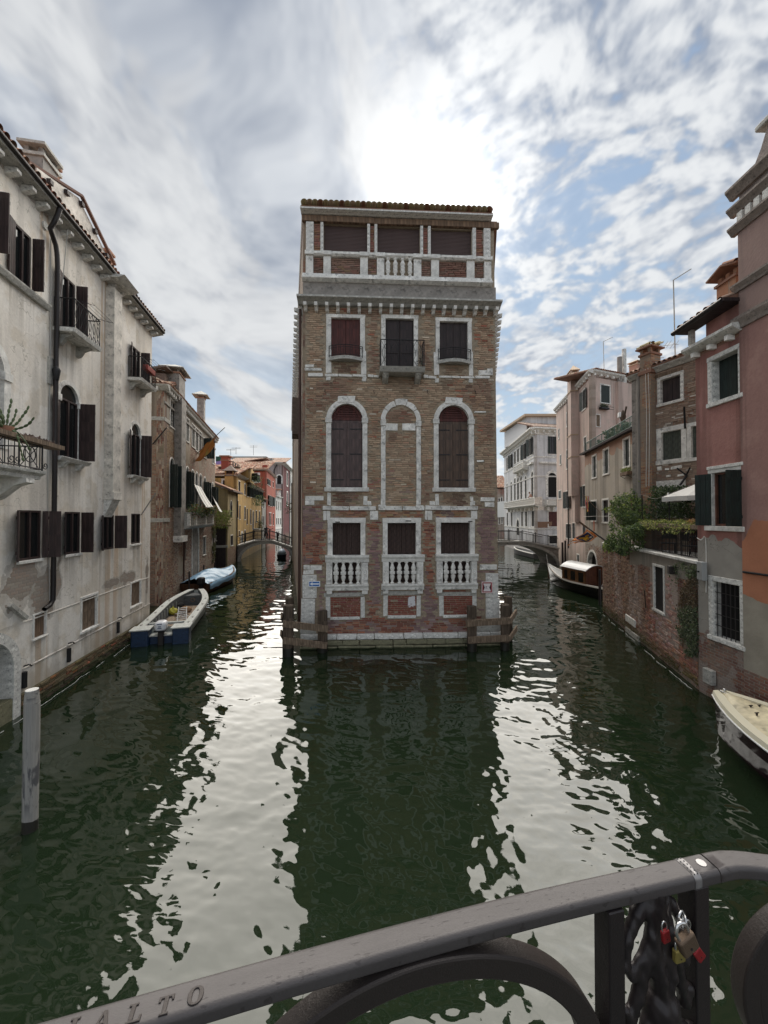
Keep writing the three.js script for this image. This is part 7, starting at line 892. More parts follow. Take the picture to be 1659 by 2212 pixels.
// ---------------------------------------------------------------- white palace beyond the right bridge
{
  const A = [21.6, -69], B = [19.65, -50], H = 16.2, pts = [A, B, [26.5, -51.2], [27, -69]], mW = pl([.66, .66, .67], [.61, .61, .62], [.52, .52, .53], 111, { grime: 2.6, gc: [.30, .26, .22], streak: .2 });
  const g = { fill: 'dark', m: M.shGreen, f: .14, d: .08, back: -.01 }, ar = { ...g, arch: true, f: .2, imp: true }, s = { ...g, open: [160, 160] };
  const { P, frames } = body('white_palace', 'white palace with arched windows and balconies beyond the right bridge', pts, H, mW, { cat: 'palace', wins: {
    0: (F) => px(F, cR, [[212, 226, 700, 845, g], [254, 274, 665, 815, s], [298, 318, 632, 770, g], [332, 354, 602, 750, g], [368, 392, 575, 730, g], [400, 424, 545, 718, s], [468, 500, 485, 675, s], [213, 226, 985, 1185, ar], [259, 275, 965, 1180, ar], [299, 317, 925, 1168, ar], [332, 354, 915, 1165, ar], [369, 389, 905, 1158, ar], [420, 440, 905, 1152, ar], [492, 515, 855, 1138, ar], [216, 230, 1315, 1468, g], [264, 279, 1310, 1465, g], [380, 397, 1302, 1465, g], [424, 444, 1300, 1465, g], [497, 523, 1295, 1465, g], [326, 356, 1390, 1560, { ...ar, f: .3 }]]),
    1: (F) => px(F, cR, [[700, 748, 452, 650, { ...s, fill: 'pane', open: [165, 170], lw: 1 }], [680, 774, 862, 1136, { ...ar, f: .32, key: .2 }], [686, 783, 1300, 1468, { ...g, fill: 'shut', m: M.shRed }], [584, 622, 1246, 1270, { ...g, f: .02 }], [692, 792, 1572, 1660, g]]) } });
  const [F, F1] = frames; for (const f of [F, F1]) { moulding(P, f, -.5, f.L + .5, [[-.05, H - .35], [.12, H - .3], [.12, H], [.5, H + .2], [.75, H + .32], [.75, H + .5], [-.05, H + .6]], M.stone); const bg = bx(-.14, .14, -.05, .26, .05, .5); for (let x = .2; x < f.L; x += f === F ? .62 : .8) { const o = new THREE.Mesh(bg, M.stoneB); o.name = 'bracket'; o.position.set(x, H, 0); put(o, P, f.m); } for (const y of [680, 900]) { const h = F1.uv(cR(600, y))[1]; moulding(P, f, 0, f.L, [[-.02, h - .1], [.06, h - .1], [.08, h + .06], [-.02, h + .08]], M.stone, 'string_course'); } const hq = F1.uv(cR(600, 1490))[1]; moulding(P, f, 0, f.L, [[-.02, hq - .14], [.08, hq - .14], [.1, hq], [-.02, hq + .02]], M.stoneB, 'string_course'); }
  tiledSlope(P, F1.at(-.3, H + .6, .5), F1.at(F1.L, H + .6, .5), F1.at(-.3, H + 2.2, -4), TILES.map((c) => mix3(c, [.5, .42, .36], .5)));
  { const a = at(...cR(520, 300), 54), b = at(...cR(775, 210), 54); part('attic', bx(a.x - 1, b.x + 6, H + .4, at(...cR(520, 232), 54).y, -64, -54), mW, P); part('attic_roof', beam(V((a.x + b.x) / 2 + 2.5, at(...cR(520, 222), 54).y, -53.4), V((a.x + b.x) / 2 + 2.5, at(...cR(520, 222), 54).y + .3, -65), b.x - a.x + 8, .3), M.tileB, P); }
  const balc = (f, c, x0, x1, yt, yb, o, n, name) => { const h0 = f.uv(c((x0 + x1) / 2, yb), o)[1], h1 = f.uv(c((x0 + x1) / 2, yt), o)[1], s0 = f.uv(c(x0, yt), o)[0], s1 = f.uv(c(x1, yt), o)[0]; const b = moulding(P, f, s0, s1, [[0, h0 - .3], [o * .6, h0 - .2], [o + .06, h0 - .05], [o + .06, h0 + .06], [0, h0 + .06]], M.stoneB, 'balcony'); part('hand_rail', [bx(s0, s1, h1 - .14, h1, o - .24, o), bx(s0, s0 + .2, h0, h1, 0, o), bx(s1 - .2, s1, h0, h1, 0, o)], M.stone, b, f.m); const bg = uvBox(balusterGeo(h1 - h0 - .2, .11)); for (let i = 0; i < n; i++) { const m = new THREE.Mesh(bg, M.stone); m.name = 'baluster'; m.position.set(lerp(s0 + .3, s1 - .3, (i + .5) / n), h0 + .06, o - .12); put(m, b, f.m); } for (let i = 0; i < Math.max(2, n / 6); i++) part('bracket', bx(lerp(s0, s1, (i + .5) / Math.max(2, n / 6)) - .15, lerp(s0, s1, (i + .5) / Math.max(2, n / 6)) + .15, h0 - .7, h0 - .25, 0, o * .6), M.stoneB, b, f.m); return [b, h0, s0, s1]; };
  balc(F, cR, 185, 530, 1165, 1240, .9, 50); balc(F, cR, 285, 400, 765, 835, .7, 18); balc(F1, cR, 668, 800, 1155, 1225, .8, 12);
  for (const [x, y] of [[497, 770], [432, 805]]) { const q = F.uv(cR(x, y)); part('hood', rbx(q[0] - 1, q[0] + 1, q[1], q[1] + .25, 0, .35), M.stone, P, F.m); } { const q = F1.uv(cR(725, 755)); part('hood', rbx(q[0] - 1.9, q[0] + 1.9, q[1] - .1, q[1] + .15, 0, .35), M.stone, P, F1.m); }
  { const q = F1.uv(cR(630, 1445)); part('bare_brick', rough(bx(q[0] - 1.1, q[0] + 1.2, q[1] - .45, q[1] + .35, -.02, .015), .03, 3), mat([.25 * K, .15 * K, .10 * K], { tex: stainF, bump: bumpF, bs: .03 }), P, F1.m); }
  globalThis.WPF = F;
}
{ const { P, frames } = body('far_red_house', 'far red and grey house with a tile roof at the end of the right canal', [[22.4, -79], [25.5, -79], [26, -86], [22, -86]], 11.2, pl([.30, .17, .14], [.33, .27, .23], [.36, .32, .28], 121), { wins: { 0: (F) => px(F, cR, [[122, 138, 1150, 1235, { f: .1 }], [150, 166, 1140, 1230, { f: .1 }], [125, 137, 1345, 1440, { f: .1 }], [155, 167, 1340, 1430, { f: .1 }]]) } }); tiledSlope(P, V(22, 11.2, -78.4), V(26, 11.2, -78.4), V(22, 14.2, -84), TILES); const F = frames[0], q = F.uv(cR(150, 1275), .5), o = thing('white_laundry', 'white cloth hung to dry on the far red house', 'laundry', F.at(q[0], q[1], .5).toArray()); part('cloth', rough(bx(q[0] - .7, q[0] + .7, q[1] - 1.6, q[1] + 1.6, .5, .54), .1), M.white, o, F.m); part('line', bar([q[0] - 1.5, q[1] + 1.6, .52], [q[0] + 1.5, q[1] + 1.6, .52], .03), M.iron, o, F.m); }
// ================================================================ boats
function hullGeos(o) {                                            // bow towards +z from the stern at z = 0; returns outer skin, rim, inside
  const { L, B, draft = .25, rim = .12, floor = .12 } = o, NT = 22, sheer = o.sheer, hw = o.hw, out = [], rimP = [], inn = [];
  const sec = (t) => { const w = hw(t) * B / 2, s = sheer(t), f = o.flare ?? .12; return [[w, s], [w * (1 - f * .35), s * .55], [w * (1 - f), .05], [w * (.72 - f * .3), -draft * .7], [0.0, -draft]]; };
  const q = (l, a, b, c, d) => l.push(...a, ...b, ...c, ...a, ...c, ...d);
  const zz = (t, k) => L * t + (o.rake ?? 0) * Math.pow(t, 3) * (k);
  for (let i = 0; i < NT; i++) { const t0 = i / NT, t1 = (i + 1) / NT, a = sec(t0), b = sec(t1); for (const sd of [1, -1]) { for (let k = 0; k < 4; k++) { const P = (p, t, kk) => [sd * p[0], p[1], zz(t, 1 - kk / 4)]; const A = [P(a[k], t0, k), P(b[k], t1, k), P(b[k + 1], t1, k + 1), P(a[k + 1], t0, k + 1)]; sd > 0 ? q(out, A[0], A[3], A[2], A[1]) : q(out, A[0], A[1], A[2], A[3]); }
    const in0 = Math.max(.02, a[0][0] - rim), in1 = Math.max(.02, b[0][0] - rim), s0 = a[0][1], s1 = b[0][1], z0 = zz(t0, 1), z1 = zz(t1, 1), e = .05; const R = [[sd * a[0][0], s0 + e, z0], [sd * b[0][0], s1 + e, z1], [sd * in1, s1 + e, z1], [sd * in0, s0 + e, z0]]; const Wd = (l, x) => sd > 0 ? q(l, x[3], x[2], x[1], x[0]) : q(l, x[0], x[1], x[2], x[3]); Wd(rimP, R);
    const ex = .025; Wd(rimP, [[sd * (a[0][0] + ex), s0 - .04, z0], [sd * (b[0][0] + ex), s1 - .04, z1], [sd * (b[0][0]), s1 + e, z1], [sd * (a[0][0]), s0 + e, z0]]); Wd(rimP, [[sd * in0, s0 + e, z0], [sd * in1, s1 + e, z1], [sd * in1, s1 - .03, z1], [sd * in0, s0 - .03, z0]]);
    Wd(inn, [[sd * in0, s0 + .02, z0], [sd * in1, s1 + .02, z1], [sd * in1 * .9, floor, z1], [sd * in0 * .9, floor, z0]]); Wd(inn, [[sd * in0 * .9, floor, z0], [sd * in1 * .9, floor, z1], [0, floor, z1], [0, floor, z0]]); } }
  const a = sec(0), b = sec(1); for (let k = 0; k < 4; k++) { q(out, [-a[k][0], a[k][1], 0], [-a[k + 1][0], a[k + 1][1], 0], [a[k + 1][0], a[k + 1][1], 0], [a[k][0], a[k][1], 0]); const z0 = zz(1, 1 - k / 4), z1 = zz(1, 1 - (k + 1) / 4); q(out, [b[k][0], b[k][1], z0], [b[k + 1][0], b[k + 1][1], z1], [-b[k + 1][0], b[k + 1][1], z1], [-b[k][0], b[k][1], z0]); }
  const mk = (l) => { const g = new THREE.BufferGeometry(); g.setAttribute('position', new THREE.Float32BufferAttribute(l, 3)); g.computeVertexNormals(); return uvBox(g); };
  return [mk(out), mk(rimP), mk(inn)];
}
function boatThing(name, label, stern, bow, group) { const d = [bow[0] - stern[0], bow[1] - stern[1]], t = Math.atan2(d[0], d[1]); const th = thing(name, label, 'boat', [stern[0], 0, stern[1]], t, group); th.userData.L = undefined; delete th.userData.L; return [th, new THREE.Matrix4().makeRotationY(t).setPosition(stern[0], 0, stern[1]), Math.hypot(...d)]; }
const dbl = (m) => { m.side = THREE.DoubleSide; return m; };
{ // grey workboat with a blue stern and a white outboard
  const [T1, m, L] = boatThing('workboat', 'open grey workboat with blue stern pods and white outboard beside the white house', [-8.95, -15.7], [-10.95, -22.5]);
  const hw = (t) => t < .55 ? lerp(.97, 1, t / .55) : lerp(1, .40, Math.pow((t - .55) / .45, 1.9)), sheer = (t) => .58 + .22 * t * t, B = 2.05;
  const [o, r, n] = hullGeos({ L, B, hw, sheer, rim: .3, floor: .12, flare: .16 });
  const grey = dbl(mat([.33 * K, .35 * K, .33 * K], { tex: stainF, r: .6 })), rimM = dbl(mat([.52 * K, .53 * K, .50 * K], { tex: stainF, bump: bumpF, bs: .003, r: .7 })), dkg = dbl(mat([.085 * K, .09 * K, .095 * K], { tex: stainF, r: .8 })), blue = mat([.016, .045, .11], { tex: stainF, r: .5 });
  const zc = .75; // the well for the engine
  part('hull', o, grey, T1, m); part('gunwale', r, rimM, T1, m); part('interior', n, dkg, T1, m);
  for (const s of [-1, 1]) { part('stern_pod', rbx(s * .42, s * 1.02, -.2, .60, -.55, .02, .05), blue, T1, m); part('pod_deck', rbx(s * .36, s * 1.07, .60, .66, -.6, .06, .03), rimM, T1, m); }
  part('stern_well', rbx(-.42, .42, -.2, .3, -.3, -.02, .02), blue, T1, m); part('well_deck', rbx(-.42, .42, .3, .36, -.4, .3, .02), rimM, T1, m); part('transom_beam', rbx(-.78, .78, .5, .6, .62, .74, .02), rimM, T1, m);
  part('bow_deck', bx(-.42, .42, .62, .66, L - .95, L - .1), dkg, T1, m); part('bulkhead', bx(-.62, .62, .12, .66, L - 1.0, L - .95), dkg, T1, m); part('hatch_ring', new THREE.TorusGeometry(.1, .02, 6, 16).translate(0, .42, L - 1.02), M.wood, T1, m);
  for (let i = 0; i < 9; i++) for (const s of [-1, 1]) { const z = 1 + i * .5, w = hw(z / L) * B / 2 - .33; part('rib', bx(s * (w - .03), s * w, .12, .58, z - .03, z + .03), grey, T1, m); }
  part('floor_board', bx(-.62, .62, .13, .155, .8, L - 1.3), mat([.28 * K, .21 * K, .15 * K], { tex: woodT, r: .9 }), T1, m);
  for (const s of [-1, 1]) for (const z of [.25, 1.1, 2.3, 3.5, 4.7]) { const w = hw(z / L) * B / 2 - .13, y = sheer(z / L) + .05; part('cleat', [rbx(s * w - .03, s * w + .03, y, y + .05, z - .09, z + .09, .02)], M.stoneD, T1, m); }
  // outboard
  const e = new RoundedBoxGeometry(.42, .4, .5, 4, .14); e.translate(0, .72, -.38); part('outboard_cowl', e, mat([.78, .78, .8], { r: .3 }), T1, m); part('outboard_band', rbx(-.215, .215, .53, .58, -.63, -.13, .03), M.iron, T1, m); part('outboard_leg', rbx(-.1, .1, -.4, .5, -.5, -.26, .04), M.ironB, T1, m); for (const [y, w] of [[.82, .09], [.72, .05], [.66, .07]]) part('outboard_badge', bx(-w, w, y, y + .035, -.637, -.63), mat([.10, .13, .2]), T1, m);
  const loose = (name, lab, cat, p) => { const v = V(...p).applyMatrix4(m); return [thing(name, lab, cat, v.toArray()), new THREE.Matrix4().copy(m)]; };
  { const [t, q] = loose('ladder', 'aluminium ladder lying in the grey workboat', 'ladder', [-.1, .2, 3]); const al = mat([.55, .56, .56], { r: .35, m: .6 }), a = V(-.5, .3, 1.7), b = V(-.05, .45, 4.2), s = V(.36, 0, -.06); for (const k of [0, 1]) part('stile', beam(a.clone().addScaledVector(s, k), b.clone().addScaledVector(s, k), .04, .07), al, t, q); for (let i = 0; i < 8; i++) { const p = a.clone().lerp(b, (i + .5) / 8); part('rung', bar(p, p.clone().add(s), .018), al, t, q); } }
  { const [t, q] = loose('rope_pile', 'tangled pile of ropes on the workboat floor', 'rope', [.15, .2, 3.4]); const R = rng(12); for (let k = 0; k < 5; k++) { const p = []; for (let i = 0; i < 22; i++) { const a = i * .7 + k; p.push([.15 + (.12 + .22 * R()) * Math.cos(a) + .1 * k - .2, .18 + .1 * R(), 3.2 + (.12 + .3 * R()) * Math.sin(a) + .25 * k]); } part('rope', tube(p, .014, 5, 60), [M.stoneB, M.wood, M.woodG][k % 3], t, q); } }
  { const [t, q] = loose('yellow_bag', 'crumpled yellow bag by the right gunwale of the workboat', 'bag', [.5, .2, 3.9]); part('bag', rough(new THREE.SphereGeometry(.22, 14, 10).scale(1, .8, 1.3).translate(.5, .3, 3.9), .06, 9), mat([.42, .38, .04], { r: .6 }), t, q); part('neck', rough(new THREE.ConeGeometry(.1, .18, 8).translate(.5, .52, 3.8), .03, 14), mat([.42, .38, .04], { r: .6 }), t, q); }
  { const [t, q] = loose('black_bucket', 'black bucket standing in the workboat by the yellow bag', 'bucket', [.28, .2, 4.5]); part('bucket', dbl(mat([.015, .015, .018], { r: .5 })) && lathe([[0, .16], [.15, .16], [.19, .5], [.175, .5], [.14, .2], [0, .2]]).translate(.28, 0, 4.5), M.iron, t, q); part('handle', new THREE.TorusGeometry(.18, .008, 5, 16, Math.PI).translate(.28, .5, 4.5), M.iron, t, q); }
  { const [t, q] = loose('red_crate', 'small orange brown sack slumped in the middle of the workboat', 'sack', [0, .2, 4.1]); part('sack', rough(new THREE.SphereGeometry(.24, 12, 10).scale(1.2, .7, .9).translate(0, .28, 4.3), .05, 8), mat([.30, .18, .10]), t, q); }
}
{ // boat under a blue tarpaulin
  const [T1, m, L] = boatThing('covered_boat', 'boat under a wrinkled light blue tarpaulin moored by the brick house', [-12.55, -25.6], [-12.75, -31.8]);
  const hw = (t) => t < .5 ? lerp(.86, 1, t / .5) : lerp(1, .1, Math.pow((t - .5) / .5, 2)), sheer = (t) => .62 + .3 * t * t, B = 2.25; const [o, r] = hullGeos({ L, B, hw, sheer, rim: .1, rake: .5 });
  part('hull', o, dbl(mat([.075 * K, .032 * K, .016 * K], { tex: woodT, r: .4 })), T1, m); part('gunwale', r, M.wood, T1, m);
  const NT = 40, NS = 20, p = [], id = []; for (let i = 0; i <= NT; i++) for (let j = 0; j <= NS; j++) { const t = i / NT, u = j / NS * 2 - 1, w = hw(t) * B / 2 + .07, s = sheer(t), ridge = s + .14 + .62 * Math.sin(Math.PI * Math.min(1, t * 1.15 + .12)) * (1 - .25 * t); let x = w * Math.sign(u) * Math.min(1, Math.abs(u) * 1.25), y = Math.abs(u) > .8 ? s - (Math.abs(u) - .8) / .2 * (.22 + .1 * vn(t * 9, u)) : lerp(ridge, s, Math.pow(Math.abs(u) / .8, 1.5)); const wr = .16 * (Math.abs(gn(t * 6 + u * 2.2, u * 2.6 + 9)) + .45 * Math.abs(gn(t * 13 - u * 5, u * 5))); y -= wr; x += .03 * gn(t * 12, u * 3 + 4); p.push(x, y, L * t * 1.04 - .1 + (.5) * t * t * t + .04 * gn(u * 5, t * 3)); }
  for (let i = 0; i < NT; i++) for (let j = 0; j < NS; j++) { const a = i * (NS + 1) + j; id.push(a, a + NS + 1, a + 1, a + 1, a + NS + 1, a + NS + 2); } const g = new THREE.BufferGeometry(); g.setAttribute('position', new THREE.Float32BufferAttribute(p, 3)); g.setIndex(id); g.computeVertexNormals(); part('tarpaulin', g, dbl(mat([.27, .46, .64], { r: .35 })), T1, m);
  for (let i = 0; i < 5; i++) { const t = .35 + i * .14, w = hw(t) * B / 2 + .1; part('fender', new THREE.SphereGeometry(.11, 10, 8).scale(.8, 1.2, .8).translate(w, sheer(t) - .35, L * t + .5 * t * t * t), M.white, T1, m); }
  const e = new RoundedBoxGeometry(.42, .5, .5, 3, .12); e.translate(-.55, .85, -.35); part('outboard_cowl', e, M.iron, T1, m); part('outboard_leg', rbx(-.65, -.45, -.4, .6, -.45, -.2, .03), M.iron, T1, m);
}
{ // launch with a wooden cabin
  const [T1, m, L] = boatThing('cabin_launch', 'dark launch with varnished wooden cabin and white curved roof by the arched door', [13.95, -22.9], [13.05, -29.8]);
  const hw = (t) => t < .45 ? lerp(.8, 1, t / .45) : lerp(1, .03, Math.pow((t - .45) / .55, 1.9)), sheer = (t) => .62 + .12 * (1 - t) * (1 - t) + .75 * Math.pow(Math.max(0, t - .35) / .65, 3), B = 1.75; const [o, r, n] = hullGeos({ L, B, hw, sheer, rim: .1, rake: .7, floor: .2 });
  part('hull', o, dbl(mat([.008, .008, .009], { r: .25 })), T1, m); part('gunwale', r, dbl(mat([.70, .68, .62], { r: .4 })), T1, m); part('interior', n, dbl(mat([.16 * K, .10 * K, .05 * K], { tex: woodT, r: .6 })), T1, m);
  const v = mat([.22 * K, .105 * K, .042 * K], { tex: woodT, bump: woodB, bs: .002, r: .45 }), v2 = mat([.095 * K, .028 * K, .012 * K], { tex: woodT, r: .45 }), z0 = 2.0, z1 = 4.5, w = .76, y0 = .5, y1 = 1.55;
  { const p = [], id = [], N = 10; const dk = []; const nt = 8; for (let i = 0; i <= nt; i++) { const t = lerp(.62, 1, i / nt), a = hw(t) * B / 2 - .06; for (let j = 0; j <= 4; j++) { const u = j / 2 - 1; p.push(a * u, sheer(t) + .04 + .07 * (1 - u * u), L * t + .7 * t * t * t); } } for (let i = 0; i < nt; i++) for (let j = 0; j < 4; j++) { const a = i * 5 + j; id.push(a, a + 5, a + 1, a + 1, a + 5, a + 6); } const g = new THREE.BufferGeometry(); g.setAttribute('position', new THREE.Float32BufferAttribute(p, 3)); g.setIndex(id); g.computeVertexNormals(); part('foredeck', uvBox(g), dbl(mat([.36 * K, .37 * K, .36 * K], { tex: stainF, r: .5 })), T1, m); }
  for (const s of [-1, 1]) { part('cabin_side', [bx(s * w, s * (w - .05), y0, y0 + .28, z0, z1), bx(s * w, s * (w - .05), y1 - .14, y1, z0, z1), ...[z0, z0 + .75, z0 + 1.6, z1 - .16].map((z, i) => bx(s * w, s * (w - .05), y0 + .28, y1 - .14, z, z + [.2, .3, .3, .16][i]))], v, T1, m); for (const [a, b] of [[z0 + .2, z0 + .75], [z0 + 1.05, z0 + 1.6], [z0 + 1.9, z1 - .16]]) part('cabin_window', bx(s * (w - .03), s * (w - .02), y0 + .28, y1 - .14, a, b), M.glass, T1, m); }
  const arc = (r0) => { const s = new THREE.Shape(); for (let i = 0; i <= 12; i++) { const u = i / 6 - 1; s.lineTo(u * (w + r0), y1 + (.34 + r0 * .4) * (1 - u * u)); } return s; };
  { const s = arc(0); s.lineTo(w, y0); s.lineTo(-w, y0); for (const [z, mm] of [[z0 - .06, v2], [z1, v]]) part('cabin_end', uvBox(prism(s, .06, z)), mm, T1, m); const rf = arc(.08), r2 = arc(.05); const sh = new THREE.Shape(); const P1 = rf.getPoints(1), P2 = r2.getPoints(1); P1.forEach((p, i) => i ? sh.lineTo(p.x, p.y + .03) : sh.moveTo(p.x, p.y + .03)); [...P2].reverse().forEach((p) => sh.lineTo(p.x, p.y)); sh.closePath(); part('cabin_roof', uvBox(prism(sh, z1 - z0 + .3, z0 - .12)), mat([.66, .67, .66], { r: .28, bump: bumpF, bs: .002 }), T1, m); }
  part('stern_deck', bx(-.6, .6, .6, .64, .05, 1.5), v2, T1, m); part('prow_iron', tube([[0, sheer(1) + .02, L + .68], [0, sheer(1) + .35, L + .8], [0, sheer(1) + .75, L + .9]], .02, 6, 10), M.stoneB, T1, m);
}
{ // cream boat at the near right
  const [T1, m, L] = boatThing('cream_motorboat', 'cream decked motorboat with dark purple hull at the near right wall', [8.3, -3.1], [7.85, -8.95]);
  const hw = (t) => t < .45 ? 1 : lerp(1, .12, Math.pow((t - .45) / .55, 2.4)), sheer = (t) => .78 + .14 * t * t, B = 2.35; const [o, r] = hullGeos({ L, B, hw, sheer, rim: .2, flare: .3, rake: .12 });
  part('hull', o, dbl(mat([.035, .015, .022], { r: .12, phys: true })), T1, m); part('gunwale', r, dbl(mat([.66, .62, .48], { r: .4, bump: bumpF, bs: .001 })), T1, m);
  { const p = [], id = [], nt = 24; for (let i = 0; i <= nt; i++) { const t = i / nt * .985, a = Math.max(.03, hw(t) * B / 2 - .2); for (let j = 0; j <= 6; j++) { const u = j / 3 - 1; p.push(a * u, sheer(t) + .015 + .08 * (1 - u * u), L * t + .12 * t * t * t); } } for (let i = 0; i < nt; i++) for (let j = 0; j < 6; j++) { const a = i * 7 + j; id.push(a, a + 7, a + 1, a + 1, a + 7, a + 8); } const g = new THREE.BufferGeometry(); g.setAttribute('position', new THREE.Float32BufferAttribute(p, 3)); g.setIndex(id); g.computeVertexNormals(); part('deck', uvBox(g), dbl(mat([.60 * 1.35, .53 * 1.35, .36 * 1.35], { tex: tex(T.stain, .4), r: .5 })), T1, m); }
  part('rub_rail', [1, -1].map((s) => tube(Array.from({ length: 15 }, (_, i) => { const t = i / 14; return [s * (hw(t) * B / 2 + .02), sheer(t) - .06, L * t + .12 * t ** 3]; }), .022, 6, 50)), M.white, T1, m);
  part('bow_fitting', [rbx(-.05, .05, .96, 1.0, L - .12, L + .06, .015), new THREE.SphereGeometry(.035, 8, 6).translate(0, 1.03, L - .02)], mat([.5, .5, .5], { r: .25, m: .8 }), T1, m); for (const [x, z] of [[-.1, L - .7], [.1, L - .7], [-.28, L - .95], [.3, L - 1.0]]) part('cleat', [rbx(x - .045, x + .045, 1.0, 1.02, z - .012, z + .012, .008), rbx(x - .02, x + .02, .95, 1.0, z - .01, z + .01, .008)], M.ironB, T1, m);
}
{ const [T1, m, L] = boatThing('small_covered_boat', 'small dark boat with a pale blue cover beyond the left bridge', [-12.65, -47.6], [-13.5, -51.2]); const hw = (t) => lerp(1, .1, t * t * t), sheer = (t) => .42 + .2 * t; const [o, r] = hullGeos({ L, B: 1.15, hw, sheer, rim: .1 }); part('hull', o, dbl(mat([.01, .015, .025])), T1, m); part('gunwale', r, M.shDark, T1, m); part('cover', rough(new THREE.SphereGeometry(1, 14, 10).scale(.5, .5, 1.0).translate(0, .62, .9), .05, 5), mat([.50, .60, .72], { r: .5 }), T1, m); }
{ const [T1, m, L] = boatThing('moored_skiff', 'long pale skiff moored under the right bridge by the white palace', [19.0, -47], [18.6, -55]); const hw = (t) => t < .5 ? 1 : lerp(1, .1, Math.pow((t - .5) * 2, 2)), sheer = (t) => .6 + .25 * t * t; const [o, r, n] = hullGeos({ L, B: 1.6, hw, sheer, rim: .14 }); part('hull', o, dbl(mat([.05, .05, .05])), T1, m); part('gunwale', r, dbl(M.stoneB.clone()), T1, m); part('interior', n, dbl(mat([.2, .2, .2])), T1, m); }
// ---------------------------------------------------------------- piles, planks, mooring posts
function pileGeo(r, h0, h1, seed, taper = .94) { const g = new THREE.CylinderGeometry(r * taper, r, h1 - h0, 16, 10); g.translate(0, (h0 + h1) / 2, 0); const p = g.attributes.position; for (let i = 0; i < p.count; i++) { const x = p.getX(i), y = p.getY(i), z = p.getZ(i), a = Math.atan2(z, x), k = 1 + .10 * (vn(a * 3 + seed, y * 1.5) - .5) + .08 * (vn(a * 9 + seed, y * .6) - .5); p.setXYZ(i, x * k, y + (y > h1 - .01 ? .05 * (vn(x * 8 + seed, z * 8) - .5) : 0), z * k); } g.computeVertexNormals(); return g; }
const plank = (a, b, w, h, seed) => rough(beam(a, b, w, h), .012, 4, seed);
{
  const wet = mat([.016, .015, .011], { r: .5 });
  const guard = (lab, piles, planks) => { const p0 = piles[0], t = thing('pile_guard', lab, 'mooring guard', [p0[0], 0, -p0[1]]); piles.forEach(([x, d, r, h], i) => { const q = part('pile', pileGeo(r, .28, h, i * 3 + x), M.pile, t, new THREE.Matrix4().setPosition(x, 0, -d)); part('wet_foot', pileGeo(r * 1.0, -1.2, .28, i * 3 + x, 1), wet, q, new THREE.Matrix4().setPosition(x, 0, -d)); }); planks.forEach(([a, b, w], i) => part('plank', plank(V(a[0], a[1], -a[2]), V(b[0], b[1], -b[2]), .06, w, i * 7 + a[0]), M.woodG, t)); };
  const pc = (x, y, d) => { const p = at(...cC(x, y), d); return [p.x, p.y, d]; };
  guard('timber piles with bolted planks guarding the left corner of the palazzo', [[-3.50, 14.1, .20, 1.80], [-3.72, 15.2, .17, 1.86], [-2.30, 14.45, .185, 1.52]], [[pc(55, 772, 13.88), pc(360, 808, 14.22), .24], [pc(58, 884, 13.88), pc(350, 918, 14.22), .24], [pc(48, 715, 13.9), pc(70, 760, 15.2).map((v, i) => i ? v : -3.9), .2], [pc(44, 830, 13.9), pc(66, 880, 15.2).map((v, i) => i ? v : -3.9), .2]]);
  guard('timber piles with bolted planks guarding the right corner of the palazzo', [[3.32, 14.6, .185, 1.66], [4.60, 14.7, .175, 1.70], [5.05, 15.7, .17, 1.80]], [[pc(1278, 768, 14.4), pc(1568, 752, 14.5), .24], [pc(1292, 880, 14.4), pc(1562, 868, 14.5), .24], [pc(1572, 752, 14.45), pc(1612, 690, 15.6), .2], [pc(1568, 870, 14.45), pc(1616, 800, 15.6), .2]]);
  { const t = thing('mooring_post', 'tall weathered grey wooden mooring post standing in the near left water', 'mooring post', [-5.68, 0, -6.25]), m = new THREE.Matrix4().setPosition(-5.68, 0, -6.25), pm = paintedWall(2, 2.6, 160, (s, h) => { const a = vn(s * 40, h * 2.2), b = fbm(s * 6, h * 2, 5), d = ss(.50, .66, fbm(s * 5 + 3, h * 3 + 1, 5)) * ss(1.9, 1.2, h) * ss(.1, .6, h); const c = mix3([.20, .195, .185], [.28, .27, .25], a * .6 + b * .4); return [...mix3(c, [.055, .055, .06], d * .85), .4 + .3 * a]; }, .01); const g = pileGeo(.104, .16, 2.02, 4, .98), uv = g.attributes.uv; for (let i = 0; i < uv.count; i++) uv.setXY(i, uv.getX(i) * 2, uv.getY(i) * 2.4 + .1); part('shaft', g, pm, t, m); const top = new THREE.CylinderGeometry(.086, .102, .2, 16); top.translate(0, 2.12, 0); part('head', top, pm, t, m); part('end_grain', new THREE.CylinderGeometry(.085, .085, .012, 16).translate(0, 2.224, 0), M.stoneB, t, m); part('wet_foot', pileGeo(.106, -1.4, .16, 4, 1), wet, t, m); }
  const poles = [[cBoat(882, 440), 1.6, .05, 24.3], [cBoat(1090, 262), 1.5, .05, 28.6], [cBoat(1246, 190), 1.3, .06, 32], [cCab(1285, 1500), 2.0, .07, 22.3], [cCab(352, 1120), 2.6, .09, 37.5], [cCab(420, 900), 2.7, .09, 38.8]]; const lb = ['thin dark mooring stake at the brick wall left of the grey arched door', 'thin dark mooring stake behind the blue tarpaulin, nearest the arched door', 'thin dark mooring stake behind the far end of the blue tarpaulin', 'dark leaning pole at the end of the right garden wall', 'dark timber post at the foot of the right bridge', 'second dark timber post against the pink house beside the right bridge']; poles.forEach(([[X, Y], h, r, d], i) => { const p = at(X, Y, d), t = thing('mooring_stake', lb[i], 'stake', [p.x, 0, p.z]); part('stake', pileGeo(r, .2, h, i), M.shDark, t, new THREE.Matrix4().setPosition(p.x, 0, p.z)); part('wet_foot', pileGeo(r, -1, .2, i, 1), wet, t, new THREE.Matrix4().setPosition(p.x, 0, p.z)); });
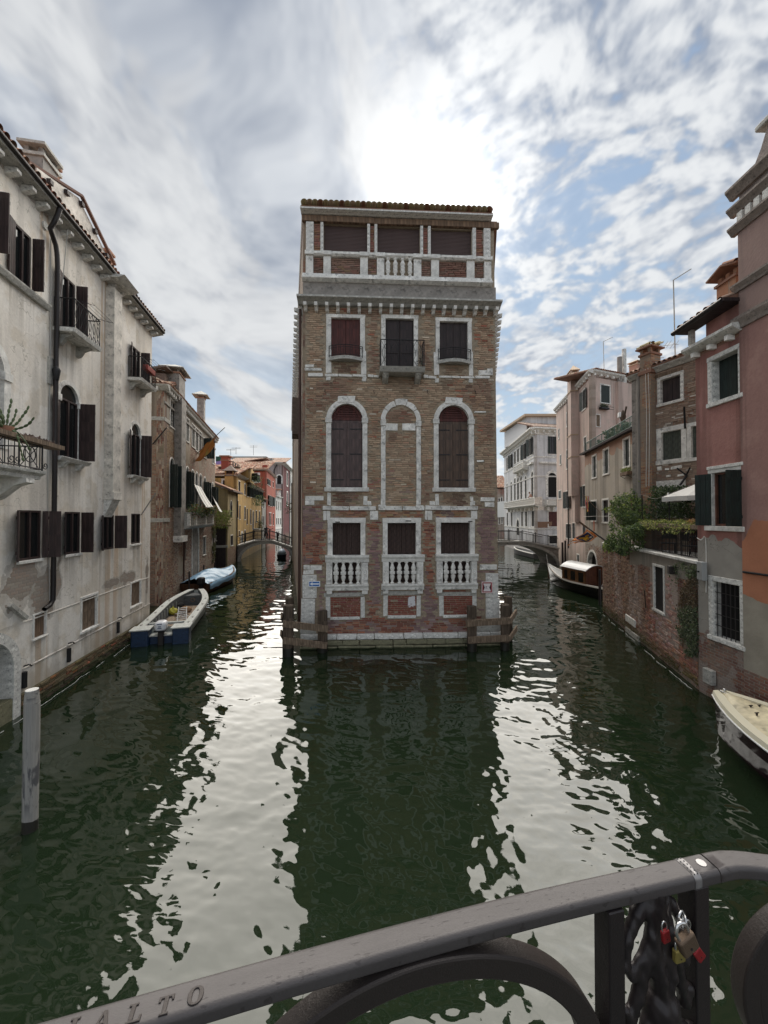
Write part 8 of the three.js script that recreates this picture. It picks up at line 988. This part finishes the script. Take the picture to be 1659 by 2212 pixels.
  { const FR = PAL.FR, t = thing('iron_guard', 'black iron guard panel jutting from the right flank of the palazzo', 'railing', FR.at(3, 1.6, 0).toArray(), FR.turn); part('panel', [...turnG(ironPanel(3, 3.9, 1.35, 2.6, 0, { n: 4 }), 3, 0, -90)], M.iron, t, FR.m, 'stuff'); }
}
// thin white strips that paint in the bright glint where water meets the walls
{ const glint = mat([.8, .8, .78], { r: .7 }); for (const [F, s0, s1, n, lab] of [[GW, .2, GW.L, 1, 'thin white strip painted as a water glint along the foot of the right brick wall'], [new Frame([-9.37 + .178 * 6, -4.5], [-10.61, -17.48]), 4.5, 13, 2, 'thin white strip painted as a water glint along the foot of the white house']]) { const p = []; for (let i = 0; i <= 90; i++) { const s = lerp(s0, s1, i / 90); p.push(F.at(s, .022, .16 + .10 * vn(s * 1.7, n) + .03 * vn(s * 6, n))); } const r = rng(n); const gs = []; for (let i = 0; i < 90; i++) if (vn(i * .37, n * 5) > .3) gs.push(bar(p[i], p[i + 1], (n === 2 ? .003 : .004) + .004 * r(), 5)); const o = part('painted_glint', gs, glint, scene); o.name = numbered('painted_glint'); tag(o, lab, 'glint', null, 'stuff'); } }
// ---------------------------------------------------------------- flag of the city
{
  const t = thing('city_flag', 'orange bordered blue flag with a golden winged lion hung over the right canal', 'flag', at(...cCab(1440, 580), 20.6).toArray()), a = at(...cCab(1440, 580), 20.4), b = at(...cCab(775, 95), 18.8); part('pole', bar(a, b, .045, 8, .03), M.shDark, t); part('pole_tip', bar(b, b.clone().add(b.clone().sub(a).normalize().multiplyScalar(-.9)), .05, 8, .05), M.wood, t);
  const c = document.createElement('canvas'); c.width = 768; c.height = 512; const g = c.getContext('2d'); g.fillStyle = '#d9752c'; g.fillRect(0, 0, 768, 512); const R = rng(5); for (let i = 0; i < 900; i++) { g.fillStyle = ['#b8481d', '#e8a04c', '#e2ba74', '#c9602a'][Math.floor(R() * 4)]; g.beginPath(); g.ellipse(R() * 768, R() * 512, 4 + R() * 9, 3 + R() * 5, R() * 3, 0, 6.3); g.fill(); }
  g.fillStyle = '#e9d6c0'; g.fillRect(52, 52, 380, 408); g.fillStyle = '#1e2160'; g.fillRect(66, 66, 352, 380); g.fillStyle = '#2a2440'; g.fillRect(66, 330, 352, 116);
  g.fillStyle = '#d9a516'; const E = (x, y, rx, ry, a = 0) => { g.beginPath(); g.ellipse(x, y, rx, ry, a, 0, 6.3); g.fill(); }; E(250, 300, 95, 46, -.1); E(150, 225, 50, 50); for (const [x, y] of [[185, 360], [235, 365], [300, 360], [330, 340]]) { g.fillRect(x - 14, y - 40, 28, 74); } g.beginPath(); g.moveTo(210, 280); g.quadraticCurveTo(230, 120, 370, 110); g.quadraticCurveTo(350, 230, 260, 285); g.fill(); g.beginPath(); g.moveTo(330, 300); g.quadraticCurveTo(410, 280, 390, 190); g.lineWidth = 12; g.strokeStyle = '#d9a516'; g.stroke(); g.fillStyle = '#b9820f'; E(138, 228, 26, 24); for (let i = 0; i < 5; i++) { g.lineWidth = 5; g.strokeStyle = '#a87410'; g.beginPath(); g.moveTo(230 + i * 20, 270 - i * 6); g.quadraticCurveTo(262 + i * 18, 190 - i * 8, 300 + i * 14, 140); g.stroke(); } g.fillStyle = '#e9e6e2'; g.fillRect(90, 330, 62, 70); g.fillStyle = '#e0a84a'; for (let i = 0; i < 6; i++) g.fillRect(470, 20 + i * 80, 298, 8);
  const tx = new THREE.CanvasTexture(c); tx.colorSpace = THREE.SRGBColorSpace; const fm = new THREE.MeshStandardMaterial({ map: tx, side: THREE.DoubleSide, roughness: .85 });
  const TL = at(...cCab(955, 282), 19.3), TR = at(...cCab(1250, 468), 20.0), BLp = at(...cCab(640, 520), 19.0), BRp = at(...cCab(885, 605), 19.7);
  // hoist runs along the pole from TL to TR, the fly hangs down to the left; six tails
  const P = (u, v) => { const p = TL.clone().lerp(TR, u), q = BLp.clone().lerp(BRp, u), w = p.lerp(q, v); w.add(V(0, -.06 * Math.sin(v * 3) , .10 * Math.sin(v * 6 + u * 4))); return w; };
  const mk = (u0, u1, v0, v1, nu, nv, lean = 0) => { const p = [], uv = [], id = []; for (let i = 0; i <= nu; i++) for (let j = 0; j <= nv; j++) { const u = lerp(u0, u1, i / nu), v = lerp(v0, v1, j / nv), k = v > 1 ? (v - 1) : 0, uc = (u0 + u1) / 2, uu = k ? lerp(u, uc, Math.min(1, k * .8)) : u; const w = P(uu + lean * k, v); w.y += k * .12 * Math.sin(u0 * 9); p.push(w.x, w.y, w.z + k * .2 * Math.sin(u0 * 14)); uv.push(Math.min(1, v * .6), 1 - (.02 + .96 * u)); } for (let i = 0; i < nu; i++) for (let j = 0; j < nv; j++) { const a = i * (nv + 1) + j; id.push(a, a + nv + 1, a + 1, a + 1, a + nv + 1, a + nv + 2); } const q = new THREE.BufferGeometry(); q.setAttribute('position', new THREE.Float32BufferAttribute(p, 3)); q.setAttribute('uv', new THREE.Float32BufferAttribute(uv, 2)); q.setIndex(id); q.computeVertexNormals(); return q; };
  part('cloth', mk(0, 1, 0, 1, 14, 14), fm, t); for (let i = 0; i < 5; i++) part('tail', mk(i / 5 + .01, (i + 1) / 5 - .02, 1, 1.42 + .14 * ((i * 7) % 3), 3, 8), fm, t);
}
// ---------------------------------------------------------------- people
function figure(bones, size, res, origin) {                       // one continuous body: smooth union of tapered capsules
  const mc = new MarchingCubes(res, dbl(mat([.1, .1, .1])), false, false, 400000), half = size / 2, F = mc.field; let k = 0;
  const bs = bones.map(([a, b, r0, r1]) => { const d = b.map((x, i) => x - a[i]); return { a, d, l2: d[0] * d[0] + d[1] * d[1] + d[2] * d[2], r0, r1 }; });
  for (let z = 0; z < res; z++) for (let y = 0; y < res; y++) for (let x = 0; x < res; x++) { const px = (x - res / 2) / (res / 2) * half + origin[0], py = (y - res / 2) / (res / 2) * half + origin[1], pz = (z - res / 2) / (res / 2) * half + origin[2]; let dd = 9; for (const b of bs) { const qx = px - b.a[0], qy = py - b.a[1], qz = pz - b.a[2], t = clamp((qx * b.d[0] + qy * b.d[1] + qz * b.d[2]) / (b.l2 || 1)), s = Math.hypot(qx - b.d[0] * t, qy - b.d[1] * t, qz - b.d[2] * t) - lerp(b.r0, b.r1, t), h = clamp(.5 + .5 * (dd - s) / .03); dd = lerp(dd, s, h) - .03 * h * (1 - h); } F[k++] = -dd; }
  mc.isolation = 0; mc.update(); const n = mc.count ?? mc.geometry.drawRange.count, g = new THREE.BufferGeometry(), p = new Float32Array(mc.positionArray.subarray(0, n * 3)); for (let i = 0; i < n; i++) { p[3 * i] = p[3 * i] * half + origin[0]; p[3 * i + 1] = p[3 * i + 1] * half + origin[1]; p[3 * i + 2] = p[3 * i + 2] * half + origin[2]; } g.setAttribute('position', new THREE.BufferAttribute(p, 3)); g.setAttribute('normal', new THREE.BufferAttribute(new Float32Array(mc.normalArray.subarray(0, n * 3)), 3)); return g;
}
const fingers = (w, d, r = .009) => { const gs = []; const dd = V(...d).normalize(), sd = dd.clone().cross(V(.3, .1, 1)).normalize(); for (let i = 0; i < 4; i++) { const o = V(...w).addScaledVector(sd, (i - 1.5) * .021), l = [.065, .075, .07, .055][i]; gs.push(bar(o, o.clone().addScaledVector(dd, l), r, 5, r * .8)); } const o = V(...w).addScaledVector(sd, -.045).addScaledVector(dd, -.05); gs.push(bar(o, o.clone().addScaledVector(dd, .05).addScaledVector(sd, -.025), r * 1.1, 5)); return gs; };
const skin = mat([.36, .20, .14], { r: .6 });
{ // person walking over the left bridge, an arm stretched to the right
  const F = BL.F, [s] = F.uv(cY(1000, 1500), -1.3), y = BL.deck(s / F.L) + .05, pos = F.at(s, y, -1.2), t = thing('person', 'person in dark clothes walking over the left stone footbridge', 'person', pos.toArray(), F.turn), m = new THREE.Matrix4().makeRotationY(F.turn).setPosition(pos);
  const bn = [[[0, .95, 0], [0, 1.35, 0], .135, .15], [[-.09, 1.4, 0], [.09, 1.4, 0], .08, .08], [[0, 1.45, 0], [.02, 1.53, 0], .055, .05], [[-.08, .92, 0], [-.17, .5, .02], .09, .062], [[-.17, .5, .02], [-.28, .1, 0], .06, .04], [[.08, .92, 0], [.2, .52, 0], .09, .062], [[.2, .52, 0], [.22, .08, 0], .06, .04], [[-.28, .06, 0], [-.12, .03, .02], .04, .035], [[.22, .05, 0], [.38, .03, .02], .04, .035], [[-.2, 1.4, 0], [-.26, 1.1, .04], .055, .045], [[-.26, 1.1, .04], [-.14, .92, .12], .042, .032], [[.2, 1.4, 0], [.42, 1.26, .05], .055, .045], [[.42, 1.26, .05], [.66, 1.34, .08], .042, .03], [[.66, 1.34, .08], [.73, 1.37, .09], .032, .03]];
  part('body', [figure(bn, 2.0, 80, [0, .85, 0]), ...fingers([.74, 1.37, .09], [1, .3, .1]), ...fingers([-.13, .90, .13], [.3, -1, .4])], mat([.018, .018, .022]), t, m); part('head', [figure([[[.03, 1.62, 0], [.04, 1.68, 0], .085, .095], [[.11, 1.62, 0], [.135, 1.6, 0], .02, .014], [[.02, 1.64, .09], [.02, 1.66, .092], .018, .018], [[.02, 1.64, -.09], [.02, 1.66, -.092], .018, .018]], .4, 40, [.03, 1.65, 0])], skin, t, m); part('hair', new THREE.SphereGeometry(.105, 12, 8, 0, 6.3, 0, 1.6).scale(1, .9, 1).rotateZ(.5).translate(.02, 1.68, 0), M.iron, t, m);
}
{ // bare-chested person leaning on the palace balcony
  const F = WPF, [s, h] = F.uv(cR(468, 1150), .75), pos = F.at(s, h - .95, .45), t = thing('person', 'bare chested person leaning on the balcony of the white palace', 'person', pos.toArray(), F.turn), m = new THREE.Matrix4().makeRotationY(F.turn).setPosition(pos);
  const bn = [[[.1, .95, -.05], [-.1, 1.38, .12], .13, .15], [[-.2, 1.42, .1], [.02, 1.44, .14], .075, .075], [[-.12, 1.48, .14], [-.16, 1.56, .18], .055, .05], [[-.27, 1.4, .12], [-.3, 1.15, .25], .055, .045], [[-.3, 1.15, .25], [-.34, 1.0, .38], .042, .035], [[.1, 1.42, .16], [.2, 1.2, .28], .055, .045], [[.2, 1.2, .28], [.2, 1.02, .4], .042, .035]];
  part('body', [figure(bn, 1.3, 64, [0, 1.15, .1]), ...fingers([-.34, .99, .39], [0, -.2, 1]), ...fingers([.2, 1.01, .41], [0, -.2, 1])], skin, t, m); part('trousers', figure([[[.12, .98, -.05], [.1, .85, -.05], .14, .14], [[.02, .85, -.05], [0, .45, .0], .09, .065], [[0, .45, 0], [0, .06, -.04], .065, .045], [[.2, .85, -.05], [.2, .45, -.05], .09, .065], [[.2, .45, -.05], [.2, .06, -.1], .065, .045]], 1.3, 56, [.1, .5, 0]), mat([.03, .035, .06]), t, m); part('head', figure([[[-.18, 1.64, .22], [-.18, 1.7, .22], .085, .095], [[-.2, 1.62, .31], [-.2, 1.6, .33], .02, .014]], .44, 40, [-.18, 1.66, .22]), skin, t, m); part('hair', new THREE.SphereGeometry(.105, 12, 8, 0, 6.3, 0, 1.7).rotateX(-.4).translate(-.18, 1.71, .21), M.iron, t, m);
}
// ================================================================ the railing of the bridge the photograph was taken from
{
  const yT = EYE - .683, P = thing('bridge_railing', 'dark iron bridge railing with worn flat handrail in the foreground', 'railing', [.2, yT - .02, -.68]);
  const worn = paintedWall(1, 1, 1024, (u, v) => { const a = fbm(u * 9, v * 5, 5), b = vn(u * 330, v * 130), d = ss(.74, .80, fbm(u * 60 + 3, v * 22, 4)); const c = mix3([.052, .046, .046], [.075, .067, .067], a).map((x) => x * (.95 + .1 * b)); return [...mix3(c, [.03, .024, .024], d * .6), .5 + .15 * b - .2 * d]; }, .0008, .5); worn.metalness = .15; worn.map.wrapS = worn.map.wrapT = worn.bumpMap.wrapS = worn.bumpMap.wrapT = THREE.RepeatWrapping;
  const castM = mat([.024, .019, .02], { bump: tex(T.bump, 14), bs: .001, r: .42, m: .3 }), cast2 = mat([.034, .027, .025], { bump: tex(T.bump, 14), bs: .001, r: .5, m: .3 });
  const sweep = (pts, sec, n) => { const c = new THREE.CatmullRomCurve3(pts.map(([x, d]) => V(x, 0, -d)), false, 'catmullrom', .5), p = [], uv = [], id = []; for (let i = 0; i <= n; i++) { const t = i / n, q = c.getPointAt(t), T2 = c.getTangentAt(t), nn = V(-T2.z, 0, T2.x); sec.forEach(([a, y], j) => { p.push(q.x + nn.x * a, yT + y, q.z + nn.z * a); uv.push(c.getLength() * t, j * .02); }); } const m = sec.length; for (let i = 0; i < n; i++) for (let j = 0; j < m; j++) { const a = i * m + j, b = i * m + (j + 1) % m; id.push(a, b, a + m, b, b + m, a + m); } for (const e of [0, n]) for (let j = 1; j < m - 1; j++) e ? id.push(e * m, e * m + j + 1, e * m + j) : id.push(0, j, j + 1); const g = new THREE.BufferGeometry(); g.setAttribute('position', new THREE.Float32BufferAttribute(p, 3)); g.setAttribute('uv', new THREE.Float32BufferAttribute(uv, 2)); g.setIndex(id); g.computeVertexNormals(); return g; };
  const hw = .0225, sec = []; for (const [cx, cy, a0, a1, r] of [[hw - .009, -.009, 90, 0, .009], [hw - .006, -.020, 0, -90, .006], [-hw + .006, -.020, 270, 180, .006], [-hw + .009, -.009, 180, 90, .009]]) for (let i = 0; i <= 4; i++) { const a = lerp(a0, a1, i / 4) * Math.PI / 180; sec.push([cx + r * Math.cos(a), cy + r * Math.sin(a)]); }
  const far = [[-1.5, .255], [-.475, .533], [.127, .687], [.640, .797]], off = ([x, d]) => [x + .24 * hw, d - .97 * hw], cen = far.map(off);
  part('handrail', sweep(cen, sec, 60), worn, P); const J = cen[3]; const seg2 = [[J[0] + .003, J[1] + .0006], [.70, .784], [.765, .776], [.85, .748], [1.5, .50]]; part('handrail', sweep(seg2, sec, 40), worn, P);
  // joint plate, rivets, screw
  { const T2 = V(J[0] - cen[2][0], 0, -(J[1] - cen[2][1])).normalize(), fr = new Frame([cen[2][0], -cen[2][1]], [J[0], -J[1]]), L = fr.L; const jp = part('joint_plate', sweep([[lerp(cen[2][0], J[0], .885), lerp(cen[2][1], J[1], .885)], [lerp(cen[2][0], J[0], .915), lerp(cen[2][1], J[1], .915)]], sec.map(([a, y]) => [a * 1.02, y > -.012 ? y + .0006 : y]), 2), M.stoneD.clone ? mat([.24, .23, .23], { r: .4, m: .4 }) : 0, P); const rg = new THREE.CylinderGeometry(.0012, .0012, .0012, 8); for (let i = 0; i < 6; i++) for (const q of [.893, .908]) { const r = new THREE.Mesh(rg, M.iron); r.name = 'rivet'; r.position.copy(fr.at(L * q, yT + .0009, lerp(-.017, .017, i / 5))); put(r, jp); } const sc = new THREE.CylinderGeometry(.0085, .0085, .001, 20); part('screw', sc.translate(...fr.at(L * .965, yT + .0006, 0).toArray()), mat([.30, .29, .29], { r: .25, m: .6 }), P); }
  // raised letters
  const font = await new FontLoader().loadAsync('fonts/droid/droid_serif_bold.typeface.json');
  const lt = [['O', 710, 388], ['T', 600, 424], ['L', 490, 452], ['A', 372, 480], ['I', 262, 508]]; for (const [ch, x, y] of lt) { const g = new TextGeometry(ch, { font, size: .0215, depth: .0016, curveSegments: 8, bevelEnabled: true, bevelSize: .0005, bevelThickness: .0005, bevelSegments: 1 }); g.computeBoundingBox(); const b = g.boundingBox; g.translate(-(b.min.x + b.max.x) / 2, -(b.min.y + b.max.y) / 2, 0); g.rotateX(-Math.PI / 2); g.rotateY(Math.atan2(.154, .602)); const q = onLevel(...cX(x, y), yT); g.translate(q.x, yT - .0004, q.z); part('letter', g, cast2, P); }
  // posts, rings, cast ornament
  const Fr = new Frame([cen[1][0], -cen[1][1]], [J[0], -J[1]]), yb = yT - .026, s1 = Fr.uv(cW(812, 600))[0], s2 = Fr.uv(cW(1262, 600))[0];
  for (const s of [s1, s2]) { part('post', rbx(s - .017, s + .017, yb - .9, yb, -.019, .019, .003), castM, P, Fr.m); }
  const ring = (cx, cy, a, b, w, frame) => { const sh = new THREE.Shape(), q = new THREE.Path(); sh.absellipse(cx, cy, a, b, 0, Math.PI * 2, false); q.absellipse(cx, cy, a - w, b - w, 0, Math.PI * 2, false); sh.holes.push(q); const g = new THREE.ExtrudeGeometry(sh, { depth: .03, bevelEnabled: true, bevelSize: .004, bevelThickness: .004, bevelSegments: 2, curveSegments: 64 }); g.translate(0, 0, -.017); return part('ring', g, cast2, P, frame.m); };
  { const a = .345, b = .27; ring(s1 - .022 - a, yb - .004 - b, a, b, .03, Fr);  }
  const F2 = new Frame([seg2[0][0], -seg2[0][1]], [seg2[3][0], -seg2[3][1]]); ring(.05 + .2, yb - .012 - .2, .2, .2, .022, F2); ring(.05 + .2, yb - .036 - .176, .174, .174, .010, F2);
  { // acanthus ornament between the posts, meshed from one field
    const c = (s1 + s2) / 2, B = []; const W2 = (s2 - s1) / 2 - .02, sc = (pts, r0, r1) => { for (let i = 0; i + 1 < pts.length; i++) B.push([pts[i], pts[i + 1], lerp(r0, r1, i / (pts.length - 1)), lerp(r0, r1, (i + 1) / (pts.length - 1))]); };
    for (const s of [-1, 1]) { const X = (u) => s * u * W2; sc([[X(.1), 0, 0], [X(.5), -.03, .004], [X(.85), -.07, .006], [X(.95), -.11, .008], [X(.75), -.13, .012], [X(.6), -.105, .014]], .012, .008); sc([[X(.05), -.05, .01], [X(.4), -.10, .014], [X(.62), -.17, .012], [X(.8), -.215, .008], [X(.95), -.19, .010]], .013, .009); sc([[X(.1), -.2, .01], [X(.45), -.25, .016], [X(.7), -.31, .012], [X(.9), -.30, .01], [X(.95), -.265, .012]], .017, .011); sc([[X(.0), -.33, .01], [X(.5), -.38, .014], [X(.8), -.44, .01]], .02, .012); sc([[X(.2), -.02, .012], [X(.3), -.09, .018], [X(.15), -.16, .02]], .009, .007); sc([[X(.55), -.245, .02], [X(.75), -.27, .024], [X(.6), -.3, .022]], .014, .012); }
    sc([[0, 0, 0], [0, -.1, .012], [0, -.19, .016]], .020, .016); sc([[0, -.19, .016], [0, -.26, .018], [0, -.34, .014], [0, -.5, .01]], .03, .024); sc([[-.02, -.06, .02], [-.012, -.13, .03], [-.004, -.19, .028]], .008, .006); sc([[.02, -.06, .02], [.012, -.13, .03], [.004, -.19, .028]], .008, .006);
    const g = (() => { const res = 110, size = .56, origin = [0, -.24, .01], mc = new MarchingCubes(res, castM, false, false, 500000), half = size / 2, F = mc.field; let k = 0; const bs = B.map(([a, b, r0, r1]) => { const d = b.map((x, i) => x - a[i]); return { a, d, l2: d[0] * d[0] + d[1] * d[1] + d[2] * d[2], r0, r1 }; }); for (let z = 0; z < res; z++) for (let y = 0; y < res; y++) for (let x = 0; x < res; x++) { const px = (x - res / 2) / (res / 2) * half + origin[0], py = (y - res / 2) / (res / 2) * half + origin[1], pz = (z - res / 2) / (res / 2) * half + origin[2]; if (Math.abs(px) > .16 || Math.abs(pz) > .07) { F[k++] = -.05; continue; } let dd = 9; for (const b of bs) { const qx = px - b.a[0], qy = py - b.a[1], qz = pz - b.a[2], t = clamp((qx * b.d[0] + qy * b.d[1] + qz * b.d[2]) / (b.l2 || 1)), s = Math.hypot(qx - b.d[0] * t, qy - b.d[1] * t, qz - b.d[2] * t) - lerp(b.r0, b.r1, t), h = clamp(.5 + .5 * (dd - s) / .006); dd = lerp(dd, s, h) - .006 * h * (1 - h); } F[k++] = -(dd + .0012 * Math.sin(px * 300) * Math.sin(py * 180)); } mc.isolation = 0; mc.update(); const n = mc.count ?? 0, p = new Float32Array(mc.positionArray.subarray(0, n * 3)), q = new THREE.BufferGeometry(); for (let i = 0; i < n; i++) { p[3 * i] = p[3 * i] * half + origin[0] + c; p[3 * i + 1] = p[3 * i + 1] * half + origin[1] + yb; p[3 * i + 2] = p[3 * i + 2] * half + origin[2]; } q.setAttribute('position', new THREE.BufferAttribute(p, 3)); q.setAttribute('normal', new THREE.BufferAttribute(new Float32Array(mc.normalArray.subarray(0, n * 3)), 3)); return q; })(); part('cast_ornament', g, castM, P, Fr.m);}
  // love locks
  const lock = (x, y, w, h, col, ang, lab, mm = .2, d = .052) => { w *= .88; h *= .88; col = col.map((c) => c * .62); const [s, hh] = Fr.uv(cW(x, y), d), pos = Fr.at(s, hh, d), t = thing('padlock', lab, 'padlock', pos.toArray(), Fr.turn), m = new THREE.Matrix4().makeRotationY(Fr.turn).setPosition(pos).multiply(new THREE.Matrix4().makeRotationZ(ang)); part('body', new RoundedBoxGeometry(w, h, w * .42, 3, w * .12), mat(col, { r: .35, m: mm, bump: tex(T.bump, 20), bs: .0006 }), t, m); part('shackle', tube([[-w * .32, h * .48, 0], [-w * .32, h * .95, 0], [0, h * 1.25, 0], [w * .32, h * .95, 0], [w * .32, h * .48, 0]], w * .085, 8, 24), mat([.62, .62, .62], { r: .2, m: .9 }), t, m); part('keyhole', new THREE.CylinderGeometry(w * .07, w * .07, w * .02, 8).rotateX(Math.PI / 2).translate(0, -h * .15, w * .215), M.iron, t, m); };
  lock(1112, 522, .018, .024, [.42, .015, .02], .15, 'small red padlock, leftmost on the railing ornament', .1, .04); lock(1183, 622, .026, .026, [.45, .36, .10], .0, 'yellow brass padlock hanging lowest under the bronze one', .5, .036); lock(1225, 558, .040, .036, [.22, .15, .10], .42, 'large worn bronze padlock in the middle of the bunch', .45, .062); lock(1288, 618, .020, .028, [.42, .012, .02], .65, 'small red padlock at the right end of the bunch', .1, .048);
  { const [s, hh] = Fr.uv(cW(1180, 400), .05), pos = Fr.at(s, hh, .05), t = thing('lock_chain', 'loops of chrome shackles and wire holding the padlock bunch', 'chain', pos.toArray(), Fr.turn), ch = mat([.5, .5, .5], { r: .2, m: .9 }), q = (x, y, o = .05) => { const [a, b] = Fr.uv(cW(x, y), o); return [a, b, o]; }; part('wire', tube([q(1130, 350, .02), q(1125, 400, .04), q(1140, 450, .045)], .0011, 5, 12), cast2, t, Fr.m); part('wire', tube([q(1165, 330, .02), q(1185, 380, .045), q(1200, 420, .05)], .0012, 5, 12), cast2, t, Fr.m); for (const [x, y, r, a] of [[1195, 420, .009, .3], [1215, 445, .010, .9], [1222, 470, .010, .1], [1190, 455, .008, 1.2]]) { const g = new THREE.TorusGeometry(r, .0019, 7, 20); g.rotateY(a); g.translate(...q(x, y)); part('ring', g, ch, t, Fr.m); } }
}
renderer.render(scene, camera);
